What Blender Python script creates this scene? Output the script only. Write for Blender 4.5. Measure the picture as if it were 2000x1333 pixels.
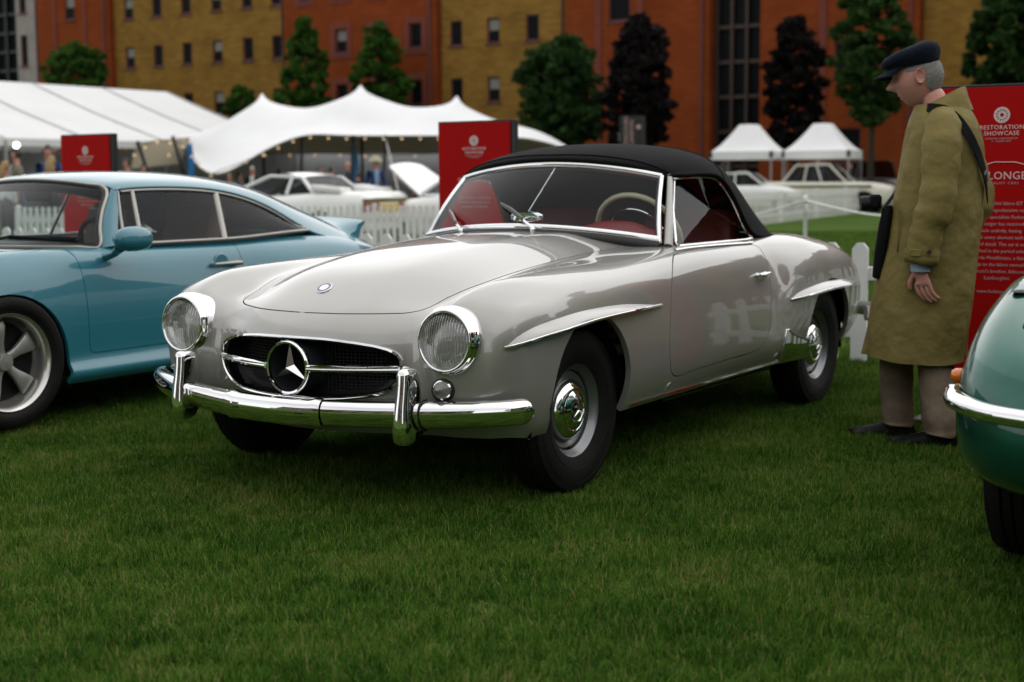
import bpy, bmesh, math, random
import numpy as np
from mathutils import Vector, Matrix, Euler
from mathutils.geometry import delaunay_2d_cdt

for o in list(bpy.data.objects): bpy.data.objects.remove(o)
SC = bpy.context.scene; COL = SC.collection
random.seed(7); RNG = np.random.default_rng(7); R = math.radians; PI = math.pi

# ---------------------------------------------------------------- camera (50 mm lens, crouching photographer)
CAM = np.array([4.465266, 3.36895181, 1.15335644]); YAW, PITCH, ROLL = R(212.7026), R(-6.4808), R(-.4174); FPX = 2770.148
_F = np.array([math.cos(YAW)*math.cos(PITCH), math.sin(YAW)*math.cos(PITCH), math.sin(PITCH)])
_R0 = np.array([math.sin(YAW), -math.cos(YAW), 0]); _U0 = np.cross(_R0, _F)
_R = _R0*math.cos(ROLL) + _U0*math.sin(ROLL); _U = _U0*math.cos(ROLL) - _R0*math.sin(ROLL)
cd = bpy.data.cameras.new('camera'); cam = bpy.data.objects.new('camera', cd); COL.objects.link(cam)
cam.matrix_world = Matrix(((_R[0], _U[0], -_F[0], CAM[0]), (_R[1], _U[1], -_F[1], CAM[1]), (_R[2], _U[2], -_F[2], CAM[2]), (0, 0, 0, 1)))
cd.sensor_width = 36; cd.lens = FPX*36/2000; cd.clip_start = .05; cd.clip_end = 2000
cd.dof.use_dof = True; cd.dof.focus_distance = 4.9; cd.dof.aperture_fstop = 2.8
SC.camera = cam

# ---------------------------------------------------------------- sky, sun, exposure (overcast London summer day)
SUN_EL, SUN_AZ = R(58), R(150)          # azimuth measured from +x towards +y
w = bpy.data.worlds.new('World'); SC.world = w; w.use_nodes = True
nt = w.node_tree; bg = nt.nodes['Background']
sky = nt.nodes.new('ShaderNodeTexSky'); sky.sky_type = 'NISHITA'; sky.sun_disc = False
sky.sun_elevation = SUN_EL; sky.sun_rotation = PI/2 - SUN_AZ; sky.dust_density = 1; sky.ozone_density = 1; sky.air_density = 1
hs = nt.nodes.new('ShaderNodeHueSaturation'); hs.inputs['Saturation'].default_value = .12
tcw = nt.nodes.new('ShaderNodeTexCoord'); nzw = nt.nodes.new('ShaderNodeTexNoise'); nzw.inputs['Scale'].default_value = 2.2; nzw.inputs['Detail'].default_value = 5
crw = nt.nodes.new('ShaderNodeMapRange'); crw.inputs['From Min'].default_value = .3; crw.inputs['From Max'].default_value = .7; crw.inputs['To Min'].default_value = 2.3; crw.inputs['To Max'].default_value = 3.3
mxw = nt.nodes.new('ShaderNodeVectorMath'); mxw.operation = 'SCALE'
nt.links.new(tcw.outputs['Generated'], nzw.inputs['Vector']); nt.links.new(nzw.outputs['Fac'], crw.inputs['Value'])
nt.links.new(sky.outputs['Color'], hs.inputs['Color']); gmw = nt.nodes.new('ShaderNodeGamma'); gmw.inputs['Gamma'].default_value = .45     # cloud cover evens the sky out
nt.links.new(hs.outputs['Color'], gmw.inputs['Color']); nt.links.new(gmw.outputs['Color'], mxw.inputs[0]); nt.links.new(crw.outputs['Result'], mxw.inputs['Scale'])
nt.links.new(mxw.outputs['Vector'], bg.inputs['Color']); bg.inputs['Strength'].default_value = .11
sl = bpy.data.lights.new('sun', 'SUN'); sl.energy = .6; sl.angle = R(150); sl.color = (1, .97, .92)
so = bpy.data.objects.new('sun', sl); COL.objects.link(so)
so.rotation_euler = Vector((math.cos(SUN_EL)*math.cos(SUN_AZ), math.cos(SUN_EL)*math.sin(SUN_AZ), math.sin(SUN_EL))).to_track_quat('Z', 'Y').to_euler()
SC.view_settings.view_transform = 'Standard'; SC.view_settings.look = 'None'; SC.view_settings.gamma = 1
SC.view_settings.use_curve_mapping = False; SC.view_settings.exposure = .92
SC.cycles.max_bounces = 8; SC.cycles.transparent_max_bounces = 12; SC.cycles.use_denoising = True
SC.cycles.sample_clamp_indirect = 6; SC.cycles.caustics_reflective = False; SC.cycles.caustics_refractive = False

def pix_ray(u, v): return _F + _R*(u-1000)/FPX - _U*(v-666.5)/FPX
def on_z(u, v, z=0): d = pix_ray(u, v); return CAM + d*(z-CAM[2])/d[2]
def at_depth(u, v, dep): return CAM + pix_ray(u, v)*dep

# ---------------------------------------------------------------- materials
MATS = {}
def mat(name, col=(.5,.5,.5), rough=.5, metal=0, coat=0, noise=None, bump=None, spec=.5, emit=None, sheen=0, trans=0, ior=1.45, coatr=.03):
    """noise=(scale, other colour, contrast lo, hi)   bump=(scale, strength)"""
    if name in MATS: return MATS[name]
    m = bpy.data.materials.new(name); m.use_nodes = True; t = m.node_tree; b = t.nodes['Principled BSDF']
    b.inputs['Base Color'].default_value = (*col, 1); b.inputs['Roughness'].default_value = rough; b.inputs['Metallic'].default_value = metal
    b.inputs['Coat Weight'].default_value = coat; b.inputs['Coat Roughness'].default_value = coatr
    b.inputs['Specular IOR Level'].default_value = spec; b.inputs['IOR'].default_value = ior
    b.inputs['Sheen Weight'].default_value = sheen; b.inputs['Transmission Weight'].default_value = trans
    tc = t.nodes.new('ShaderNodeTexCoord')
    if noise:
        n = t.nodes.new('ShaderNodeTexNoise'); n.inputs['Scale'].default_value = noise[0]; n.inputs['Detail'].default_value = 6; n.inputs['Roughness'].default_value = .65
        t.links.new(tc.outputs['Object'], n.inputs['Vector'])
        mr = t.nodes.new('ShaderNodeMapRange'); mr.inputs['From Min'].default_value = noise[2]; mr.inputs['From Max'].default_value = noise[3]
        t.links.new(n.outputs['Fac'], mr.inputs['Value'])
        mx = t.nodes.new('ShaderNodeMix'); mx.data_type = 'RGBA'; mx.inputs['A'].default_value = (*col, 1); mx.inputs['B'].default_value = (*noise[1], 1)
        t.links.new(mr.outputs['Result'], mx.inputs['Factor']); t.links.new(mx.outputs['Result'], b.inputs['Base Color'])
    if bump:
        n2 = t.nodes.new('ShaderNodeTexNoise'); n2.inputs['Scale'].default_value = bump[0]; n2.inputs['Detail'].default_value = 4
        t.links.new(tc.outputs['Object'], n2.inputs['Vector'])
        bp = t.nodes.new('ShaderNodeBump'); bp.inputs['Strength'].default_value = bump[1]; bp.inputs['Distance'].default_value = .01
        t.links.new(n2.outputs['Fac'], bp.inputs['Height']); t.links.new(bp.outputs['Normal'], b.inputs['Normal'])
    if emit:
        b.inputs['Emission Color'].default_value = (*emit[0], 1); b.inputs['Emission Strength'].default_value = emit[1]
    MATS[name] = m; return m
def paint(name, col, metal=.0, rough=.35, ior=1.5):
    """car paint: base with metal flake under a clear coat, faint orange peel"""
    if name in MATS: return MATS[name]
    m = mat(name, col, rough, metal, coat=1, coatr=.015); t = m.node_tree; b = t.nodes['Principled BSDF']; b.inputs['Coat IOR'].default_value = ior
    tc = t.nodes.new('ShaderNodeTexCoord')
    n = t.nodes.new('ShaderNodeTexNoise'); n.inputs['Scale'].default_value = 900; t.links.new(tc.outputs['Object'], n.inputs['Vector'])
    bp = t.nodes.new('ShaderNodeBump'); bp.inputs['Strength'].default_value = .03 if metal else .01; bp.inputs['Distance'].default_value = .002
    t.links.new(n.outputs['Fac'], bp.inputs['Height']); t.links.new(bp.outputs['Normal'], b.inputs['Normal'])
    n2 = t.nodes.new('ShaderNodeTexNoise'); n2.inputs['Scale'].default_value = 14; n2.inputs['Detail'].default_value = 1; t.links.new(tc.outputs['Object'], n2.inputs['Vector'])
    b2 = t.nodes.new('ShaderNodeBump'); b2.inputs['Strength'].default_value = .008; b2.inputs['Distance'].default_value = .01
    t.links.new(n2.outputs['Fac'], b2.inputs['Height']); t.links.new(b2.outputs['Normal'], b.inputs['Coat Normal'])
    return m
def glass(name, tint=(.85,.9,.9), ior=1.5, flute=0, rough=0):
    """a thin pane: clear with mirror reflections by Fresnel"""
    if name in MATS: return MATS[name]
    m = bpy.data.materials.new(name); m.use_nodes = True; t = m.node_tree; t.nodes.remove(t.nodes['Principled BSDF'])
    out = t.nodes['Material Output']; mix = t.nodes.new('ShaderNodeMixShader'); tr = t.nodes.new('ShaderNodeBsdfTransparent'); gl = t.nodes.new('ShaderNodeBsdfGlossy'); lw = t.nodes.new('ShaderNodeLayerWeight'); lw.inputs['Blend'].default_value = .5
    tr.inputs['Color'].default_value = (*tint, 1); gl.inputs['Roughness'].default_value = rough
    pw = t.nodes.new('ShaderNodeMath'); pw.operation = 'POWER'; pw.inputs[1].default_value = 4.2; fr = t.nodes.new('ShaderNodeMath'); fr.operation = 'MULTIPLY_ADD'; f0 = .5*((ior-1)/(ior+1))**2; fr.inputs[1].default_value = .7; fr.inputs[2].default_value = f0
    t.links.new(lw.outputs['Facing'], pw.inputs[0]); t.links.new(pw.outputs[0], fr.inputs[0])
    t.links.new(fr.outputs[0], mix.inputs[0]); t.links.new(tr.outputs[0], mix.inputs[1]); t.links.new(gl.outputs[0], mix.inputs[2]); t.links.new(mix.outputs[0], out.inputs['Surface'])
    if flute:
        tc = t.nodes.new('ShaderNodeTexCoord'); wv = t.nodes.new('ShaderNodeTexWave'); wv.bands_direction = 'Y'; wv.inputs['Scale'].default_value = flute; wv.inputs['Distortion'].default_value = .4
        t.links.new(tc.outputs['Object'], wv.inputs['Vector']); bp = t.nodes.new('ShaderNodeBump'); bp.inputs['Strength'].default_value = .55; bp.inputs['Distance'].default_value = .004
        t.links.new(wv.outputs['Fac'], bp.inputs['Height']); t.links.new(bp.outputs[0], gl.inputs['Normal']); t.links.new(bp.outputs[0], lw.inputs['Normal'])
    MATS[name] = m; return m

CHROME = mat('chrome', (.80,.80,.80), .035, 1)
BLACK = mat('black_trim', (.006,.006,.006), .5, spec=.3)
RUBBER = mat('rubber', (.006,.0058,.0056), .6, noise=(9,(.011,.010,.009),.35,.75), bump=(60,.08), spec=.2)
DARK = mat('underbody_black', (.006,.006,.006), .9, spec=.1)
GLASS = glass('window_glass')
WHITE = mat('white_paint', (.78,.78,.76), .5, noise=(3,(.66,.66,.63),.4,.75))

# ---------------------------------------------------------------- objects
def tag(o, label=None, cat=None, group=None, kind=None):
    if label: o['label'] = label
    if cat: o['category'] = cat
    if group: o['group'] = group
    if kind: o['kind'] = kind
    return o
def thing(name, label, cat, loc=(0,0,0), rz=0, group=None):
    o = bpy.data.objects.new(name, None); COL.objects.link(o); o.location = tuple(float(c) for c in loc); o.rotation_euler = (0, 0, rz); o.empty_display_size = .1
    return tag(o, label, cat, group)
def link(name, me, parent=None, loc=None, rot=None):
    o = bpy.data.objects.new(name, me); COL.objects.link(o)
    if parent: o.parent = parent
    if loc is not None: o.location = tuple(float(c) for c in loc)
    if rot is not None: o.rotation_euler = rot
    return o
def copy_tree(o, parent=None):
    c = o.copy(); COL.objects.link(c); c.parent = parent
    for ch in list(o.children): copy_tree(ch, c)
    return c

def frame(d, up=(0,0,1)):
    d = np.asarray(d, float); d = d/(np.linalg.norm(d)+1e-12); up = np.asarray(up, float)
    if abs(d @ up) > .98: up = np.array([1.,0,0]) if abs(d[0]) < .9 else np.array([0,1.,0])
    s = np.cross(up, d); s /= np.linalg.norm(s); return d, s, np.cross(d, s)
class MB:
    def __init__(s): s.v = []; s.f = []; s.m = []; s.mi = 0
    def add(s, V, Fc):
        o = len(s.v); s.v += [tuple(float(c) for c in p) for p in V]; s.f += [tuple(i+o for i in q) for q in Fc]; s.m += [s.mi]*len(Fc); return s
    def box(s, c, d, M=None, bev=0):
        c = np.asarray(c, float); h = np.asarray(d, float)/2
        if bev:
            b = min(bev, *(h*.98)); V = []
            for sx in (-1,1):
                for sy in (-1,1):
                    for sz in (-1,1):
                        for k in range(3):
                            e = h - b; e[k] = h[k]; V.append(np.array([sx,sy,sz])*e)
            V = np.array(V); bm = bmesh.new()
            for p in V: bm.verts.new(p)
            r = bmesh.ops.convex_hull(bm, input=bm.verts); bm.verts.index_update()
            V = [np.array(v.co) for v in bm.verts]; Fc = [tuple(v.index for v in f.verts) for f in bm.faces]; bm.free()
        else:
            V = [np.array([x,y,z])*h for x in (-1,1) for y in (-1,1) for z in (-1,1)]
            Fc = [(0,1,3,2),(4,6,7,5),(0,4,5,1),(2,3,7,6),(0,2,6,4),(1,5,7,3)]
        if M is not None: V = [np.asarray(M) @ p for p in V]
        return s.add([p+c for p in V], Fc)
    def grid(s, A, cu=False, cv=False, flip=False):
        A = np.asarray(A, float); nu, nv = A.shape[:2]; Fc = []
        for i in range(nu if cu else nu-1):
            for j in range(nv if cv else nv-1):
                q = (i*nv+j, ((i+1)%nu)*nv+j, ((i+1)%nu)*nv+(j+1)%nv, i*nv+(j+1)%nv)
                Fc.append(q[::-1] if flip else q)
        return s.add(A.reshape(-1,3), Fc)
    def tube(s, path, r, n=8, closed=False, cap=True, up=(0,0,1), ry=None, rot=0):
        P = np.asarray(path, float); m = len(P); rr = np.full(m, r) if np.isscalar(r) else np.asarray(r, float)
        r2 = rr if ry is None else (np.full(m, ry) if np.isscalar(ry) else np.asarray(ry, float))
        T = np.gradient(P, axis=0) if not closed else np.roll(P,-1,0)-np.roll(P,1,0); A = []
        for i in range(m):
            d, sd, u = frame(T[i], up)
            a = np.arange(n)*2*PI/n + rot
            A.append(P[i] + np.outer(np.cos(a)*rr[i], sd) + np.outer(np.sin(a)*r2[i], u))
        s.grid(A, cu=closed, cv=True, flip=True)
        if cap and not closed:
            o = len(s.v) - m*n; s.f += [tuple(o+k for k in range(n))[::1], tuple(o+(m-1)*n+k for k in range(n))[::-1]]; s.m += [s.mi]*2
        return s
    def sweep(s, path, sec, up=(0,0,1), closed=False, cap=True, scale=None):
        """sec: closed (a,b) outline in the side/up frame of the path"""
        P = np.asarray(path, float); sec = np.asarray(sec, float); T = np.gradient(P, axis=0) if not closed else np.roll(P,-1,0)-np.roll(P,1,0); A = []
        for i in range(len(P)):
            d, sd, u = frame(T[i], up); k = 1 if scale is None else scale[i]
            A.append(P[i] + np.outer(sec[:,0]*k, sd) + np.outer(sec[:,1]*k, u))
        s.grid(A, cu=closed, cv=True, flip=True)
        if cap and not closed:
            n = len(sec); o = len(s.v) - len(P)*n; s.f += [tuple(o+k for k in range(n)), tuple(o+(len(P)-1)*n+k for k in range(n))[::-1]]; s.m += [s.mi]*2
        return s
    def lathe(s, prof, o=(0,0,0), axis=(0,0,1), n=32, arc=2*PI, up=(0,0,1)):
        """prof: (radius, distance along axis)"""
        d, sd, u = frame(axis, up); a = np.arange(n + (arc < 6.28))*arc/n; o = np.asarray(o, float)
        A = [[o + d*h + r*(math.cos(t)*sd + math.sin(t)*u) for r, h in prof] for t in a]
        return s.grid(A, cu=arc >= 6.28)
    def prism(s, poly, ax, lo, hi):
        """poly: 2-D outline; ax 0/1/2: extrusion axis"""
        def p3(p, h): q = list(p); q.insert(ax, h); return q
        n = len(poly); V = [p3(p, lo) for p in poly] + [p3(p, hi) for p in poly]
        return s.add(V, [tuple(range(n)), tuple(range(2*n-1, n-1, -1))] + [(i, i+n, (i+1)%n+n, (i+1)%n) for i in range(n)])
    def mesh(s, name, mats, smooth=True, angle=40, fix=True):
        me = bpy.data.meshes.new(name); me.from_pydata(s.v, [], s.f)
        for m in (mats if isinstance(mats, (list, tuple)) else [mats]): me.materials.append(m)
        if any(s.m): me.polygons.foreach_set('material_index', s.m)
        if fix:
            bm = bmesh.new(); bm.from_mesh(me); bmesh.ops.recalc_face_normals(bm, faces=bm.faces); bm.to_mesh(me); bm.free()
        if smooth: me.shade_smooth(); me.set_sharp_from_angle(angle=R(angle))
        me.update(); return me
    def build(s, name, mats, parent=None, smooth=True, angle=40, loc=None, rot=None, fix=True):
        return link(name, s.mesh(name, mats, smooth, angle, fix), parent, loc, rot)
def Rz(a): c, s = math.cos(a), math.sin(a); return np.array([[c,-s,0],[s,c,0],[0,0,1]])
def Ry(a): c, s = math.cos(a), math.sin(a); return np.array([[c,0,s],[0,1,0],[-s,0,c]])
def Rx(a): c, s = math.cos(a), math.sin(a); return np.array([[1,0,0],[0,c,-s],[0,s,c]])
def smooth_path(P, n, closed=False):
    """Catmull-Rom through points, n samples"""
    P = np.asarray(P, float); m = len(P); out = []
    for t in np.linspace(0, m if closed else m-1, n, endpoint=not closed):
        i = int(min(t, m-1 if closed else m-2)); f = t-i
        g = (lambda k: P[k % m]) if closed else (lambda k: P[k] if 0 <= k < m else (2*P[0]-P[1] if k < 0 else 2*P[-1]-P[-2]))
        a, b, c, d = g(i-1), g(i), g(i+1), g(i+2)
        out.append(.5*((2*b)+(c-a)*f+(2*a-5*b+4*c-d)*f*f+(3*b-a-3*c+d)*f**3))
    return np.array(out)
def text(body, size, mat_, parent, loc, rot, name='lettering', align='CENTER', spacing=1.0, extrude=.0015, line=1.0, bold=0):
    cu = bpy.data.curves.new(name, 'FONT'); cu.body = body; cu.size = size; cu.align_x = align; cu.align_y = 'CENTER'; cu.extrude = extrude; cu.space_character = spacing; cu.space_line = line; cu.offset = bold; cu.resolution_u = 2
    o = bpy.data.objects.new(name, cu); COL.objects.link(o); bpy.context.view_layer.update()
    me = bpy.data.meshes.new_from_object(o.evaluated_get(bpy.context.evaluated_depsgraph_get())); bpy.data.objects.remove(o); me.materials.clear(); me.materials.append(mat_)
    return link(name, me, parent, loc, rot)
# ---------------------------------------------------------------- spline nets
# (spline helpers follow the camera block)
class Net:
    """uniform cubic B-spline surface fitted close to a grid of data points; mir: column 0 lies on the plane y=0"""
    def __init__(s, D, mir=True, it=4):
        s.D = np.array(D, float); s.mir = mir; s.nu, s.nv = s.D.shape[:2]
        P = s.D.copy()
        for _ in range(it):
            P = P + 0.85 * (s.D - s._knots(P))
        s.P = P; s.E = s._pad(P)
    def _pad(s, P):
        E = np.zeros((s.nu + 2, s.nv + 2, 3)); E[1:-1, 1:-1] = P
        E[1:-1, 0] = P[:, 1] * np.array([1, -1, 1]) if s.mir else 2 * P[:, 0] - P[:, 1]
        E[1:-1, -1] = 2 * P[:, -1] - P[:, -2]
        E[0] = 2 * E[1] - E[2]; E[-1] = 2 * E[-2] - E[-3]
        return E
    def _knots(s, P):
        E = s._pad(P); A = (E[:-2] + 4 * E[1:-1] + E[2:]) / 6
        return (A[:, :-2] + 4 * A[:, 1:-1] + A[:, 2:]) / 6
    @staticmethod
    def _w(t):
        return (np.stack([(1-t)**3, 3*t**3-6*t*t+4, -3*t**3+3*t*t+3*t+1, t**3], -1) / 6,
                np.stack([-(1-t)**2, 3*t*t-4*t, -3*t*t+2*t+1, t*t], -1) / 2)
    def ev(s, u, v, nrm=True):
        u = np.clip(np.asarray(u, float), 0, s.nu - 1 - 1e-9); v = np.clip(np.asarray(v, float), 0, s.nv - 1 - 1e-9)
        i = u.astype(int); j = v.astype(int)
        wu, du = s._w(u - i); wv, dv = s._w(v - j)
        p = np.zeros(u.shape + (3,)); a = p.copy(); b = p.copy()
        for k in range(4):
            for l in range(4):
                e = s.E[i + k, j + l]
                p += (wu[..., k] * wv[..., l])[..., None] * e
                if nrm:
                    a += (du[..., k] * wv[..., l])[..., None] * e
                    b += (wu[..., k] * dv[..., l])[..., None] * e
        if not nrm: return p
        n = np.cross(b, a); n /= np.linalg.norm(n, axis=-1, keepdims=True) + 1e-12
        return p, n

def tab(x, pairs):
    """smooth table lookup (monotone cubic) over (x, value) pairs"""
    pr = sorted(pairs); X = np.array([a for a, _ in pr]); Y = np.array([b for _, b in pr])
    h = np.diff(X); d = np.diff(Y) / h; m = np.zeros(len(X))
    m[0], m[-1] = d[0], d[-1]
    for k in range(1, len(X) - 1):
        m[k] = 0 if d[k-1] * d[k] <= 0 else 3*(h[k-1]+h[k]) / ((2*h[k]+h[k-1])/d[k-1] + (h[k]+2*h[k-1])/d[k])
    x = float(np.clip(x, X[0], X[-1])); k = int(np.clip(np.searchsorted(X, x) - 1, 0, len(h) - 1))
    t = (x - X[k]) / h[k]
    return float((2*t**3-3*t*t+1)*Y[k] + (t**3-2*t*t+t)*h[k]*m[k] + (-2*t**3+3*t*t)*Y[k+1] + (t**3-t*t)*h[k]*m[k+1])
# ---------------------------------------------------------------- trimmed spline panels
def in_poly(P, poly):
    x, y = P[:,0], P[:,1]; c = np.zeros(len(P), bool); n = len(poly)
    for i in range(n):
        (x0,y0), (x1,y1) = poly[i], poly[i-1]
        m = ((y0 > y) != (y1 > y)); c ^= m & (x < (x1-x0)*(y-y0)/((y1-y0) if y1 != y0 else 1e-12) + x0)
    return c
def resample(P, n, closed=True):
    P = np.asarray(P, float); Q = np.vstack([P, P[:1]]) if closed else P
    L = np.r_[0, np.cumsum(np.linalg.norm(np.diff(Q, axis=0), axis=1))]; t = np.linspace(0, L[-1], n, endpoint=not closed)
    return np.stack([np.interp(t, L, Q[:,k]) for k in range(Q.shape[1])], 1)
class Panels:
    def __init__(s, net, ku=4, kv=4):
        s.net = net; s.us = np.linspace(0, net.nu-1, (net.nu-1)*6+1); s.vs = np.linspace(0, net.nv-1, (net.nv-1)*6+1)
        UU, VV = np.meshgrid(s.us, s.vs, indexing='ij'); s.G = net.ev(UU, VV, False); s.UU, s.VV = UU, VV
        s.ku, s.kv = ku, kv
    def inv(s, pts, ax, vlo=0, vhi=99, ulo=0, uhi=999):
        """uv of surface points whose two coordinates ax match, searched in a part of the net"""
        out = []; ok = (s.VV >= vlo) & (s.VV <= vhi) & (s.UU >= ulo) & (s.UU <= uhi)
        for p in pts:
            D = sum((s.G[..., a]-c)**2 for a, c in zip(ax, p)); D = np.where(ok, D, 9e9); i, j = np.unravel_index(D.argmin(), D.shape)
            q = np.array([s.us[i], s.vs[j]])
            for _ in range(8):
                e = 1e-3; f0 = s.net.ev(q[0], q[1], False)[list(ax)]
                fu = s.net.ev(q[0]+e, q[1], False)[list(ax)]; fv = s.net.ev(q[0], q[1]+e, False)[list(ax)]
                J = np.stack([(fu-f0)/e, (fv-f0)/e], 1)
                try: dq = np.linalg.solve(J, np.array(p)-f0)
                except Exception: break
                q = q + np.clip(dq, -.3, .3); q = np.clip(q, [0,0], [s.net.nu-1-2e-3, s.net.nv-1-2e-3])
            out.append(q)
        return np.array(out)
    def offset(s, loop, d):
        """move a closed uv loop sideways by d metres (towards its outside when d>0 and the loop is counter-clockwise)"""
        q = np.asarray(loop, float); e = 1e-3; p, n = s.net.ev(q[:,0], q[:,1])
        pu = (s.net.ev(q[:,0]+e, q[:,1], False)-s.net.ev(q[:,0]-e, q[:,1], False)); pv = (s.net.ev(q[:,0], q[:,1]+e, False)-s.net.ev(q[:,0], q[:,1]-e, False))
        pu /= 2*e; pv /= 2*e
        t = np.roll(p,-1,0)-np.roll(p,1,0); t /= np.linalg.norm(t, axis=1, keepdims=True)+1e-12; b = np.cross(t, n)
        a = .5*np.sum(q[:,0]*np.roll(q[:,1],-1)-np.roll(q[:,0],-1)*q[:,1])
        sg = 1 if np.sum(np.cross(pu, pv)*n) > 0 else -1
        b *= d*sg*np.sign(a)
        g11 = (pu*pu).sum(1); g22 = (pv*pv).sum(1); g12 = (pu*pv).sum(1); r1 = (b*pu).sum(1); r2 = (b*pv).sum(1); det = g11*g22-g12**2+1e-12
        o = q + np.stack([(r1*g22-r2*g12)/det, (r2*g11-r1*g12)/det], 1)
        o[:,1] = np.where(q[:,1] <= 1e-6, 0, np.maximum(o[:,1], 0)); return o
    def cut(s, loops, ulim=None):
        """triangulate the uv domain with all loops as edges -> uv verts, tris, centroids"""
        u1, v1 = s.net.nu-1, s.net.nv-1
        us = np.linspace(0, u1, u1*s.ku+1); vs = np.linspace(0, v1, v1*s.kv+1)
        g = np.stack(np.meshgrid(us, vs, indexing='ij'), -1).reshape(-1, 2)
        bnd = (g[:,0] <= 0) | (g[:,0] >= u1) | (g[:,1] <= 0) | (g[:,1] >= v1)
        allp = np.vstack(loops) if loops else np.zeros((0,2))
        keep = np.ones(len(g), bool)
        for k in range(0, len(allp), 200):
            d = np.abs(g[:,None,:]-allp[None,k:k+200,:])*np.array([s.ku, s.kv]); keep &= (np.hypot(d[...,0], d[...,1]).min(1) > .42)
        g = g[keep | (bnd & (np.isin(g[:,0], (0,u1)) & np.isin(g[:,1], (0,v1))))]
        pts = [Vector(p) for p in g]; ed = []
        for L in loops:
            o = len(pts); pts += [Vector(p) for p in L]; ed += [(o+i, o+(i+1) % len(L)) for i in range(len(L))]
        V, E, T, _, _, _ = delaunay_2d_cdt(pts, ed, [], 0, 1e-6)
        V = np.array([(p[0], p[1]) for p in V]); T = np.array([t for t in T])
        c = V[T].mean(1); a = V[T[:,1]]-V[T[:,0]]; b = V[T[:,2]]-V[T[:,0]]
        ok = np.abs(a[:,0]*b[:,1]-a[:,1]*b[:,0]) > 1e-9
        s.V, s.T, s.c = V, T[ok], c[ok]
    def panel(s, name, mask, mats, parent, sides=(1,-1), flange=.02, thick_mask=None):
        """mesh of the chosen triangles with the exact surface normals and an inward return along every cut edge"""
        T = s.T[mask]; used, invx = np.unique(T, return_inverse=True); T = invx.reshape(-1,3); q = s.V[used]
        P, N = s.net.ev(q[:,0], q[:,1])
        a = P[T[:,1]]-P[T[:,0]]; b = P[T[:,2]]-P[T[:,0]]; flip = ((np.cross(a,b)*N[T].mean(1)).sum(1) < 0); T[flip] = T[flip][:, ::-1]
        cnt = {}
        for t in T:
            for k in range(3):
                e = (t[k], t[(k+1)%3]); cnt[e] = 1
        edges = [e for e in cnt if (e[1], e[0]) not in cnt and not (q[e[0],1] < 1e-6 and q[e[1],1] < 1e-6)]
        AV, AF, AN = [], [], []
        for sd in sides:
            m = np.array([1, sd, 1]); o = len(AV); AV += list(P*m); AN += list(N*m); AF += [tuple(o+i for i in (t if sd > 0 else t[::-1])) for t in T]
            if flange:
                for i, j in edges:
                    o = len(AV); n1, n2 = N[i], N[j]; pts = [P[i], P[j], P[j]-n2*flange, P[i]-n1*flange]
                    fn = np.cross(P[j]-P[i], -n1); fn = -fn/(np.linalg.norm(fn)+1e-12)
                    AV += [p*m for p in pts]; AN += [fn*m]*4; AF.append((o+3,o+2,o+1,o) if sd > 0 else (o,o+1,o+2,o+3))
        me = bpy.data.meshes.new(name); me.from_pydata([tuple(map(float, p)) for p in AV], [], AF)
        me.materials.append(mats); me.shade_smooth(); me.normals_split_custom_set_from_vertices([tuple(map(float, n)) for n in AN]); me.update()
        return link(name, me, parent)
    def on(s, loop, h=0):
        q = np.asarray(loop, float); p, n = s.net.ev(q[:,0], q[:,1]); return p + n*h
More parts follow.
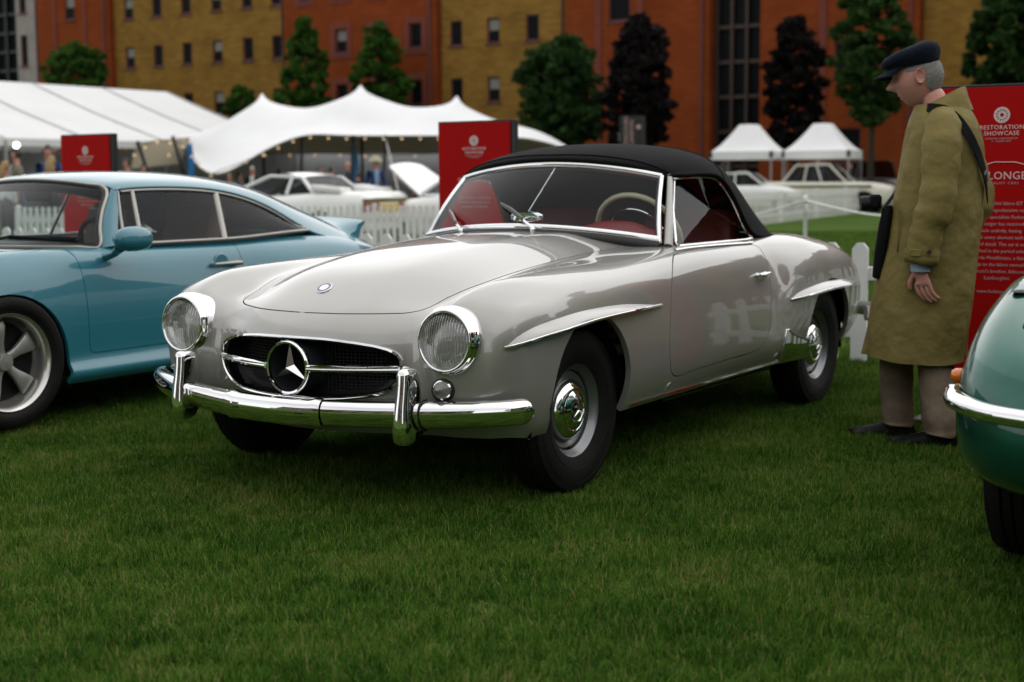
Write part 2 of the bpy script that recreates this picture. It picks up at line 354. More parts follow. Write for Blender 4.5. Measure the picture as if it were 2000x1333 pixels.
# ---------------------------------------------------------------- roadster body net (front axle at x=0, left side, metres)
ROAD_FRONT = [
 [(0.6,0,0.265),(0.585,0.16,0.265),(0.555,0.27,0.265),(0.5,0.42,0.265),(0.49,0.52,0.267),(0.495,0.58,0.268),(0.49,0.63,0.27),(0.47,0.69,0.27),(0.435,0.73,0.27),(0.4,0.755,0.268),(0.375,0.77,0.265),(0.355,0.778,0.262),(0.34,0.78,0.258),(0.325,0.778,0.25)],
 [(0.665,0,0.33),(0.648,0.16,0.33),(0.613,0.27,0.33),(0.545,0.42,0.333),(0.553,0.52,0.337),(0.565,0.58,0.34),(0.555,0.635,0.343),(0.52,0.71,0.345),(0.475,0.76,0.345),(0.43,0.79,0.34),(0.39,0.805,0.325),(0.355,0.81,0.305),(0.33,0.805,0.285),(0.305,0.79,0.262)],
 [(0.695,0,0.4),(0.677,0.16,0.4),(0.643,0.27,0.402),(0.572,0.42,0.408),(0.575,0.52,0.415),(0.59,0.58,0.42),(0.573,0.645,0.425),(0.542,0.735,0.428),(0.475,0.79,0.425),(0.42,0.82,0.41),(0.37,0.832,0.38),(0.33,0.832,0.34),(0.3,0.82,0.3),(0.275,0.795,0.263)],
 [(0.7,0,0.48),(0.682,0.16,0.481),(0.648,0.27,0.484),(0.578,0.42,0.492),(0.58,0.52,0.5),(0.602,0.58,0.508),(0.58,0.65,0.515),(0.54,0.755,0.517),(0.46,0.81,0.51),(0.395,0.838,0.485),(0.335,0.85,0.44),(0.29,0.848,0.38),(0.26,0.83,0.32),(0.235,0.8,0.264)],
 [(0.69,0,0.565),(0.672,0.16,0.567),(0.637,0.27,0.57),(0.567,0.42,0.578),(0.575,0.52,0.588),(0.598,0.58,0.596),(0.577,0.65,0.605),(0.53,0.765,0.608),(0.435,0.825,0.595),(0.36,0.85,0.56),(0.29,0.859,0.495),(0.24,0.857,0.41),(0.21,0.838,0.335),(0.19,0.803,0.264)],
 [(0.665,0,0.63),(0.647,0.16,0.632),(0.612,0.27,0.635),(0.54,0.42,0.643),(0.548,0.52,0.655),(0.57,0.58,0.668),(0.553,0.64,0.685),(0.495,0.765,0.685),(0.39,0.83,0.665),(0.305,0.855,0.615),(0.23,0.862,0.535),(0.18,0.86,0.435),(0.155,0.84,0.345),(0.14,0.805,0.264)],
 [(0.605,0,0.69),(0.59,0.16,0.692),(0.555,0.27,0.692),(0.48,0.42,0.694),(0.48,0.51,0.702),(0.513,0.57,0.722),(0.492,0.63,0.748),(0.425,0.755,0.742),(0.32,0.83,0.715),(0.235,0.857,0.65),(0.16,0.864,0.56),(0.115,0.86,0.45),(0.095,0.84,0.35),(0.085,0.805,0.265)],
 [(0.5,0,0.755),(0.49,0.16,0.752),(0.462,0.27,0.742),(0.4,0.42,0.722),(0.388,0.5,0.725),(0.418,0.56,0.748),(0.397,0.63,0.785),(0.31,0.75,0.775),(0.225,0.825,0.742),(0.145,0.856,0.67),(0.08,0.864,0.57),(0.045,0.86,0.455),(0.03,0.84,0.352),(0.025,0.805,0.265)],
 [(0.36,0,0.82),(0.355,0.16,0.815),(0.34,0.27,0.795),(0.305,0.42,0.757),(0.295,0.5,0.751),(0.302,0.56,0.772),(0.28,0.635,0.805),(0.2,0.75,0.795),(0.12,0.822,0.757),(0.05,0.853,0.68),(0,0.863,0.575),(-0.03,0.86,0.458),(-0.04,0.84,0.353),(-0.045,0.805,0.265)]]
def road_rows():
    rows = [list(r) for r in ROAD_FRONT]
    sw = [0,0,0,.03,.06,.1,.2,.4,.59,.77,.89,.96,1,1]
    xs = [(.18,-.36),(0,-.30),(-.2,-.22),(-.4,-.14),(-.6,-.07),(-.8,0)] + [(x,0) for x in (-1,-1.2,-1.4,-1.55,-1.68,-1.8,-1.92,-2.06,-2.22,-2.4,-2.6,-2.8,-2.98,-3.12,-3.24,-3.34,-3.41)]
    for x0, sk in xs:
        X = [x0 + sk*w for w in sw]
        hc = lambda x: tab(x, [(.36,.82),(.18,.858),(0,.885),(-.2,.905),(-.4,.918),(-.6,.926),(-.8,.93),(-1,.933),(-1.5,.91),(-2.0,.90),(-2.25,.895),(-2.6,.868),(-2.9,.815),(-3.12,.74),(-3.26,.665),(-3.36,.59),(-3.42,.53)])
        cr = lambda x: tab(x, [(.28,.80),(.15,.812),(0,.821),(-.2,.827),(-.4,.832),(-.6,.842),(-.8,.854),(-1,.863),(-1.4,.866),(-1.7,.866),(-2.0,.876),(-2.2,.881),(-2.5,.86),(-2.8,.817),(-3.05,.75),(-3.2,.685),(-3.3,.62),(-3.42,.53)])
        r = []
        z0 = hc(X[0])
        r.append((X[0],0,z0)); r.append((X[1],.16,z0-.005))
        r.append((X[2],.27,z0-tab(x0,[(.36,.025),(0,.022),(-.6,.014),(-1,.012),(-2,.012),(-3.4,.012)])))
        r.append((X[3],.43,tab(X[3],[(.33,.757),(.18,.79),(0,.82),(-.2,.842),(-.4,.858),(-.6,.87),(-.8,.878),(-1,.883),(-1.5,.885),(-2.1,.885),(-2.4,.872),(-2.7,.84),(-3.0,.785),(-3.2,.70),(-3.42,.55)])))
        r.append((X[4],.515,tab(X[4],[(.32,.755),(.18,.775),(0,.80),(-.2,.82),(-.4,.838),(-.6,.853),(-.8,.863),(-1,.868),(-1.5,.872),(-2.1,.874),(-2.4,.858),(-2.7,.825),(-3.0,.768),(-3.2,.69),(-3.42,.55)])))
        r.append((X[5],.577,tab(X[5],[(.3,.775),(.1,.802),(-.1,.818),(-.3,.829),(-.5,.842),(-.7,.855),(-1,.866),(-1.5,.87),(-2.1,.875),(-2.4,.865),(-2.7,.835),(-3.0,.778),(-3.2,.70),(-3.42,.55)])))
        c = cr(X[6])
        r.append((X[6],tab(X[6],[(.28,.637),(-.2,.65),(-.8,.66),(-1.6,.665),(-2.2,.655),(-3.4,.63)]),c))
        c = cr(X[7]); r.append((X[7],tab(X[7],[(.2,.75),(-.6,.745),(-1.2,.735),(-1.75,.728),(-2.2,.75),(-3.4,.72)]),c-tab(X[7],[(.2,.014),(-.4,.016),(-1,.014),(-1.7,.018),(-2.2,.02),(-3.4,.02)])))
        c = cr(X[8]); r.append((X[8],tab(X[8],[(.12,.822),(-.4,.812),(-1,.79),(-1.5,.78),(-1.78,.772),(-2.0,.81),(-2.2,.826),(-2.6,.826),(-3.4,.77)]),c-tab(X[8],[(.12,.058),(-.5,.06),(-1,.058),(-1.7,.065),(-2.1,.075),(-3.4,.06)])))
        r.append((X[9],tab(X[9],[(.05,.853),(-.4,.843),(-.8,.83),(-1.3,.818),(-1.6,.81),(-1.78,.805),(-2.0,.852),(-2.2,.866),(-2.6,.862),(-3,.845),(-3.4,.80)]),tab(X[9],[(.05,.68),(-.5,.70),(-1.2,.71),(-2.2,.70),(-2.8,.66),(-3.4,.52)])))
        r.append((X[10],tab(X[10],[(0,.863),(-.4,.857),(-.8,.85),(-1.4,.84),(-1.65,.834),(-1.8,.836),(-2.0,.864),(-2.2,.873),(-2.6,.868),(-3,.85),(-3.4,.80)]),tab(X[10],[(0,.575),(-1,.585),(-2.2,.585),(-2.8,.56),(-3.4,.48)])))
        r.append((X[11],tab(X[11],[(0,.86),(-.4,.858),(-.8,.856),(-1.4,.848),(-1.65,.844),(-1.8,.846),(-2.0,.862),(-2.2,.87),(-2.6,.865),(-3,.845),(-3.4,.79)]),tab(X[11],[(0,.457),(-1,.46),(-2.2,.46),(-2.8,.46),(-3.4,.43)])))
        r.append((X[12],tab(X[12],[(0,.84),(-.8,.843),(-1.6,.84),(-2.2,.85),(-2.8,.84),(-3.4,.77)]),tab(X[12],[(0,.353),(-2.2,.355),(-2.8,.37),(-3.4,.385)])))
        r.append((X[13],tab(X[13],[(0,.805),(-1.8,.80),(-2.2,.82),(-2.8,.80),(-3.4,.73)]),tab(X[13],[(0,.265),(-1.9,.27),(-2.2,.272),(-2.8,.30),(-3.4,.34)])))
        sc = tab(x0, [(-2.6,1),(-2.8,.99),(-2.98,.965),(-3.12,.925),(-3.24,.86),(-3.34,.77),(-3.41,.66)]) if x0 < -2.6 else 1
        rows.append([(a, b*sc, d) for a, b, d in r])
    return rows
# ================================================================ silver roadster
def lens_glass():
    """clear domed lamp glass with moulded vertical flutes that catch the light"""
    m = glass('lamp_lens', (.94,.95,.95), 1.5); t = m.node_tree; mix = [n for n in t.nodes if n.type == 'MIX_SHADER'][0]; gl = [n for n in t.nodes if n.type == 'BSDF_GLOSSY'][0]
    tc = t.nodes.new('ShaderNodeTexCoord'); wv = t.nodes.new('ShaderNodeTexWave'); wv.bands_direction = 'Y'; wv.inputs['Scale'].default_value = 30; wv.inputs['Distortion'].default_value = .5; t.links.new(tc.outputs['Object'], wv.inputs['Vector'])
    n = t.nodes.new('ShaderNodeTexNoise'); n.inputs['Scale'].default_value = 16; t.links.new(tc.outputs['Object'], n.inputs['Vector']); mu = t.nodes.new('ShaderNodeMath'); mu.operation = 'MULTIPLY'; t.links.new(wv.outputs['Fac'], mu.inputs[0]); t.links.new(n.outputs['Fac'], mu.inputs[1])
    bp = t.nodes.new('ShaderNodeBump'); bp.inputs['Strength'].default_value = .9; bp.inputs['Distance'].default_value = .006; t.links.new(wv.outputs['Fac'], bp.inputs['Height']); t.links.new(bp.outputs[0], gl.inputs['Normal'])
    l = mix.inputs[0].links[0]; src = l.from_socket; ad = t.nodes.new('ShaderNodeMath'); ad.operation = 'MULTIPLY_ADD'; ad.inputs[1].default_value = .55; t.links.new(mu.outputs[0], ad.inputs[0]); t.links.new(src, ad.inputs[2]); t.links.new(ad.outputs[0], mix.inputs[0]); return m
SILVER = paint('silver_paint', (.345,.333,.308), .45, .40, 1.75)
SILVER2 = mat('wheel_silver', (.20,.205,.21), .34, .7, coat=.3)
FABRIC = mat('soft_top_fabric', (.0045,.0045,.005), .9, noise=(40,(.008,.008,.0085),.4,.7), bump=(420,.12), sheen=.02, spec=.12)
RED_LEATHER = mat('red_leather', (.22,.012,.014), .42, noise=(8,(.15,.008,.01),.35,.7), bump=(120,.12))
CREAM = mat('cream_plastic', (.62,.55,.38), .3, coat=.5)
MESHBLACK = mat('grille_mesh_black', (.008,.008,.008), .5)
GREYTUBE = mat('star_tube_grey', (.035,.04,.045), .35, .3)
REFLECTOR = mat('lamp_reflector', (.85,.85,.85), .04, 1)
LENS = lens_glass()
CLEAR = glass('clear_lamp', (.9,.9,.88), 1.6)
DEEPRED = mat('red_lamp', (.30,.005,.006), .15, coat=1)
GASKET = mat('rubber_gasket', (.01,.01,.01), .5)

def tyre_mesh(name, rad, width, rim, nseg=168, teeth=56, crown=.006, sidebulge=.010):
    hw = width/2; th = hw*.74
    prof = [(-hw*.76, rim-.004, 0), (-hw*.93, rim+(rad-rim)*.2, 0), (-hw-sidebulge*.2, rim+(rad-rim)*.45, 0), (-hw*.97, rim+(rad-rim)*.7, 0), (-hw*.9, rim+(rad-rim)*.87, 0), (-th-.003, rad-.012, 2), (-th+.006, rad-crown, 3)]
    g = []
    for c in (-.62, -.22, .22, .62):
        y = c*th; z = rad - crown*(y/th)**2
        g += [(y-.0045, z, 1), (y-.003, z-.008, 1), (y+.003, z-.008, 1), (y+.0045, z, 1)]
    prof += g + [(-y, r, k) for y, r, k in prof[::-1]]
    A = []
    for i in range(nseg):
        a = 2*PI*i/nseg; ph = (i*teeth/nseg) % 1; zig = abs(ph-.5)*2-.5; row = []
        for y, r, k in prof:
            yy, r2 = y, r
            if k == 1: yy += zig*.008
            if k == 2: r2 -= .007 if zig > 0 else 0
            if k == 3: yy += (zig*.014)*(1 if y > 0 else -1); 
            row.append((r2*math.cos(a), yy, r2*math.sin(a)))
        A.append(row)
    m = MB(); m.grid(A, cu=True)
    for sgn in (-1, 1):
        for rr, w_ in ((rim+(rad-rim)*.30, .0012), (rim+(rad-rim)*.68, .0012)):
            t = (rr-rim)/(rad-rim); yb = np.interp(t, [.2,.45,.7,.87], [hw*.93, hw+sidebulge*.2, hw*.97, hw*.9])
            m.lathe([(rr-.0025, sgn*(yb-.003)), (rr, sgn*(yb+w_)), (rr+.0025, sgn*(yb-.003))], (0,0,0), (0,1,0), 72)
    return m.mesh(name, RUBBER, angle=35)
def star3(m, c, axis, r, depth, up=(0,0,1), wid=.16):
    """three-pointed faceted star"""
    d, sd, u = frame(axis, up); c = np.asarray(c, float)
    for k in range(3):
        a = PI/2 + k*2*PI/3; tip = c + r*(math.cos(a)*sd + math.sin(a)*u)
        b1, b2 = a+PI/3, a-PI/3; p1 = c + r*wid*(math.cos(b1)*sd+math.sin(b1)*u); p2 = c + r*wid*(math.cos(b2)*sd+math.sin(b2)*u)
        top = c + d*depth
        m.add([tip, p1, top, p2], [(0,1,2), (0,2,3), (0,3,1)])

def road_wheel(parent, loc, side, proto=[None]):
    if proto[0] is None:
        m = MB(); m.lathe([(.168,-.05),(.176,-.058),(.168,.0),(.150,.012),(.150,.035),(.165,.05),(.172,.062),(.181,.066),(.183,.060),(.181,.052)], (0,0,0), (0,1,0), 64)
        m.lathe([(.150,.014),(.148,.022),(.140,.028),(.120,.020),(.112,.014),(.02,.012)], (0,0,0), (0,1,0), 64)
        rim = m.mesh('wheel', SILVER2)
        m = MB(); m.lathe([(.113,.012),(.116,.022),(.114,.036),(.104,.050),(.086,.060),(.078,.062),(.074,.059),(.070,.061),(.05,.070),(.025,.075),(.0005,.0765)], (0,0,0), (0,1,0), 64)
        cap = m.mesh('hub_cap', CHROME, angle=60)
        m = MB(); star3(m, (0,.0765,0), (0,1,0), .040, .004)
        m.lathe([(.040,.071),(.0415,.0755),(.044,.0755),(.0455,.0705)], (0,0,0), (0,1,0), 40)
        em = m.mesh('hub_emblem', CHROME, angle=20)
        m = MB(); m.box((-.02,.030,-.143), (.030,.012,.012), bev=.005); vs = m.mesh('valve_slot', BLACK)
        proto[0] = (rim, tyre_mesh('tyre', .311, .168, .176), cap, em, vs)
    rim, ty, cap, em, vs = proto[0]
    w_ = link('wheel', rim, parent, loc, (0, 0, 0 if side > 0 else PI))
    for nme, me in (('tyre', ty), ('hub_cap', cap), ('hub_emblem', em), ('valve_slot', vs)): link(nme, me, w_)
    return w_

def build_roadster():
    root = thing('silver_roadster', 'silver classic open roadster with raised black soft top and three-pointed star grille', 'car')
    P = Panels(Net(road_rows()), 5, 4)
    # ---- trim lines, traced in the net's own coordinates
    hood = resample(smooth_path([(5.95,0),(5.95,.5),(5.94,.96),(5.95,1.7),(5.965,2.4),(6.03,2.8),(6.40,3.10),(7.5,3.28),(8.16,3.43),(9.98,3.66),(11.95,3.68),(13.4,3.86),(14.2,3.88)], 90), 110, False)
    hood = np.vstack([hood, [(14.3,3.6),(14.32,3.),(14.32,2.),(14.32,1.),(14.32,.0)]])
    hood[0,1] = hood[-1,1] = 0
    door = resample(smooth_path([(15.2,7.02),(14.5,7.1),(14.12,7.4),(13.24,8.83),(12.8,9.84),(12.62,10.6),(12.64,11.18),(12.86,11.76),(13.45,12.0),(14.47,11.92),(15.99,11.85),(17.72,11.8),(18.43,11.57),(18.9,11.05),(19.17,10.21),(19.5,9.48),(19.72,8.65),(19.72,7.95),(19.5,7.25),(18.6,7.02),(17,7.0)], 160, True), 170)
    fa = [(-.292,.20),(-.292,.36)] + [(-.292*math.cos(t), .36+.31*math.sin(t)) for t in np.linspace(.15, PI-.15, 22)] + [(.292,.36),(.300,.20)]
    fa = [(a, b) for a, b in fa if b > .3]
    f1 = P.inv([(a, b) for a, b in fa], (0,2), 7.5, 13, 0, 13)
    farch = np.vstack([[f1[0,0]+.03, 13], f1, [f1[-1,0]-.02, 13]]); farch = np.vstack([resample(farch, 70, False)])
    ra = [(-2.735,.31),(-2.73,.36)] + [(-2.425-.305*math.cos(t), .36+.29*math.sin(t)) for t in np.linspace(.15, PI-.15, 22)] + [(-2.115,.36),(-2.11,.31)]
    r1 = P.inv(ra, (0,2), 7.5, 13, 20, 30)
    rarch = resample(np.vstack([[r1[0,0], 13], r1, [r1[-1,0], 13]]), 60, False)
    gr = [(0,.608),(.08,.6075),(.15,.606),(.21,.602),(.265,.596),(.325,.586),(.375,.573),(.405,.558),(.42,.54),(.425,.515),(.42,.487),(.408,.460),(.386,.436),(.35,.417),(.30,.404),(.235,.396),(.16,.391),(.08,.389),(0,.388)]
    g1 = P.inv(gr, (1,2), 0, 5, 0, 6.5); g1[0,1] = g1[-1,1] = 0
    grl = resample(g1, 60, False); grl[0,1] = grl[-1,1] = 0
    ck = resample(np.array([(14.85,0),(14.9,1),(15.0,2),(15.15,3),(15.3,4),(15.5,5),(15.8,5.8),(17,6.0),(19,6.0),(20.5,5.9),(21.6,5.4),(22.2,4.4),(22.5,3),(22.6,0)]), 80)
    ck = np.vstack([[14.85,0], resample(np.array([(14.85,0),(14.9,1),(15.0,2),(15.15,3),(15.3,4),(15.5,5),(15.8,5.8),(17,6.0),(19,6.0),(20.5,5.9),(21.6,5.4),(22.2,4.4),(22.5,3),(22.6,0)]), 90, False)[1:-1], [22.6,0]])
    ho, hi, do, di = P.offset(hood, .0028), P.offset(hood, -.0022), P.offset(door, .0028), P.offset(door, -.0022)
    P.cut([ho, hi, do, di, farch, rarch, grl, ck])
    c = P.c; H, HI, D, DI = (in_poly(c, x) for x in (ho, hi, do, di)); cut_ = in_poly(c, farch) | in_poly(c, rarch) | in_poly(c, grl) | in_poly(c, ck)
    P.panel('body', ~(H | D | cut_), SILVER, root, flange=.022)
    hd = P.panel('hood', HI & ~cut_, SILVER, root, flange=.018)
    for sd in (1, -1):
        dr = P.panel('door', DI & ~cut_, SILVER, root, sides=(sd,), flange=.03)
        m = MB(); y0 = .838*sd
        q = [P.net.ev(*P.inv([(x, .712)], (0,2), 7.5, 12, 14, 21)[0], False) for x in np.linspace(-1.575, -1.72, 8)]
        q = np.array(q)*np.array([1,sd,1]); off = np.array([0,.028*sd,0]); pth = q + off*np.array([1,.75,.95,1,1,.98,.9,.75])[:,None]
        m.tube(pth, [.008,.011,.012,.012,.012,.012,.013,.009], 10, ry=[.007,.011,.012,.012,.012,.012,.013,.009])
        for k in (1, 6): m.tube([q[k], pth[k]], [.011,.008], 8)
        m.lathe([(.018,0),(.016,.005),(.002,.006)], q[6]+np.array([0,0,-.012]), (0,sd,0), 16)
        m.build('door_handle', CHROME, dr)
    # hood badge and hood washer jets
    p, n = P.net.ev(*P.inv([(.483, 0.0)], (0,1), 0, 2, 5, 9)[0]); p = p*np.array([1,0,1])
    m = MB(); m.lathe([(.031,0),(.031,.003),(.028,.0045)], p, n, 32); b_ = m.build('hood_badge', CHROME, hd)
    m = MB(); m.lathe([(.028,.0042),(.018,.0048)], p, n, 32); m.build('badge_blue_ring', mat('badge_blue', (.03,.04,.16), .25, coat=1, noise=(160,(.5,.5,.55),.62,.64)), b_ if False else hd)
    m = MB(); m.lathe([(.018,.005),(.0005,.0055)], p, n, 24); star3(m, p+n*.0055, n, .016, .002, up=(1,0,0)); m.build('badge_star', CHROME, hd, angle=15)
    # ---- dark under-structure so that nothing shows through the gaps
    m = MB(); m.box((-1.2,0,.275), (1.75,1.5,.07)); m.box((.28,0,.42), (.5,.9,.30)); m.box((-.35,0,.52), (.25,1.3,.5)); m.box((-2.45,0,.42), (.55,1.05,.25)); m.box((-3.05,0,.46),(.55,1.25,.22))
    for x in (0, -2.425):
        for sd in (1,-1):
            pr = [(.385, .38), (.385, .80)]
            A = [[(x+rr*math.cos(t), sd*yy, .30+rr*math.sin(t)) for rr, yy in ((.02,.40),(.36,.40),(.345,.80))] for t in np.linspace(-.12, PI+.12, 22)]; m.grid(A)
    m.box((0,0,.30), (.09,1.2,.07)); m.box((-2.4,0,.30), (.1,1.2,.1))
    m.build('underbody', DARK, root)
    # ---- grille
    gp = P.on(grl, .004); full = np.vstack([gp, (gp*np.array([1,-1,1]))[::-1][1:-1]])
    m = MB(); sec = [(-.013,-.010),(-.006,.006),(.004,.009),(.012,.004),(.012,-.012)]
    cen = full.mean(0); A = []
    for i in range(len(full)):
        t = full[(i+1) % len(full)]-full[i-1]; t /= np.linalg.norm(t); nx = np.array([1.,0,0]); nx -= t*(nx@t); nx /= np.linalg.norm(nx); s_ = np.cross(t, nx)
        if s_ @ (cen-full[i]) < 0: s_ = -s_
        A.append([full[i] + s_*a + nx*b for a, b in ((-.003,-.004),(-.002,.007),(.005,.010),(.012,.004),(.015,-.02),(.016,-.06))])
    m.grid(A, cu=True); m.build('grille_surround', CHROME, root, angle=50)
    m = MB(); A = []
    for i in range(len(full)): A.append([full[i]*np.array([1,.97,1])+np.array([-.055,0,0]), cen+np.array([-.10,0,0])+(full[i]-cen)*np.array([.3,.6,.6]), cen+np.array([-.14,0,0])])
    m.grid(A, cu=True); gm = m.build('grille_backing', MESHBLACK, root)
    m = MB(); yy = np.linspace(-.41, .41, 54)
    for z in np.arange(.40, .60, .012):
        m.tube([(.60-.62*y*y, y, z) for y in np.linspace(-.41,.41,15)], .0018, 4, cap=False)
    for y in yy: m.tube([(.597-.62*y*y, y, .394+.15*y*y),(.597-.62*y*y, y, .603-.2*y*y)], .0016, 4, cap=False)
    tag(m.build('grille_mesh', MESHBLACK, root), kind='stuff')
    sc = np.array([.69,0,.497])
    m = MB(); m.lathe([(.086,-.14),(.094,-.10),(.094,.0)], sc, (1,0,0), 56); m.lathe([(.085,.0),(.083,-.10),(.0005,-.10)], sc, (1,0,0), 56); st = m.build('grille_star', GREYTUBE, root)
    m = MB(); m.lathe([(.094,-.012),(.098,-.006),(.0985,.004),(.093,.012),(.086,.010),(.085,-.006)], sc, (1,0,0), 64); m.build('star_ring', CHROME, st, angle=60)
    m = MB(); star3(m, sc+np.array([-.010,0,0]), (1,0,0), .090, .024, wid=.23); m.build('star_points', CHROME, st, angle=10)
    for sd in (1,-1):
        m = MB(); ys = np.linspace(.095, .462, 14); pth = np.array([(.702-.72*y*y, y*sd, .500+.012*(y-.1)) for y in ys])
        m.sweep(pth, [(-.004,-.013),(-.012,-.008),(-.014,-.001),(-.013,.001),(-.012,.008),(-.004,.013),(.01,.010),(.01,-.010)] if sd > 0 else [(.004,-.013),(.012,-.008),(.014,-.001),(.013,.001),(.012,.008),(.004,.013),(-.01,.010),(-.01,-.010)])
        m.build('grille_bar', CHROME, root, angle=25)
    # ---- headlights and parking lamps
    for sd in (1,-1):
        hc = np.array([.560, .614*sd, .613]); ax = np.array([1, .02*sd, .06]); ax /= np.linalg.norm(ax)
        m = MB(); m.lathe([(.119,-.075),(.120,-.02),(.1195,.010),(.1175,.020),(.114,.024),(.1125,.027),(.111,.036),(.1075,.043),(.1025,.046),(.098,.044),(.0965,.038),(.096,.024)], hc, ax, 72)
        rg = m.build('headlight', CHROME, root, angle=55)
        m = MB(); m.lathe([(.0965,.032),(.088,.039),(.067,.048),(.04,.054),(.0005,.057)], hc, ax, 56); m.build('lens', LENS, rg, angle=80)
        m = MB(); m.lathe([(.0965,.026),(.086,-.010),(.068,-.034),(.045,-.050),(.022,-.057),(.0005,-.058)], hc, ax, 48); m.build('reflector', REFLECTOR, rg, angle=80)
        m = MB(); m.lathe([(.016,-.05),(.016,-.02),(.0125,-.006),(.0005,-.003)], hc, ax, 20); m.build('bulb_shield', CHROME, rg)
        pq = P.inv([(.603*sd*sd, .448)], (1,2), 3, 8, 0, 5)[0]; p, n = P.net.ev(*pq); p = p*np.array([1,sd,1]); ax2 = np.array([.94,.30*sd,.10]); ax2 /= np.linalg.norm(ax2)
        m = MB(); m.lathe([(.041,-.02),(.041,.006),(.037,.012),(.030,.012)], p, ax2, 40); pk = m.build('parking_lamp', GASKET, root)
        m = MB(); m.lathe([(.0335,.0),(.0335,.016),(.029,.020),(.026,.014)], p, ax2, 40); m.build('lamp_ring', CHROME, pk)
        m = MB(); prof = []
        for k in range(6):
            r0 = .029-.0043*k; prof += [(r0, .016+.0085*k), (r0*.985-.0005, .0225+.0085*k)]
        prof += [(.0005,.070)]; m.lathe(prof, p, ax2, 32); m.build('lens', mat('ribbed_lamp_glass', (.62,.62,.60), .06, trans=.75, coat=1), pk, angle=20)
    # ---- front bumper
    cp = [(.790,0,.358),(.780,.13,.358),(.754,.26,.359),(.715,.40,.361),(.672,.53,.364),(.618,.66,.368),(.558,.77,.373),(.508,.838,.377),(.455,.876,.379)]
    half = smooth_path(cp, 44); path = np.vstack([(half*np.array([1,-1,1]))[::-1], half[1:]])
    sec0 = [(-.020,.046),(-.004,.0455),(.010,.041),(.019,.032),(.0245,.020),(.026,.008),(.0245,-.006),(.020,-.020),(.013,-.032),(.003,-.041),(-.018,-.046)]
    m = MB(); nP = len(path); k = np.abs(np.arange(nP)-(nP-1)/2)/((nP-1)/2); scl = np.where(k > .93, np.sqrt(np.clip(1-((k-.93)/.075)**2, .25, 1)), 1)
    T = np.gradient(path, axis=0); A = []
    for i in range(nP):
        d, sdv, u = frame(T[i]); sdv = -sdv if sdv[0] < 0 and abs(path[i][1]) < .7 else sdv
        out = np.array([T[i][1], -T[i][0], 0]); out /= np.linalg.norm(out)
        A.append([path[i]+out*a*scl[i]+np.array([0,0,b])*scl[i] for a, b in sec0])
    m.grid(A); o = len(m.v)-nP*len(sec0); m.f += [tuple(range(o, o+len(sec0))), tuple(range(o+(nP-1)*len(sec0), o+nP*len(sec0)))]; m.m += [0,0]
    bmp = m.build('front_bumper', CHROME, root, angle=60)
    m = MB(); sel = [i for i in range(nP) if abs(path[i][1]) < .235]; A = []
    ins = [(.97,.0)]
    for q, i in enumerate(sel):
        out = np.array([T[i][1], -T[i][0], 0]); out /= np.linalg.norm(out); g = 1.10 if q in (0, len(sel)-1) else (1.16 if q in (1, len(sel)-2) else 1.06)
        A.append([path[i]+out*(a*g+.004)+np.array([0,0,b*g]) for a, b in sec0])
    m.grid(A); m.build('bumper_centre_plate', CHROME, bmp, angle=70)
    for yq in (-.15, .15):
        i = int(np.argmin(abs(path[:,1]-yq))); m = MB(); m.box(path[i]+np.array([.031,0,.004]), (.008,.035,.0055), bev=.002); m.build('plate_slot', BLACK, bmp)
    for sd in (1,-1):
        A = []
        for z, xf, dp, wd in [(.268,.715,.03,.016),(.272,.732,.06,.026),(.285,.742,.09,.033),(.315,.746,.115,.034),(.36,.742,.12,.032),(.40,.736,.115,.029),(.44,.728,.105,.027),(.475,.723,.098,.026),(.505,.721,.088,.0255),(.520,.715,.07,.022),(.527,.700,.035,.011)]:
            row = []
            for t in np.linspace(0, 2*PI, 20, endpoint=False):
                cx, sx = math.cos(t), math.sin(t); e = .62
                row.append((xf-dp/2+dp/2*math.copysign(abs(cx)**e, cx), (.520+wd*math.copysign(abs(sx)**e, sx))*sd, z))
            A.append(row)
        m = MB(); m.grid(A, cv=True); n_ = 20; o = len(m.v)-len(A)*n_; m.f += [tuple(range(o,o+n_)), tuple(range(o+(len(A)-1)*n_, o+len(A)*n_))]; m.m += [0,0]
        m.build('overrider', CHROME, bmp, angle=75)
        m = MB(); i = int(np.argmin(abs(path[:,1]-.560*sd))); out = np.array([abs(T[i][1]), 0, 0])
        ring = [path[i]+np.array([.0,0,0])+np.array([a*1.12+.001, 0, b*1.12]) for a, b in sec0]; m.tube(ring, .004, 6); m.build('bumper_joint', GASKET, bmp)
    # ---- eyebrows over the wheels
    def brow(lo, up, h0, u0, u1, nm):
        L = P.inv(resample(smooth_path(lo, 40), 40, False), (0,2), 6.5, 12, u0, u1); Uq = P.inv(resample(smooth_path(up, 40), 40, False), (0,2), 6.5, 12, u0, u1)
        for sd in (1,-1):
            A = []; edge = []
            for i in range(40):
                s_ = i/39; h = h0*min(1, (s_/.22))**.7*min(1, ((1-s_)/.30))**.75 + .002
                row = []
                for t in np.linspace(0, 1, 9):
                    q = Uq[i]*(1-t)+L[i]*t; p, n = P.net.ev(*q); row.append(p + n*(h*math.sin(t*PI/2)**1.25 - .003*(1-t)))
                p, n = P.net.ev(*L[i]); edge.append(row[-1]+np.array([0,0,-.001])); row += [p+n*h*.55+np.array([0,0,.004]), p-n*.02+np.array([0,0,.012])]
                A.append(np.array(row)*np.array([1,sd,1]))
            m = MB(); m.grid(A); b_ = m.build(nm, SILVER, root, angle=50)
            m = MB(); m.tube(np.array(edge)*np.array([1,sd,1]), .0048, 8, ry=.0065); m.build('brow_trim', CHROME, b_)
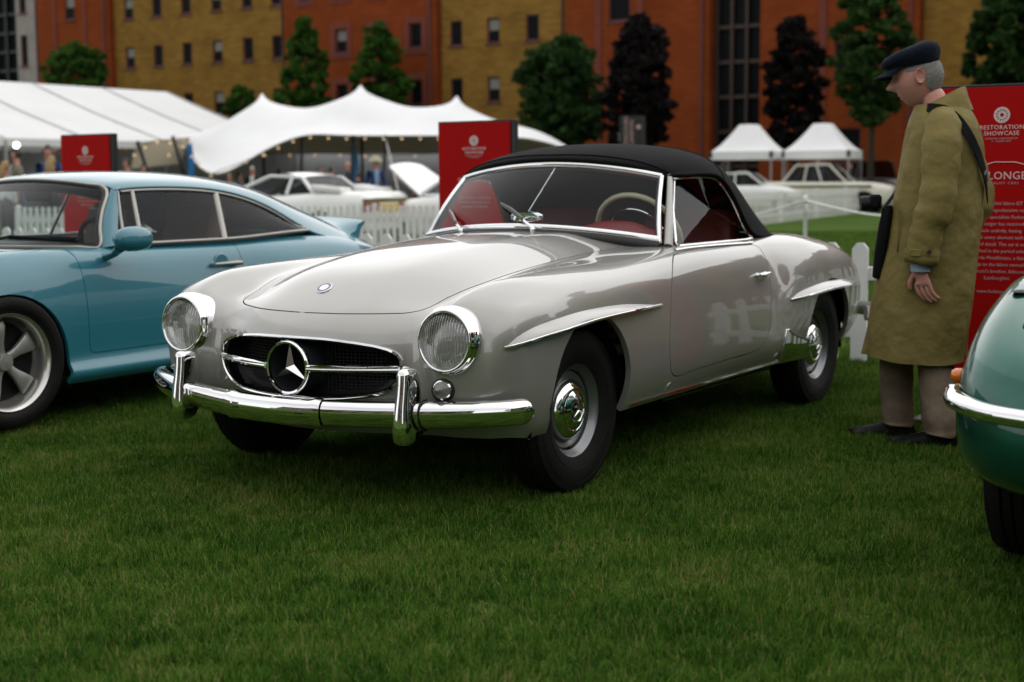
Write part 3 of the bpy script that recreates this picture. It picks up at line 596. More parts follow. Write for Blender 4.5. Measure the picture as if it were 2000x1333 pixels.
    brow([(.50,.593),(.36,.620),(.25,.634),(.10,.645),(-.05,.651),(-.25,.655),(-.56,.657)], [(.50,.595),(.45,.634),(.36,.662),(.20,.681),(.03,.689),(-.25,.686),(-.56,.659)], .037, 0, 14, 'front_wheel_brow')
    brow([(-1.915,.576),(-2.08,.592),(-2.25,.602),(-2.45,.605),(-2.7,.601),(-2.95,.59)], [(-1.915,.580),(-2.0,.612),(-2.2,.634),(-2.4,.640),(-2.7,.628),(-2.95,.594)], .036, 18, 29, 'rear_wheel_brow')
    # ---- sill strip, splash guard, jacking plugs
    for sd in (1,-1):
        m = MB(); q = P.inv([(x, .283) for x in np.linspace(-.35, -1.86, 30)], (0,2), 10, 13, 8, 22); m.tube(P.on(q, .003)*np.array([1,sd,1]), .006, 8, ry=.0085); m.build('sill_strip', CHROME, root)
        m = MB(); m.tube([(-.75,.765*sd,.247),(-1.86,.765*sd,.247)], .012, 8, ry=.006); m.build('sill_lower_strip', SILVER2, root)
        A = []
        for x, zt in ((-1.845,.285),(-1.85,.40),(-1.862,.438),(-1.885,.437),(-1.92,.418),(-1.97,.396),(-2.03,.383),(-2.085,.366),(-2.108,.350)):
            A.append([np.array([x, np.interp(x,[-2.11,-1.98,-1.84],[.874,.868,.851])-.030*max(0,(.35-z)/.08)**1.5, z]) for z in np.linspace(.276, max(zt,.284), 9)])
        A = np.array(A)*np.array([1,sd,1]); m = MB(); m.grid(A); m.tube([r_[-1] for r_ in A], .0045, 6); m.build('splash_guard', CHROME, root, angle=60)
        for x in (-.66, -1.79):
            p, n = P.net.ev(*P.inv([(x, .315)], (0,2), 10, 13, 10, 22)[0]); m = MB(); m.lathe([(.022,.000),(.0215,.0022),(.019,.003),(.0005,.0035)], p*np.array([1,sd,1]), n*np.array([1,sd,1]), 24); m.build('jacking_plug', SILVER, root)
    for x, yc in ((0,.715),(-2.4,.737)):
        for sd in (1,-1): road_wheel(root, (x, yc*sd, .309), sd)
    # ---- rear: bumper, tail lamps
    m = MB(); rp = smooth_path([(-2.93,.875,.43),(-3.1,.875,.425),(-3.27,.80,.42),(-3.42,.6,.42),(-3.5,.3,.42),(-3.52,0,.42)], 24); rp = np.vstack([rp, (rp*np.array([1,-1,1]))[::-1][1:]])
    m.tube(rp, .012, 10, ry=.042); m.build('rear_bumper', CHROME, root)
    for sd in (1,-1):
        m = MB(); m.lathe([(.055,-.02),(.05,.02),(.03,.045),(.0005,.05)], (-3.36,.56*sd,.57), (-1,.3*sd,.1), 24); m.build('tail_lamp', DEEPRED, root)
    # ---- windscreen
    wb = lambda y: np.array([-.845-.43*y*y, y, .934-.142*y*y]); wt = lambda y: np.array([-1.115-.30*y*y, y, 1.222-.215*y*y])
    ys = np.linspace(-1, 1, 33); yb, ytop = .612, .525
    A = np.array([[wb(s_*yb)*(1-t)+wt(s_*ytop)*t + np.array([.018,0,.006])*math.sin(PI*t) for t in np.linspace(0,1,9)] for s_ in ys])
    m = MB(); m.grid(A); ws = m.build('windscreen', GLASS, root)
    loop = np.vstack([A[:,0], A[-1,1:], A[::-1,-1][1:], A[0,::-1][1:-1]])
    lp = smooth_path(loop[::2], 150, True)
    m = MB(); m.tube(A[:,-1], .011, 10, ry=.014)
    for e in (0,-1): m.tube(A[e], .011, 10, ry=.013)
    m.build('windscreen_frame', CHROME, ws)
    m = MB(); m.tube(A[:,0]+np.array([.004,0,.012]), .012, 10, ry=.017); m.build('windscreen_base_trim', CHROME, ws)
    m = MB(); m.tube(A[:,0]+np.array([.012,0,-.020]), .022, 10, ry=.026); m.build('windscreen_seal', GASKET, ws)
    inner = A*.5+A*.5
    m = MB(); m.tube(np.array([A[i,-1] for i in range(33)])+np.array([-.004,0,-.016]), .008, 8); 
    for e in (0,-1): m.tube(A[e]+np.array([-.004,-.013*(1 if e else -1),0]), .007, 8)
    m.build('windscreen_inner_seal', GASKET, ws)
    for sd in (1,-1):
        m = MB(); base = np.array([-1.035,.640*sd,.862]); topp = np.array([-1.232,.549*sd,1.165]); ps = [base*(1-t)+topp*t for t in np.linspace(0,1,8)]
        m.sweep(ps, [(.020*math.cos(t), .028*math.sin(t)) for t in np.linspace(0,2*PI,16,endpoint=False)], up=(1,0,0), scale=np.linspace(1.0,.62,8)); m.build('screen_pillar', SILVER, root)
        m = MB(); m.tube(np.array(ps)+np.array([-.030,.006*sd,0]), .006, 8); m.build('pillar_trim', CHROME, root)
    for yp, y2 in ((.105,-.165),(-.30,-.50)):
        m = MB(); a = wb(yp)+np.array([.055,0,-.002]); b = wb(y2)*.62+wt(y2)*.38+np.array([.022,0,.012]); e = a*.42+b*.58+np.array([.012,0,.02])
        m.lathe([(.013,-.02),(.012,.012),(.006,.018)], a, (.2,0,1), 16); m.tube([a+np.array([0,0,.012]), a*.7+e*.3+np.array([.01,0,.012]), e], [.008,.007,.0055], 8)
        wv = m.build('wiper', CHROME, root); m = MB(); ctr = e; dv = (b-e); dv = dv/np.linalg.norm(dv)
        c1, c2 = ctr-dv*.115-np.array([0,0,.012]), ctr+dv*.115; m.tube([c1, ctr, c2], [.005,.007,.004], 6, ry=[.010,.012,.009]); m.build('wiper_blade', mat('wiper_blade_grey', (.20,.20,.19), .35, .6), wv)
    # ---- soft top
    rows = [[(-1.108,0,1.235),(-1.12,.2,1.226),(-1.152,.37,1.204),(-1.183,.48,1.179),(-1.205,.535,1.158)],
            [(-1.118,0,1.258),(-1.13,.2,1.250),(-1.163,.38,1.228),(-1.20,.495,1.198),(-1.228,.558,1.166)],
            [(-1.25,0,1.293),(-1.25,.2,1.286),(-1.27,.39,1.258),(-1.28,.52,1.218),(-1.29,.595,1.168)],
            [(-1.45,0,1.318),(-1.45,.22,1.310),(-1.45,.41,1.280),(-1.44,.545,1.232),(-1.43,.622,1.172)],
            [(-1.65,0,1.322),(-1.65,.22,1.313),(-1.65,.41,1.282),(-1.61,.555,1.225),(-1.565,.638,1.155)],
            [(-1.85,0,1.306),(-1.85,.22,1.297),(-1.84,.41,1.260),(-1.76,.57,1.185),(-1.675,.658,1.065)],
            [(-2.02,0,1.25),(-2.02,.22,1.24),(-1.99,.415,1.195),(-1.90,.585,1.10),(-1.76,.676,.955)],
            [(-2.18,0,1.135),(-2.17,.22,1.125),(-2.13,.43,1.075),(-2.03,.605,.995),(-1.85,.69,.885)],
            [(-2.32,0,1.0),(-2.31,.22,.99),(-2.265,.435,.955),(-2.16,.61,.915),(-2.0,.688,.874)],
            [(-2.39,0,.905),(-2.38,.22,.902),(-2.335,.435,.893),(-2.235,.60,.88),(-2.10,.678,.872)]]
    TN = Net(rows, True); TP = Panels(TN, 7, 7); TP.cut([]); st = TP.panel('soft_top', np.ones(len(TP.c), bool), FABRIC, root, flange=.02)
    # seams and edge binding of the hood fabric
    for uu in (1.15, 4.55):
        m = MB(); q = np.array([(uu+.12*math.sin(v), v) for v in np.linspace(0, 4, 30)]); h1 = TP.on(q, .001); m.tube(np.vstack([(h1*np.array([1,-1,1]))[::-1], h1[1:]]), .003, 6, ry=.0045); m.build('seam', FABRIC, st)
    for sd in (1,-1):
        m = MB(); q = np.array([(u_, 3.98) for u_ in np.linspace(0.6, 9, 60)]); m.tube(TP.on(q, .002)*np.array([1,sd,1]), .007, 8); m.build('edge_binding', FABRIC, st)
        # side window with chrome frame
        cr = [TP.net.ev(u_, 4, False)+np.array([0,-.012,-.012]) for u_ in np.linspace(1.1, 7.05, 26)]
        bot = np.linspace(cr[-1], np.array([-1.055,.668,.868]), 10); bot[:,2] = .866; bot = bot[1:]
        fr = np.linspace(bot[-1], cr[0], 7)[1:-1]
        lp = np.vstack([cr, bot, fr])*np.array([1,sd,1]); m = MB(); m.tube(resample(lp, 80), .0065, 8, closed=True, cap=False); sw = m.build('side_window', CHROME, root)
        m = MB(); mid = lp.mean(0); mid[1] = np.interp(mid[2], [.866,1.16], [.668,.60])*sd; 
        rings = [lp, lp*.66+mid*.34, lp*.33+mid*.67, np.repeat(mid[None], len(lp), 0)]; m.grid(np.array(rings), cv=True); m.build('pane', GLASS, sw)
        q = P.inv([(x, .742 if False else .722) for x in np.linspace(-.93,-1.74,20)], (0,1), 5, 9, 13, 21); m = MB(); pz = P.on(q, .004)*np.array([1,sd,1]); m.tube(pz, .008, 8, ry=.007); m.build('belt_trim', CHROME, root)
    # ---- interior
    m = MB(); A = []
    for y in np.linspace(-.60,.60,31):
        hump = .045*math.exp(-((y-.36)/.15)**4); A.append([(-.92-.33*y*y,y,.90),(-1.0-.2*y*y,y,.925+hump*.8),(-1.07-.1*y*y,y,.925+hump),(-1.12-.05*y*y,y,.90+hump*.7),(-1.14,y,.82),(-1.10,y,.62)])
    m.grid(A); m.build('dashboard', RED_LEATHER, root)
    m = MB(); m.box((-1.55,0,.36),(1.15,1.3,.06)); m.box((-2.02,0,.62),(.06,1.28,.52)); m.box((-1.55,.73,.58),(1.1,.03,.5)); m.box((-1.55,-.73,.58),(1.1,.03,.5)); m.build('cabin_lining', mat('dark_carpet', (.03,.008,.008), .9), root)
    for sd in (1,-1):
        m = MB()
        for (cx, cz, L_, W_, Hh, a) in ((-1.55,.50,.50,.50,.16,-.12),(-1.86,.72,.14,.50,.56,-.22)):
            A = []
            for u_ in np.linspace(-1,1,11):
                for_ = []
                for t in np.linspace(0,2*PI,24,endpoint=False):
                    e = .45; yy = W_/2*math.copysign(abs(math.cos(t))**e, math.cos(t)); xx = L_/2*math.copysign(abs(math.sin(t))**e, math.sin(t)); k_ = (1-abs(u_)**6)**.5*.12+.88
                    pt = Ry(a) @ np.array([xx*k_, yy*k_, Hh/2*u_]); for_.append((cx+pt[0], .33*sd+pt[1], cz+pt[2]))
                A.append(for_)
            m.grid(A, cv=True); n_ = 24; o = len(m.v)-11*n_; m.f += [tuple(range(o,o+n_)), tuple(range(o+10*n_,o+11*n_))]; m.m += [0,0]
        m.build('seat', RED_LEATHER, root)
    wc = np.array([-1.30,.36,.905]); ax = np.array([-.86,0,.50]); d, s_, u = frame(ax); ring = [wc+.205*(math.cos(t)*s_+math.sin(t)*u) for t in np.linspace(0,2*PI,48,endpoint=False)]
    m = MB(); m.tube(ring, [.0125+.0012*(i%2) for i in range(48)], 10, closed=True); 
    for t in (PI/2+PI/2.1, PI/2-PI/2.1, -PI/2): m.tube([wc-d*.03, wc+.2*(math.cos(t)*s_+math.sin(t)*u)], [.014,.008], 6)
    m.lathe([(.05,-.02),(.04,-.045),(.0005,-.05)], wc, -ax*-1, 20); sw = m.build('steering_wheel', CREAM, root)
    m = MB(); hr = [wc-d*.015+.14*(math.cos(t)*s_+math.sin(t)*u) for t in np.linspace(.1,PI-.1,24)]; m.tube(hr, .004, 6); m.build('horn_ring', CHROME, sw)
    m = MB(); m.tube([wc, wc-ax*.35], .018, 8); m.build('steering_column', BLACK, sw)
    # mirror, sun visor rod
    mc = np.array([-.985,.0,1.0]) ; mc = np.array([-1.0,-.055,.985])
    m = MB(); A = []
    for k_, f_ in ((-1,.55),(-.8,.9),(-.2,1),(.4,.95),(1,.75)):
        A.append([mc+np.array([.022*k_, .085*f_*math.copysign(abs(math.cos(t))**.6, math.cos(t)), .028*f_*math.copysign(abs(math.sin(t))**.7, math.sin(t))]) for t in np.linspace(0,2*PI,24,endpoint=False)])
    m.grid(A, cv=True); m.f += [tuple(range(24)), tuple(range(96,120))]; m.m += [0,0]; mi = m.build('rear_view_mirror', CHROME, root)
    m = MB(); m.tube([(-.99,-.07,.93),(-1.0,-.06,.96)], .006, 8); m.build('mirror_foot', CHROME, mi)
    m = MB(); m.tube([(-.985,-.07,.965),(-1.10,.035,1.205)], .0035, 6); m.build('mirror_rod', CHROME, mi)
    return root
ROADSTER = build_roadster()
# ================================================================ ground and lawn
def lawn_material():
    m = mat('lawn_soil', (.028,.055,.008), .95, spec=.1); t = m.node_tree; b = t.nodes['Principled BSDF']
    g = t.nodes.new('ShaderNodeNewGeometry'); a = t.nodes.new('ShaderNodeTexNoise'); a.inputs['Scale'].default_value = .35; a.inputs['Detail'].default_value = 8; a.inputs['Roughness'].default_value = .7
    f_ = t.nodes.new('ShaderNodeTexNoise'); f_.inputs['Scale'].default_value = 22; f_.inputs['Detail'].default_value = 5
    t.links.new(g.outputs['Position'], a.inputs['Vector']); t.links.new(g.outputs['Position'], f_.inputs['Vector'])
    ad = t.nodes.new('ShaderNodeMath'); ad.operation = 'ADD'; t.links.new(a.outputs['Fac'], ad.inputs[0]); t.links.new(f_.outputs['Fac'], ad.inputs[1])
    cr = t.nodes.new('ShaderNodeValToRGB'); cr.color_ramp.elements[0].position = .32; cr.color_ramp.elements[0].color = (.030,.062,.007,1); cr.color_ramp.elements[1].position = .68; cr.color_ramp.elements[1].color = (.075,.130,.018,1)
    mr = t.nodes.new('ShaderNodeMath'); mr.operation = 'MULTIPLY'; mr.inputs[1].default_value = .5; t.links.new(ad.outputs[0], mr.inputs[0]); t.links.new(mr.outputs[0], cr.inputs[0]); t.links.new(cr.outputs[0], b.inputs['Base Color'])
    bp = t.nodes.new('ShaderNodeBump'); bp.inputs['Strength'].default_value = .9; bp.inputs['Distance'].default_value = .04; t.links.new(f_.outputs['Fac'], bp.inputs['Height']); t.links.new(bp.outputs[0], b.inputs['Normal'])
    return m
m = MB(); m.add([(-400,-400,0),(300,-400,0),(300,300,0),(-400,300,0)], [(0,1,2,3)]); tag(m.build('ground', lawn_material(), smooth=False), kind='structure')

def blade_material():
    m = bpy.data.materials.new('grass_blade'); m.use_nodes = True; t = m.node_tree; b = t.nodes['Principled BSDF']; b.inputs['Roughness'].default_value = .6; b.inputs['Specular IOR Level'].default_value = .08
    at = t.nodes.new('ShaderNodeAttribute'); at.attribute_name = 'tint'
    g = t.nodes.new('ShaderNodeNewGeometry'); n = t.nodes.new('ShaderNodeTexNoise'); n.inputs['Scale'].default_value = 1.9; n.inputs['Detail'].default_value = 7; n.inputs['Roughness'].default_value = .68; t.links.new(g.outputs['Position'], n.inputs['Vector'])
    ad = t.nodes.new('ShaderNodeMath'); ad.operation = 'MULTIPLY_ADD'; ad.inputs[1].default_value = 1.7; ad.inputs[2].default_value = -.85; t.links.new(n.outputs['Fac'], ad.inputs[0])
    s = t.nodes.new('ShaderNodeMath'); s.operation = 'ADD'; t.links.new(at.outputs['Fac'], s.inputs[0]); t.links.new(ad.outputs[0], s.inputs[1])
    cr = t.nodes.new('ShaderNodeValToRGB'); e = cr.color_ramp.elements; e[0].position = .0; e[0].color = (.017,.055,.005,1); e[1].position = .5; e[1].color = (.060,.150,.014,1)
    k = e.new(.85); k.color = (.16,.235,.036,1); k = e.new(.97); k.color = (.25,.22,.085,1)
    t.links.new(s.outputs[0], cr.inputs[0]); t.links.new(cr.outputs[0], b.inputs['Base Color'])
    tl = t.nodes.new('ShaderNodeBsdfTranslucent'); mx = t.nodes.new('ShaderNodeMixShader'); mx.inputs[0].default_value = .30; t.links.new(cr.outputs[0], tl.inputs['Color'])
    t.links.new(b.outputs[0], mx.inputs[1]); t.links.new(tl.outputs[0], mx.inputs[2]); t.links.new(mx.outputs[0], t.nodes['Material Output'].inputs['Surface'])
    return m
BLADE = blade_material()
def turf_patch(name, size, n, h, w_, seed):
    r = np.random.default_rng(seed); V = []; Fc = []; T = []
    for i in range(n):
        x, y = (r.random(2)-.5)*size; a = r.random()*2*PI; L = h*(.55+.75*r.random()); lean = min(1.0, .12+r.random()**.9*1.0); b = r.random()*2*PI; ww = w_*(.7+.6*r.random())
        sx, sy = math.cos(a)*ww/2, math.sin(a)*ww/2; o = len(V); dx, dy = math.cos(b)*lean*L, math.sin(b)*lean*L; zt = L*math.sqrt(max(.08, 1-lean*lean*.92))
        V += [(x-sx,y-sy,0),(x+sx,y+sy,0),(x+dx*.35+sx*.8,y+dy*.35+sy*.8,zt*.6),(x+dx*.35-sx*.8,y+dy*.35-sy*.8,zt*.6),(x+dx,y+dy,zt)]
        Fc += [(o,o+1,o+2,o+3),(o+3,o+2,o+4)]; tt = .02+.85*r.random() if r.random() > .05 else 1.15+.2*r.random(); T += [tt]*5
    me = bpy.data.meshes.new(name); me.from_pydata(V, [], Fc); me.materials.append(BLADE); at = me.attributes.new('tint', 'FLOAT', 'POINT'); at.data.foreach_set('value', T); me.shade_smooth()
    return me
def lawn(name, label, patches, pts, rz, sc, idx):
    col = bpy.data.collections.new(name+'_patches')
    for k, me in enumerate(patches): col.objects.link(bpy.data.objects.new('%s_patch_%02d' % (name, k), me))
    me = bpy.data.meshes.new(name); me.from_pydata([tuple(map(float, p)) for p in pts], [], [])
    for nm, arr, ty in (('rz', rz, 'FLOAT'), ('sc', sc, 'FLOAT'), ('idx', idx, 'INT')):
        a = me.attributes.new(nm, ty, 'POINT'); a.data.foreach_set('value', arr)
    o = link(name, me); tag(o, kind='stuff')
    g = bpy.data.node_groups.new(name, 'GeometryNodeTree'); g.interface.new_socket('Geometry', in_out='INPUT', socket_type='NodeSocketGeometry'); g.interface.new_socket('Geometry', in_out='OUTPUT', socket_type='NodeSocketGeometry')
    gi, go = g.nodes.new('NodeGroupInput'), g.nodes.new('NodeGroupOutput'); ip = g.nodes.new('GeometryNodeInstanceOnPoints'); ci = g.nodes.new('GeometryNodeCollectionInfo'); ci.inputs['Collection'].default_value = col; ci.inputs['Separate Children'].default_value = True; ci.inputs['Reset Children'].default_value = True
    def na(nm, ty): n = g.nodes.new('GeometryNodeInputNamedAttribute'); n.data_type = ty; n.inputs['Name'].default_value = nm; return n
    cx = g.nodes.new('ShaderNodeCombineXYZ'); rzn = na('rz', 'FLOAT'); scn = na('sc', 'FLOAT'); idn = na('idx', 'INT')
    g.links.new(rzn.outputs['Attribute'], cx.inputs['Z']); er = g.nodes.new('FunctionNodeEulerToRotation'); g.links.new(cx.outputs[0], er.inputs[0])
    sx = g.nodes.new('ShaderNodeCombineXYZ'); sx.inputs['X'].default_value = 1; sx.inputs['Y'].default_value = 1; g.links.new(scn.outputs['Attribute'], sx.inputs['Z'])
    ip.inputs['Pick Instance'].default_value = True
    g.links.new(gi.outputs[0], ip.inputs['Points']); g.links.new(ci.outputs[0], ip.inputs['Instance']); g.links.new(idn.outputs['Attribute'], ip.inputs['Instance Index']); g.links.new(er.outputs[0], ip.inputs['Rotation']); g.links.new(sx.outputs[0], ip.inputs['Scale']); g.links.new(ip.outputs[0], go.inputs[0])
    md = o.modifiers.new('turf', 'NODES'); md.node_group = g
    tag(o, label, 'grass'); return o
def lawn_points(step, d0, d1, jit=.3, margin=1.7):
    fh = np.array([math.cos(YAW), math.sin(YAW)]); rh = np.array([math.sin(YAW), -math.cos(YAW)])
    P = []
    for a in np.arange(d0, d1, step):
        wdt = .372*a*margin + .25
        for b in np.arange(-wdt, wdt, step): P.append((a, b))
    P = np.array(P) + (RNG.random((len(P), 2))-.5)*step*jit
    xy = CAM[:2] + P[:,:1]*fh + P[:,1:]*rh
    return np.c_[xy, np.zeros(len(xy))]
p1 = lawn_points(.17, 1.2, 9.5); n1 = len(p1)
lawn('lawn_grass', 'short mown green lawn grass under and around the show cars', [turf_patch('turf_near', .24, 720, .034, .0030, k) for k in range(7)], p1, RNG.random(n1)*6.28, .8+.45*RNG.random(n1), RNG.integers(0, 7, n1))
p2 = lawn_points(.42, 9.4, 30); n2 = len(p2)
lawn('lawn_grass_far', 'mown lawn grass stretching behind the cars to the fences', [turf_patch('turf_mid', .60, 620, .040, .008, 50+k) for k in range(5)], p2, RNG.random(n2)*6.28, .7+.4*RNG.random(n2), RNG.integers(0, 5, n2))

# ================================================================ picket fences
def picket_mesh(h, w_, th, kind):
    m = MB()
    if kind == 'cut': o = [(-w_/2,0),(w_/2,0),(w_/2,h-.035),(w_/2-.03,h),(-w_/2+.03,h),(-w_/2,h-.035)]
    else: o = [(-w_/2,0),(w_/2,0),(w_/2,h-.10)] + [(w_/2*.55,h-.085)] + [(w_/2*.95*math.cos(t), h-.045+.045*math.sin(t)) for t in np.linspace(-.6,PI+.6,9)] + [(-w_/2*.55,h-.085),(-w_/2,h-.10)]
    m.prism(o, 0, -th/2, th/2); return m.mesh('picket', WHITE, smooth=False)
def fence(name, label, a, b, h, w_, pitch, kind, rails, group, every=18):
    a, b = np.array(a, float), np.array(b, float); L = np.linalg.norm(b-a); ang = math.atan2(b[1]-a[1], b[0]-a[0]) - PI/2
    root = thing(name, label, 'fence', (a[0], a[1], 0), ang, group); me = picket_mesh(h, w_, .022, kind); pm = picket_mesh(h+.03, w_*1.25, .06, kind)
    n = int(L/pitch)
    for k in range(n):
        o = link('picket' if k % every else 'post', me if k % every else pm, root, (0, k*pitch, 0)); o.rotation_euler = (0, random.uniform(-.012,.012), 0) if k % every else (0,0,0)
    for z in rails:
        m = MB(); m.box((-.028, L/2, z), (.03, L, .085), bev=.004); m.build('rail', WHITE, root)
    return root
fence('picket_fence', 'white picket fence with clipped tops directly behind the roadster', (-4.1,-11.955), (-4.1,9), .75, .10, .185, 'cut', (.20,.56), 'white picket fences')
fence('picket_fence', 'low white picket fence in front of the two white cars', (-9.6,-14.5), (-13.6,-6.0), .80, .062, .098, 'round', (.20,.60), 'white picket fences', 14)
fence('picket_fence', 'long distant white picket fence across the lawn before the cream saloon', tuple(on_z(1440,445)[:2]), tuple(on_z(1800,401)[:2]), .82, .095, .26, 'round', (.20,.62), 'white picket fences', 16)
# rope barrier on the lawn behind the roadster
def rope_post(u, v, label):
    p = on_z(u, v); root = thing('rope_post', label, 'post', p, 0, 'rope barrier posts'); m = MB(); m.lathe([(.022,0),(.022,.86),(.03,.87),(.034,.90),(.028,.94),(.0005,.955)], (0,0,0), (0,0,1), 14); m.build('shaft', WHITE, root)
    m = MB(); m.lathe([(.10,0),(.10,.012),(.03,.02)], (0,0,0), (0,0,1), 20); m.build('base', WHITE, root); m = MB(); m.box((.03,.02,.80), (.03,.03,.10), bev=.008); m.build('hook', WHITE, root); return p
q1 = rope_post(1571, 545, 'slim white rope post on lawn behind the roadster tail')
q2 = rope_post(1985, 640, 'slim white rope post hidden behind the red board'); q0 = at_depth(1300, 470, 19); q0[2] = .6
for a_, b_, lb in ((q1, q2, 'white rope running right from the slim white post'), (q1, q0, 'white rope sagging left from the slim white post')):
    m = MB(); t = np.linspace(0,1,20)[:,None]; ro = np.array(a_)*(1-t)+np.array(b_)*t; ro[:,2] = .90-.12*np.sin(PI*t[:,0])-(0 if b_ is q2 else .25*t[:,0]); m.tube(ro, .011, 8); tag(m.build('barrier_rope', WHITE), lb, 'rope')

# ================================================================ red information boards
BRED = mat('board_red', (.42,.005,.005), .6, noise=(2,(.39,.005,.005),.4,.7), spec=.1); BBLK = mat('board_black', (.012,.012,.013), .5); BTXT = mat('board_print', (.72,.60,.58), .5); BTXT2 = mat('board_small_print', (.56,.36,.35), .5)
def board(label, y, lines, title, title_sz=.058, x=-3.9, logo2=None):
    root = thing('information_board', label, 'sign', (x, y, 0), 0, 'red information boards')
    m = MB(); m.box((-.035,0,.79), (.066,.64,1.56), bev=.003); m.build('board_case', BBLK, root)
    m = MB(); m.box((.003,-.008,.79), (.008,.606,1.535)); m.build('board_face', BRED, root)
    m = MB(); m.box((-.035,0,.012), (.34,.70,.024), bev=.004); m.build('foot', BBLK, root)
    rt = (PI/2, 0, PI/2); X = .0078; zl = 1.430
    m = MB(); m.lathe([(.036,0),(.036,.002),(.027,.002),(.027,0)], (X,-.004,zl), (1,0,0), 36)
    for k in range(12): m.box((X+.001, -.004+.0245*math.cos(k*PI/6), zl+.0245*math.sin(k*PI/6)), (.002,.007,.007), Rx(k*PI/6))
    m.lathe([(.019,0),(.019,.002),(.009,.002),(.009,0)], (X,-.004,zl), (1,0,0), 30); m.build('gear_emblem', BTXT, root)
    text('RESTORATION', .0275, BTXT, root, (X,-.004,1.374), rt, spacing=1.1); text('SHOWCASE', .0275, BTXT, root, (X,-.004,1.347), rt, spacing=1.1)
    text('LONDON CONCOURS BY\n6 - 8 JUNE 2023', .0115, BTXT2, root, (X,-.004,1.318), rt, spacing=1.1)
    text(title, title_sz, BTXT, root, (X,-.004,1.155), rt, spacing=1.05)
    if logo2: text(logo2, .0165, BTXT2, root, (X,-.004,1.122), rt, spacing=1.35); m = MB(); m.tube([(X,-.20,1.19),(X,-.10,1.198),(X,-.03,1.218),(X,.06,1.217),(X,.13,1.199),(X,.19,1.192)], .003, 6, ry=.0022); m.build('car_outline_emblem', BTXT, root)
    nl = lines.count('\n')+1; text(lines, .0225, BTXT2, root, (X,-.004,1.045-.0155*nl), rt, line=1.38, name='paragraph')
    return root
board('tall red information board behind the roadster windscreen', -2.30, 'Hilton & Moss has established\nitself as a leading authority in\nrestoration. The fantastic', 'HILTON & MOSS', .036)
board('red information board seen over the roof of the blue coupe', -6.33, 'Founded in 2008, Thornley\nhas restored and re-made\nclassic sports cars', 'THORNLEY KELHAM', .034)
board('red information board behind the man in the raincoat', 1.735, 'The Lamborghini Islero GT had\nreceived a comprehensive rebuild\nby marque specialists Furlonger\nCars. Furlonger has restored the\nvehicle entirely, having\nrestored every element with the\nfinest of detail. The car is now\nrefinished in the period colour\nof Verde Metallizzato, a fitting\nhomage to the Islero owned by\nFerruccio\'s brother, Edmondo\nLamborghini.\n\nwww.furlonger.com', 'FURLONGER', .050, logo2='SPECIALIST CARS', x=-2.22)

# ================================================================ buildings
def brick(name, c1, c2, mort, sc=1.0):
    m = mat(name, c1, .9, spec=.08); t = m.node_tree; b = t.nodes['Principled BSDF']; tc = t.nodes.new('ShaderNodeTexCoord'); mp = t.nodes.new('ShaderNodeMapping'); mp.inputs['Rotation'].default_value = (0, R(90), 0)
    sx = t.nodes.new('ShaderNodeSeparateXYZ'); cx = t.nodes.new('ShaderNodeCombineXYZ'); t.links.new(tc.outputs['Object'], sx.inputs[0]); t.links.new(sx.outputs['Y'], cx.inputs['X']); t.links.new(sx.outputs['Z'], cx.inputs['Y'])
    bk = t.nodes.new('ShaderNodeTexBrick'); bk.inputs['Color1'].default_value = (*c1,1); bk.inputs['Color2'].default_value = (*c2,1); bk.inputs['Mortar'].default_value = (*mort,1); bk.inputs['Scale'].default_value = 1; bk.inputs['Brick Width'].default_value = .225*sc; bk.inputs['Row Height'].default_value = .075*sc; bk.inputs['Mortar Size'].default_value = .008*sc
    t.links.new(cx.outputs[0], bk.inputs['Vector']); n = t.nodes.new('ShaderNodeTexNoise'); n.inputs['Scale'].default_value = .55; n.inputs['Detail'].default_value = 7; t.links.new(tc.outputs['Object'], n.inputs['Vector'])
    mx = t.nodes.new('ShaderNodeMix'); mx.data_type = 'RGBA'; mx.blend_type = 'MULTIPLY'; mx.inputs['Factor'].default_value = .55; cr = t.nodes.new('ShaderNodeValToRGB'); cr.color_ramp.elements[0].position = .3; cr.color_ramp.elements[0].color = (.62,.6,.58,1); cr.color_ramp.elements[1].position = .7; cr.color_ramp.elements[1].color = (1.15,1.12,1.1,1)
    t.links.new(n.outputs['Fac'], cr.inputs[0]); t.links.new(bk.outputs['Color'], mx.inputs['A']); t.links.new(cr.outputs[0], mx.inputs['B']); t.links.new(mx.outputs['Result'], b.inputs['Base Color']); return m
ORANGE = brick('orange_brick', (.23,.046,.010), (.19,.036,.008), (.18,.055,.022), 2.4); YELLOW = brick('yellow_brick', (.27,.148,.028), (.19,.098,.018), (.21,.13,.045), 2.4)
STONE = mat('pale_stone', (.30,.27,.25), .85, noise=(.8,(.22,.2,.19),.35,.7)); FRAMEC = mat('purple_brown_frame', (.10,.028,.03), .6); OPANE = mat('dark_window_pane', (.008,.009,.010), .3, spec=.04); BAND = mat('dark_brick_band', (.17,.038,.022), .9, noise=(4,(.12,.03,.02),.4,.7))
BLIND = mat('window_blind', (.20,.19,.17), .8)
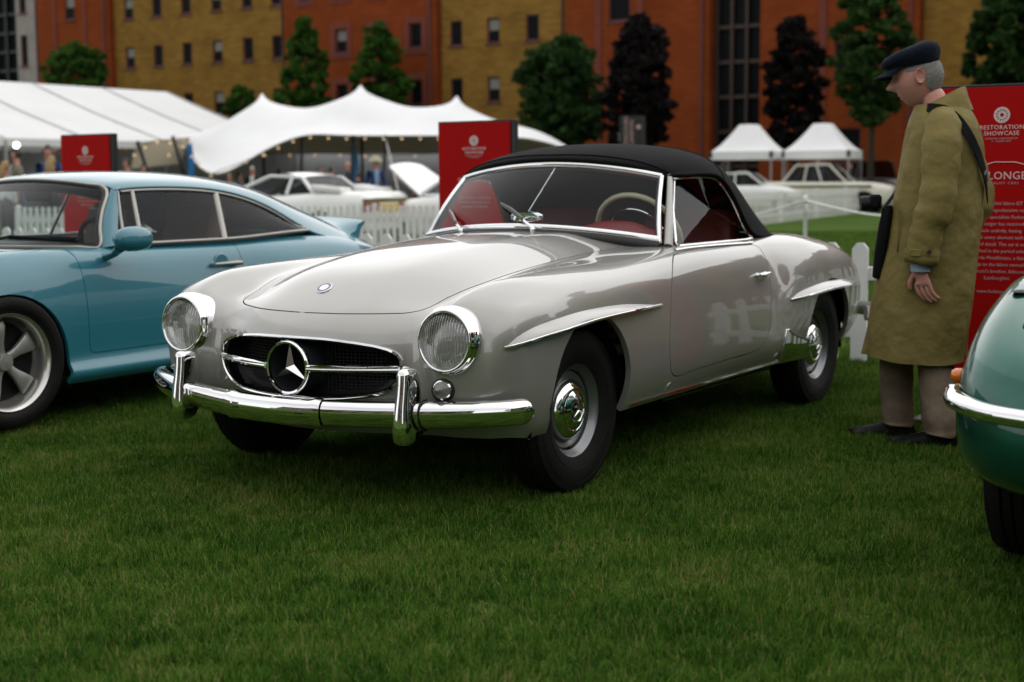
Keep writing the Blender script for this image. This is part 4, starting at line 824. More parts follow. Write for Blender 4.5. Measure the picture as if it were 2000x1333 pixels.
def opening_wall(x, y0, y1, z1, wins, th=.35):
    """front wall of thickness th with rectangular holes (y, z, width, height)"""
    ys = sorted({y0, y1} | {w[0]-w[2]/2 for w in wins} | {w[0]+w[2]/2 for w in wins}); zs = sorted({0., z1} | {w[1]-w[3]/2 for w in wins} | {w[1]+w[3]/2 for w in wins}); m = MB()
    for i in range(len(ys)-1):
        for j in range(len(zs)-1):
            cy, cz = (ys[i]+ys[i+1])/2, (zs[j]+zs[j+1])/2
            if any(abs(cy-w[0]) < w[2]/2 and abs(cz-w[1]) < w[3]/2 for w in wins): continue
            m.add([(x,ys[i],zs[j]),(x,ys[i+1],zs[j]),(x,ys[i+1],zs[j+1]),(x,ys[i],zs[j+1])], [(0,1,2,3)])
    for cy, cz, w_, h in wins:
        a, b, c, d = cy-w_/2, cy+w_/2, cz-h/2, cz+h/2
        m.add([(x,a,c),(x,b,c),(x,b,d),(x,a,d),(x-th,a,c),(x-th,b,c),(x-th,b,d),(x-th,a,d)], [(0,4,5,1),(1,5,6,2),(2,6,7,3),(3,7,4,0)])
    m.add([(x,y0,0),(x-9,y0,0),(x-9,y0,z1),(x,y0,z1),(x,y1,0),(x-9,y1,0),(x-9,y1,z1),(x,y1,z1)], [(0,1,2,3),(4,7,6,5),(3,2,6,7),(1,5,6,2)])
    return m
def block(name, label, x, y0, y1, z1, m_, wins, surround=0, band=None):
    root = thing(name, label, 'building', (x, (y0+y1)/2, 0)); yc = (y0+y1)/2
    W = [(y-yc, z, w_, h) for y, z, w_, h in wins]
    opening_wall(0, y0-yc, y1-yc, z1, W).build('wall', m_, root, smooth=False, fix=False)
    for k, (y, z, w_, h) in enumerate(W):
        m = MB(); t = .07
        for dy, dz, a, b in ((-w_/2+t/2,0,t,h),(w_/2-t/2,0,t,h),(0,-h/2+t/2,w_,t),(0,h/2-t/2,w_,t)): m.box((-.12, y+dy, z+dz), (.10, a, b))
        o = m.build('window', FRAMEC, root, smooth=False); m = MB(); m.box((-.16, y, z), (.02, w_-.02, h-.02)); m.build('pane', OPANE, o, smooth=False)
        if (k*7+int(abs(y0))) % 3 == 0: m = MB(); m.box((-.142, y, z+h*.22), (.012, w_-.16, h*.42)); m.build('blind', BLIND, o, smooth=False)
        m = MB(); m.box((.03, y, z-h/2-.05), (.12, w_+.2, .09)); m.build('sill', FRAMEC, o, smooth=False)
        if surround:
            m = MB(); s_ = surround
            for dy, dz, a, b in ((-w_/2-s_/2,0,s_,h),(w_/2+s_/2,0,s_,h),(0,-h/2-s_/2,w_+2*s_,s_),(0,h/2+s_/2,w_+2*s_,s_)): m.box((.02, y+dy, z+dz), (.06, a, b))
            m.build('brick_surround', BAND, o, smooth=False)
    for yb, wb_ in (band or []):
        m = MB(); m.box((.03, yb-yc, z1/2), (.10, wb_, z1-.1)); m.build('pilaster', BAND, root, smooth=False)
    m = MB(); m.box((-4.4, 0, z1+.12), (9.1, y1-y0-.02, .24)); m.build('parapet', STONE, root, smooth=False)
    m = MB(); m.tube([(.10, y1-yc-.35, 0), (.10, y1-yc-.35, z1)], .06, 8); m.build('downpipe', FRAMEC, root)
    return root
rows = (2.9, 5.85, 8.85, 11.85)
block('office_building', 'yellow brick office block with six small windows per floor', -58, -66.0, -51.75, 15, YELLOW, [(y, z, .80, 1.3) for z in rows for y in (-64.7,-62.25,-59.8,-57.3,-54.86,-52.6)])
block('office_building', 'yellow brick block with three windows per floor behind the red board', -58, -41.05, -33.2, 15, YELLOW, [(y, z, .78, 1.3) for z in rows for y in (-40.1,-37.75,-35.36)])
block('office_building', 'orange brick block with framed windows behind the green conical trees', -57.6, -51.7, -41.1, 15.4, ORANGE, [(y, z, .82, 1.3) for z in rows for y in (-50.1,-47.55,-45.0,-42.45)], .32)
block('office_building', 'orange brick block at far left behind the round green tree', -57.6, -72.7, -66.05, 15.4, ORANGE, [(-69.6, z, .9, 1.5) for z in (2.9,6.0,9.0,12.2)], 0, [(-71.0,.25),(-68.2,.25)])
block('office_building', 'orange brick block behind the round and dark purple trees', -57.6, -33.15, -25.35, 15.4, ORANGE, [(-30.15, z, 1.2, 1.6) for z in (3.0,6.2,9.6,12.8)] , 0, [(-31.3,.35),(-29.0,.35)])
block('office_building', 'orange brick block behind the two white gazebos', -57.6, -22.8, -15.45, 15.4, ORANGE, [(-18.6, z, 1.3, 1.5) for z in (2.6,6.4,10.3,13.4)], 0, [(-19.8,.35)])
block('office_building', 'dark yellow brick block behind the old man in the cap', -58, -15.4, -2, 15, YELLOW, [(y, z, .80, 1.3) for z in rows for y in (-9.8,-7.2,-4.6)])
def glazed(name, label, y0, y1, fr, cols, levels):
    root = thing(name, label, 'building', (-58.3, (y0+y1)/2, 0)); W = y1-y0
    m = MB(); m.box((-4, 0, 7.4), (7.6, W-.06, 14.8)); m.build('core', mat('stairwell_dark', (.02,.012,.012), .7), root, smooth=False)
    for i in range(cols+1): m = MB(); m.box((.05, -W/2+.1+i*(W-.2)/cols, 7.4), (.25, .14, 14.8)); m.build('mullion', fr, root, smooth=False)
    for j in range(levels+1): m = MB(); m.box((.0, 0, .1+j*14.6/levels), (.2, W-.1, .16)); m.build('transom', fr, root, smooth=False)
    for i in range(cols):
        for j in range(levels): m = MB(); m.box((-.12, -W/2+.1+(i+.5)*(W-.2)/cols, .1+(j+.5)*14.6/levels), (.04, (W-.2)/cols-.16, 14.6/levels-.18)); m.build('pane', OPANE, root, smooth=False)
    return root
glazed('stair_tower', 'dark glazed stair tower between two orange brick blocks', -25.3, -22.85, mat('bronze_frame', (.05,.032,.026), .5, .4), 3, 9)
glazed('stair_tower', 'dark glass tower at the far left edge beside orange brick', -80, -75.3, mat('green_steel', (.02,.03,.028), .4, .5), 4, 12)
block('office_building', 'narrow grey stone building beside the glass tower at far left', -57.9, -75.2, -72.75, 15.6, STONE, [(-74.5, z, .7, 2.0) for z in (3,6.4,9.8,13.2)], 0, [(-73.0,.4)])

# ================================================================ trees
def leaf_mat(name, c1, c2):
    m = mat(name, c1, .6, spec=.08); t = m.node_tree; b = t.nodes['Principled BSDF']; at = t.nodes.new('ShaderNodeAttribute'); at.attribute_name = 'tint'; mx = t.nodes.new('ShaderNodeMix'); mx.data_type = 'RGBA'; mx.inputs['A'].default_value = (*c1,1); mx.inputs['B'].default_value = (*c2,1)
    t.links.new(at.outputs['Fac'], mx.inputs['Factor']); t.links.new(mx.outputs['Result'], b.inputs['Base Color']); tl = t.nodes.new('ShaderNodeBsdfTranslucent'); ms = t.nodes.new('ShaderNodeMixShader'); ms.inputs[0].default_value = .25
    t.links.new(mx.outputs['Result'], tl.inputs['Color']); t.links.new(b.outputs[0], ms.inputs[1]); t.links.new(tl.outputs[0], ms.inputs[2]); t.links.new(ms.outputs[0], t.nodes['Material Output'].inputs['Surface']); return m
BARK = mat('bark', (.045,.035,.027), .9, noise=(6,(.02,.016,.012),.4,.65), bump=(20,.6))
def tree(label, loc, h, r, base, shape, lm, n, seed, leaf=.26):
    rg = np.random.default_rng(seed); root = thing('tree', label, 'tree', (loc[0], loc[1], 0), 0, 'trees before the brick buildings')
    m = MB(); tr = .035*h*.5; m.tube(smooth_path([(0,0,0),(.05*r,.03*r,h*.3),(-.04*r,.05*r,h*.6),(0,0,h*.93)], 14), np.linspace(tr, .03, 14), 8)
    def rad(t): return r*(np.interp(t, [0,.12,.35,.6,.85,1], [.35,.72,1,.78,.36,.05]) if shape == 'cone' else np.interp(t, [0,.1,.3,.6,.85,1], [.45,.8,1,.97,.66,.15]) if shape == 'round' else np.interp(t, [0,.12,.4,.7,.9,1], [.4,.8,1,.85,.5,.08]))
    for k in range(16):
        t = rg.random()*.75; a = rg.random()*6.28; z = base+(h-base)*t; rr = rad(t)*.8; m.tube([(0,0,z-.25*rr), (math.cos(a)*rr*.5, math.sin(a)*rr*.5, z), (math.cos(a)*rr, math.sin(a)*rr, z+.25*rr)], [tr*.35, tr*.2, .02], 5)
    m.build('trunk', BARK, root)
    nc = n//34; V = []; Fc = []; T = []; lobes = []
    for c in range(36):
        t = (c+rg.random())/36; a = c*2.4+rg.random()*1.2; rr = rad(t)*(.50+.42*rg.random()); lobes.append((np.array([math.cos(a)*rr, math.sin(a)*rr, base+(h-base)*t]), r*(.27+.20*rg.random())*(1.1-.5*t), np.clip(rg.normal(.5,.3),0,1)))
    for c in range(nc):
        L0, lr, lt = lobes[rg.integers(len(lobes))]; d = rg.normal(size=3); d /= np.linalg.norm(d); C0 = L0 + d*lr*(.55+.5*rg.random())*np.array([1,1,.8]); C0[2] = min(C0[2], h*1.01); cs = (.09+.10*rg.random())*r
        if c % 5 < 2: t = rg.random()**.85; a = rg.random()*6.28; rr = rad(t)*(.25+.68*rg.random()**.7); C0 = np.array([math.cos(a)*rr, math.sin(a)*rr, base+(h-base)*t])
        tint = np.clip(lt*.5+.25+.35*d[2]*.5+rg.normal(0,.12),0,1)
        for _ in range(34):
            d = rg.normal(size=3); d /= np.linalg.norm(d); p = C0 + d*cs*rg.random()**.4*np.array([1,1,.7]); u = rg.normal(size=3); u /= np.linalg.norm(u); v = np.cross(u, rg.normal(size=3)); v /= np.linalg.norm(v)+1e-9; s_ = leaf*(.6+.7*rg.random()); o = len(V)
            V += [p-u*s_*.5, p+v*s_*.28, p+u*s_*.5, p-v*s_*.28]; Fc.append((o,o+1,o+2,o+3)); T += [float(np.clip(tint+rg.normal(0,.12),0,1))]*4
    me = bpy.data.meshes.new('crown'); me.from_pydata([tuple(map(float,p)) for p in V], [], Fc); me.materials.append(lm); at = me.attributes.new('tint','FLOAT','POINT'); at.data.foreach_set('value', T); link('crown', me, root); return root
LG = leaf_mat('leaf_bright_green', (.020,.060,.008), (.055,.125,.018)); LD = leaf_mat('leaf_dark_green', (.010,.030,.007), (.030,.065,.016)); LP = leaf_mat('leaf_dark_purple', (.008,.007,.007), (.018,.014,.013)); LM = leaf_mat('leaf_mid_green', (.018,.045,.010), (.045,.090,.020))
def tree_at(label, u, vtop, vbot, halfpx, dep, shape, lm, n, seed, leaf=.3):
    top = at_depth(u, vtop, dep); bot = at_depth(u, vbot, dep); tree(label, (top[0], top[1]), top[2], halfpx*dep/FPX, max(bot[2],1.2), shape, lm, n, seed, leaf)
tree_at('round bright green tree above the left marquee', 147, 90, 185, 64, 82, 'round', LG, 6500, 1)
tree_at('small green tree between marquee and stretch tent peak', 470, 172, 250, 36, 78, 'round', LG, 4000, 2)
tree_at('tall conical green tree left of the orange block windows', 592, 42, 250, 58, 74, 'cone', LG, 9000, 3)
tree_at('conical green tree behind the central tent peak', 740, 52, 250, 66, 74, 'cone', LG, 9000, 4)
tree_at('big rounded dark green tree right of the yellow brick block', 1100, 80, 285, 88, 60, 'round', LD, 15000, 5)
tree_at('dark purple tree beside the big rounded green tree', 1248, 35, 290, 68, 56, 'egg', LP, 14000, 6)
tree_at('dark purple tree behind the white gazebos', 1555, 42, 300, 62, 56, 'egg', LP, 13000, 7)
tree_at('tall green tree just left of the man in the cap', 1708, -60, 225, 84, 52, 'egg', LM, 11000, 8)
tree_at('dark green tree at the right edge above the red board', 1975, -40, 230, 90, 46, 'egg', LD, 11000, 9)
# ================================================================ tents
TENT = mat('tent_canvas', (.88,.88,.88), .75, noise=(.5,(.80,.80,.81),.35,.7)); TBEIGE = mat('tent_lining', (.42,.36,.26), .85); POLE = mat('dark_pole', (.02,.02,.02), .5); ALU = mat('aluminium_leg', (.45,.46,.47), .35, .8)
PVC = mat('marquee_pvc', (.76,.76,.755), .5, noise=(.35,(.68,.68,.67),.35,.7))
def let_through(m, k):
    t = m.node_tree; b = t.nodes['Principled BSDF']; tl = t.nodes.new('ShaderNodeBsdfTranslucent'); tl.inputs['Color'].default_value = b.inputs['Base Color'].default_value; mx = t.nodes.new('ShaderNodeMixShader'); mx.inputs[0].default_value = k
    t.links.new(b.outputs[0], mx.inputs[1]); t.links.new(tl.outputs[0], mx.inputs[2]); t.links.new(mx.outputs[0], t.nodes['Material Output'].inputs['Surface'])
let_through(TENT, .12); let_through(TBEIGE, .4); let_through(PVC, .12)
def marquee():
    root = thing('marquee', 'long white ridge marquee at left with seamed roof panels', 'tent', (-33,-40,0))
    o = np.array([-33,-40,0.]); ye, yr, yb = -36.5, -44.0, -51.5; ze, zr = 2.66, 5.15; x0, x1 = -12, -41
    xs = np.linspace(x0, x1, 9)
    for k in range(8):
        m = MB(); A = []
        for x in np.linspace(xs[k]-.03, xs[k+1]+.03, 7):
            s_ = math.sin(PI*(x-xs[k])/(xs[k+1]-xs[k])); A.append([np.array([x, ye*(1-t)+yr*t, ze*(1-t)+zr*t-.10*math.sin(PI*t)-.05*s_*math.sin(PI*t)])-o for t in np.linspace(0,1,7)] + [np.array([x, yr*(1-t)+yb*t, zr*(1-t)+ze*t])-o for t in (.5,1)])
        m.grid(A); m.build('roof_panel', PVC, root, angle=60)
    for x in xs:
        m = MB(); m.tube([np.array([x,ye,ze+.02])-o, np.array([x,(ye+yr)/2,(ze+zr)/2-.07])-o, np.array([x,yr,zr+.02])-o], .022, 6); m.build('roof_rafter', mat('rafter_grey', (.5,.5,.5), .6), root)
        m = MB(); m.box(np.array([x,ye,1.3])-o, (.12,.12,2.6)); m.build('leg', ALU, root)
    m = MB(); m.box(np.array([(x0+x1)/2, ye+.03, ze-.13])-o, (abs(x1-x0), .03, .26)); m.build('eave_valance', PVC, root)
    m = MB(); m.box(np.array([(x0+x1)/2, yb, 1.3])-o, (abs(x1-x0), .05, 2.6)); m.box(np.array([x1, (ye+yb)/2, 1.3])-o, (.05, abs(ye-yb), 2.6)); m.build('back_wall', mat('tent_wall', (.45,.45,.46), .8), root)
    m = MB(); m.box(np.array([-24, ye-4.5, 1.15])-o, (9,.1,2.3)); m.build('dark_entrance_screen', mat('dark_screen', (.015,.016,.018), .7), root)
marquee()
def stretch_tent():
    o = at_depth(680, 420, 47); o[2] = 0; root = thing('stretch_tent', 'white stretch tent with three peaks and beige underside', 'tent', o)
    C_ = [[(350,266,51),(352,266,51.5),(353,266,52),(356,268,53)], [(411,338,45),(418,300,47),(432,242,50.5),(445,300,57)], [(500,303,45),(508,262,47.5),(512,203,51),(520,299,58)], [(588,266,46),(596,245,48),(606,215,51),(612,298,59)],
          [(665,264,46),(684,238,48),(705,186,51),(712,298,59)], [(770,265,46),(780,245,48),(800,212,51),(806,298,59)], [(862,265,46),(872,248,48),(893,208,51),(898,298,59)], [(955,266,46.5),(960,252,48),(970,238,51),(975,298,59)], [(1040,272,47.5),(1043,264,48.5),(1048,257,51),(1055,298,58)], [(1112,292,50),(1111,290,51),(1110,288,52),(1110,292,54)]]
    N = Net([[at_depth(*p)-o for p in c] for c in C_], mir=False, it=6)
    us = np.linspace(0, 9, 91); vs = np.linspace(0, 3, 37); UU, VV = np.meshgrid(us, vs, indexing='ij'); G = N.ev(UU, VV, False)
    for pk in ((2,2),(4,2),(6,2)): d = np.hypot((UU-pk[0])*2.2, (VV-pk[1])*1.6); G[...,2] += .42*np.exp(-d/.30)
    m = MB(); m.grid(G); m.build('canopy', TENT, root, angle=80)
    m = MB(); m.grid(G[:, :]*1 + np.array([0,0,-.06])); m.build('canopy_lining', TBEIGE, root, angle=80)
    for u, v, d in ((590,267,46.3),(690,264,46.3),(752,264,46.2),(512,204,51),(705,188,51),(893,210,51)):
        p = at_depth(u, v, d); m = MB(); m.tube([p-o, np.array([p[0]+(.2 if d < 50 else 0), p[1], 0])-o], .05, 8); m.build('pole', POLE, root)
    m = MB(); p = at_depth(752,266,46.2); q = on_z(790, 425); m.tube([p-o, q-o], .02, 6); m.build('guy_rope', WHITE, root)
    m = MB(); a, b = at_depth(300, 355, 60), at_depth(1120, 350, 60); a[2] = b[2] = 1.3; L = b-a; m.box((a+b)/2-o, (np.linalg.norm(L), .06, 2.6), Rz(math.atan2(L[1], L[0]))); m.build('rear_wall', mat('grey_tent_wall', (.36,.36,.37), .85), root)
    return root
stretch_tent()
# fairy lights strung along the tent edges: bulbs really glow
BULB = mat('fairy_bulb', (1,.8,.55), .3, emit=((1,.62,.30), .45))
def festoon(label, pts, n, sag):
    P = smooth_path([at_depth(*p) for p in pts], 60); root = thing('festoon_lights', label, 'lights', P[0], 0, 'festoon light strings'); m = MB(); m.tube(P-P[0], .012, 5); m.build('cable', POLE, root); b0 = None
    for q in resample(P, n, False): 
        if b0 is None: m = MB(); m.lathe([(.0005,-.065),(.024,-.052),(.034,-.03),(.024,-.008),(.012,.0),(.010,.02)], (0,0,0), (0,0,1), 12); b0 = m.mesh('bulb', BULB)
        link('bulb', b0, root, q-P[0]-np.array([0,0,.03]))
festoon('string of warm bulbs along the stretch tent front edge', [(412,340,44.8),(500,306,44.9),(590,268,45.8),(665,268,45.8),(770,268,45.8),(862,268,45.8),(960,268,46.3)], 17, 0)
festoon('second string of warm bulbs hanging lower under the stretch tent', [(330,300,47),(420,318,48),(520,300,48),(580,301,48),(640,300,48),(715,302,48),(780,303,48),(860,300,48)], 12, 0)
festoon('short string of warm bulbs between marquee and stretch tent', [(262,300,44),(300,276,44),(335,276,44),(352,280,44),(372,300,44),(392,322,44)], 7, 0)
m = MB(); p = at_depth(32, 284, 46); m.lathe([(.0005,-.09),(.08,-.04),(.09,.02),(.03,.08)], p, (0,0,1), 16); tag(m.build('pendant_lamp', mat('white_lamp', (1,1,1), .3, emit=((1,.95,.85), 8))), 'bright round lamp glowing under the left marquee eave', 'lamp')
# beige side awning between the marquee and the stretch tent
def awning():
    a, b, c, d = at_depth(268,278,44), at_depth(372,268,50), at_depth(352,320,50), at_depth(255,330,44); o = a.copy(); o[2] = 0
    root = thing('side_awning', 'beige canvas side awning left of the stretch tent corner', 'awning', o); m = MB(); A = [[(a*(1-s)+b*s)*(1-t)+(d*(1-s)+c*s)*t + np.array([0,0,-.12*math.sin(PI*s)*math.sin(PI*t)])-o for t in np.linspace(0,1,7)] for s in np.linspace(0,1,9)]; m.grid(A); m.build('canvas', TBEIGE, root)
    for u, v, dd in ((268,276,44),(337,266,47)):
        p = at_depth(u,v,dd); m = MB(); m.tube([p-o, np.array([p[0]-.6,p[1]+.4,0])-o], .06, 8); m.build('pole', POLE, root)
awning()
def gazebo(label, u, dep, w_, rz, at=None):
    p = at_depth(u, 300, dep) if at is None else at; root = thing('gazebo', label, 'gazebo', (p[0], p[1], 0), rz, 'white pop-up gazebos'); ze, zt, h = 2.05, 2.98, w_/2
    A = []
    for t in np.linspace(0, 1, 9):
        r = h*(1-t)+.28*t; z = ze+(zt-ze)*(t**1.35); A.append([(r*cx, r*cy, z) for cx, cy in [(-1,-1),(-.5,-1.0),(0,-1),(.5,-1),(1,-1),(1,-.5),(1,0),(1,.5),(1,1),(.5,1),(0,1),(-.5,1),(-1,1),(-1,.5),(-1,0),(-1,-.5)]])
    A.append([(0,0,zt+.02)]*16); m = MB(); m.grid(A, cv=True); m.build('canopy', TENT, root, angle=25)
    for k in range(4):
        a = k*PI/2; m = MB(); m.box(Rz(a) @ np.array([h,0,ze-.13]), (.02, w_, .28), Rz(a)); m.build('valance', TENT, root)
        c = Rz(a) @ np.array([h-.03,h-.03,0]); m = MB(); m.box(c+np.array([0,0,1.0]), (.05,.05,2.0)); m.build('leg', ALU, root); m = MB(); m.box(c+np.array([0,0,ze-.10]), (.11,.11,.22)); m.build('corner_bracket', POLE, root)
gazebo('left one of the two white pop-up gazebos', 1463, 49, 2.15, R(8)); gazebo('right one of the two white pop-up gazebos', 1607, 48.5, 2.25, R(8))
# black event totem with white print
p = at_depth(1236, 300, 47); root = thing('event_totem', 'black square totem with white vertical print in front of the purple tree', 'sign', (p[0], p[1], 0), R(20)); m = MB(); m.box((0,0,1.6), (.75,.75,3.2), bev=.01); m.build('totem_body', BBLK, root)
text('CONCOURS', .19, BTXT2, root, (.382,-.17,2.65), (PI/2, -PI/2, PI/2)); text('LONDON', .19, BTXT2, root, (.382,.02,2.65), (PI/2, -PI/2, PI/2)); m = MB(); m.lathe([(.0005,.0),(.075,.0),(.07,.006)], (.378,.24,2.85), (1,0,0), 20); m.build('round_emblem', BTXT2, root)
# blue feather flags
for u, v0, v1, dep, lb in ((364,282,345,46,'blue feather flag beside the left tent corner'), (686,288,345,47,'blue feather flag under the stretch tent')):
    a, b = at_depth(u, v0, dep), at_depth(u, v1, dep); root = thing('feather_flag', lb, 'flag', (a[0], a[1], 0), YAW-PI/2, 'blue feather flags'); m = MB(); m.tube([(0,0,0),(0,0,a[2]),(.05,0,a[2]+.15)], .02, 6); m.build('pole', POLE, root)
    m = MB(); A = [[(.02+.22*s*(.7+.3*math.sin(3*t)), .03*math.sin(5*t+2*s), a[2]*(1-t)+1.1*t) for s in np.linspace(0,1,5)] for t in np.linspace(0,1,10)]; m.grid(A); m.build('banner_cloth', mat('flag_blue', (.01,.16,.42), .6), root)
# ================================================================ the rest of the square: blocks and trees on the other sides of the field (they show in paint and glass)
def far_block(label, cx, cy, L, H, rz, m_):
    root = thing('office_building', label, 'building', (cx, cy, 0), rz); wins = [(y, z, 1.1, 1.7) for z in np.arange(2.5, H-1.5, 3.2) for y in np.arange(-L/2+2, L/2-1, 3.6)]
    opening_wall(0, -L/2, L/2, H, wins).build('wall', m_, root, smooth=False, fix=False); pm = MB(); pm.box((0,0,0), (.03,1.1,1.7)); pme = pm.mesh('pane', OPANE, smooth=False)
    for y, z, a, b in wins: link('window', pme, root, (-.2, y, z))
    m = MB(); m.box((-4.4,0,H+.15), (9.2,L-.02,.3)); m.build('parapet', STONE, root, smooth=False)
GREYB = brick('grey_brick', (.20,.17,.15), (.15,.13,.12), (.2,.18,.16), 2.2)
far_block('long grey brick block across the field behind the photographer', 62, -8, 70, 24, PI, GREYB)
far_block('orange brick block on the far right side of the field', -30, 52, 44, 24, -PI/2, ORANGE)
far_block('orange brick block continuing the row right of the picture', -57.6, 5, 13.8, 15.4, 0, ORANGE)
far_block('yellow brick block further along the row on the right', -58, 20, 16, 15, 0, YELLOW)
far_block('last orange brick block of the row on the right', -57.6, 37, 17.8, 17, 0, ORANGE)
far_block('tall grey brick block on the right side of the field', 24, 52, 50, 25, -PI/2, GREYB)
far_block('grey brick block on the far left side of the field', 18, -84, 70, 16, PI/2, GREYB)
for k, (x, y, h, r_, lm) in enumerate([(-26,36,14,5,LD),(-15,40,16,5.5,LM),(-3,38,14,5,LD),(12,40,16,5.5,LM),(30,30,12,4.5,LD),(46,12,12,4.5,LM),(48,-12,11,4.4,LD),(-40,30,12,4.4,LM),(-46,3,11,4,LM),(-47,13,13,4.5,LD),(-45,22,11,4.2,LM)]):
    tree(['leafy tree before the far orange block', 'tall tree at the orange block corner', 'tree at the right of the field', 'tall tree before the tall grey block', 'tree at the field corner behind the photographer', 'tree behind the photographer before the grey block', 'tree left behind the photographer', 'tree at the far right end of the field', 'green tree just outside the right picture edge', 'dark green tree further right along the brick row', 'green tree near the end of the brick row'][k], (x, y), h, r_, 2.4, 'round', lm, 5200, 30+k, .5)
for k, (x, y) in enumerate([(-8,13),(-12,14.5),(-16.5,12.5),(-21,15)]):
    gazebo(['white gazebo nearest on the right beyond the green car', 'second white gazebo on the right beyond the green car', 'third white gazebo on the right beyond the green car', 'last white gazebo on the right beyond the green car'][k], 0, 0, 3.0, R(5), (x, y))
# ================================================================ blue coupe
TEAL = paint('sky_blue_paint', (.022,.168,.222), .0, .4)
NICKEL = mat('nickel_trim', (.36,.345,.315), .35, .8)
def lamp(c, ax, r, col, parent, name, dome=.03, mat_=None):
    m = MB(); m.lathe([(r*1.12,-.01),(r*1.12,.008),(r,.012)], c, ax, 28); o = m.build(name, CHROME, parent); m = MB(); m.lathe([(r,.010),(r*.8,.010+dome*.5),(r*.4,.010+dome*.9),(.0005,.010+dome)], c, ax, 28); m.build('lens', mat_ or col, o); return o
def coupe_rows():
    out = []
    # x, hood centre z, inner z(y=.42), crown z, crown y, shoulder y, side y at four heights, sill
    T = dict(c=[(.72,.50),(.60,.585),(.45,.645),(.25,.705),(0,.755),(-.3,.80),(-.55,.828),(-.8,.84),(-2.3,.86),(-2.6,.86),(-2.9,.80),(-3.1,.70),(-3.2,.55)],
             i=[(.72,.50),(.60,.58),(.45,.635),(.25,.69),(0,.74),(-.3,.79),(-.55,.822),(-.8,.835),(-2.3,.855),(-2.6,.845),(-2.9,.79),(-3.1,.69),(-3.2,.55)],
             f=[(.72,.58),(.60,.68),(.45,.745),(.25,.80),(0,.832),(-.25,.842),(-.5,.838),(-.8,.832),(-1.5,.832),(-2.0,.84),(-2.3,.838),(-2.6,.81),(-2.9,.75),(-3.1,.66),(-3.2,.53)])
    for x in (.74,.66,.55,.42,.28,.14,0,-.14,-.28,-.42,-.58,-.75,-.95,-1.2,-1.45,-1.65,-1.85,-2.05,-2.27,-2.5,-2.7,-2.88,-3.02,-3.12,-3.18):
        w_ = tab(x, [(.74,.86),(.66,.93),(.55,.97),(.28,1),(-2.5,1),(-2.88,.96),(-3.02,.91),(-3.12,.84),(-3.18,.74)])
        fl = math.exp(-((x)/.30)**4)*.022; fr = math.exp(-((x+2.27)/.55)**4)*.045
        c, i, f = tab(x, T['c']), tab(x, T['i']), tab(x, T['f'])
        r = [(0,c),(.22,c-.003),(.40,i),(.50,(i*.7+f*.3)),(.585,f-.018),(.66,f),(.725,f-.018),(.768+fr*.5,f-.06),(.795+fl*.7+fr*.8,f-.14),(.812+fl+fr,.59),(.815+fl+fr,.48),(.812+fl+fr,.38),(.815+fl*.6+fr*.7,.305),(.842,.268),(.842,.232),(.815,.200)]
        zlo = tab(x, [(.74,.10),(.5,.0),(-2.7,0),(-3.18,.12)])
        out.append([(x, y*w_, z + (zlo if z < .45 else zlo*max(0,(.6-z)/.15)*(z < .6))) for y, z in r])
    return out
def five_spoke(parent, loc, side, rad=.312, wid=.225, proto={}):
    k = (rad, wid)
    if k not in proto:
        m = MB(); h = wid/2-.012
        m.lathe([(.205,-h),(.218,-h-.006),(.19,-h+.03),(.175,0),(.19,.03),(.2,.055),(.203,h-.02),(.216,h),(.224,h+.006),(.2265,h+.001),(.224,h-.008)], (0,0,0), (0,1,0), 64); lip = m.mesh('wheel', mat('polished_rim', (.55,.54,.51), .25, .85))
        m = MB()
        for q in range(5):
            a = q*2*PI/5+PI/2-.18; A = []
            for r_, hw, y in ((.035,.022,.052),(.06,.018,.055),(.09,.022,.058),(.13,.033,.062),(.165,.043,.060),(.185,.045,.052)):
                A.append([(r_*math.cos(a)-t*math.sin(a), yy, r_*math.sin(a)+t*math.cos(a)) for t, yy in ((-hw,y-.022),(-hw,y-.004),(-hw*.75,y),(hw*.75,y),(hw,y-.004),(hw,y-.022))])
            m.grid(A); o = len(m.v)-6; m.f.append(tuple(range(o,o+6))); m.m.append(0)
        sp = m.mesh('spokes', mat('satin_spoke', (.36,.36,.33), .4, .6))
        m = MB(); m.lathe([(.040,.04),(.040,.068),(.034,.076),(.0005,.079)], (0,0,0), (0,1,0), 32); cap = m.mesh('hub_cap', mat('satin_spoke'))
        m = MB(); m.lathe([(.19,.02),(.15,.012),(.03,.02)], (0,0,0), (0,1,0), 40); bk = m.mesh('black_centre', BLACK)
        proto[k] = (lip, sp, cap, bk, tyre_mesh('tyre', rad, wid+.01, .222, 144, 48, .003, .004))
    lip, sp, cap, bk, ty = proto[k]; o = link('wheel', lip, parent, loc, (0, 0, 0 if side > 0 else PI))
    for nm, me in (('spokes', sp), ('hub_cap', cap), ('black_centre', bk), ('tyre', ty)): link(nm, me, o)
    m = MB(); m.lathe([(.15,-.02),(.15,.0)], (0,0,0), (0,1,0), 24)
    return o
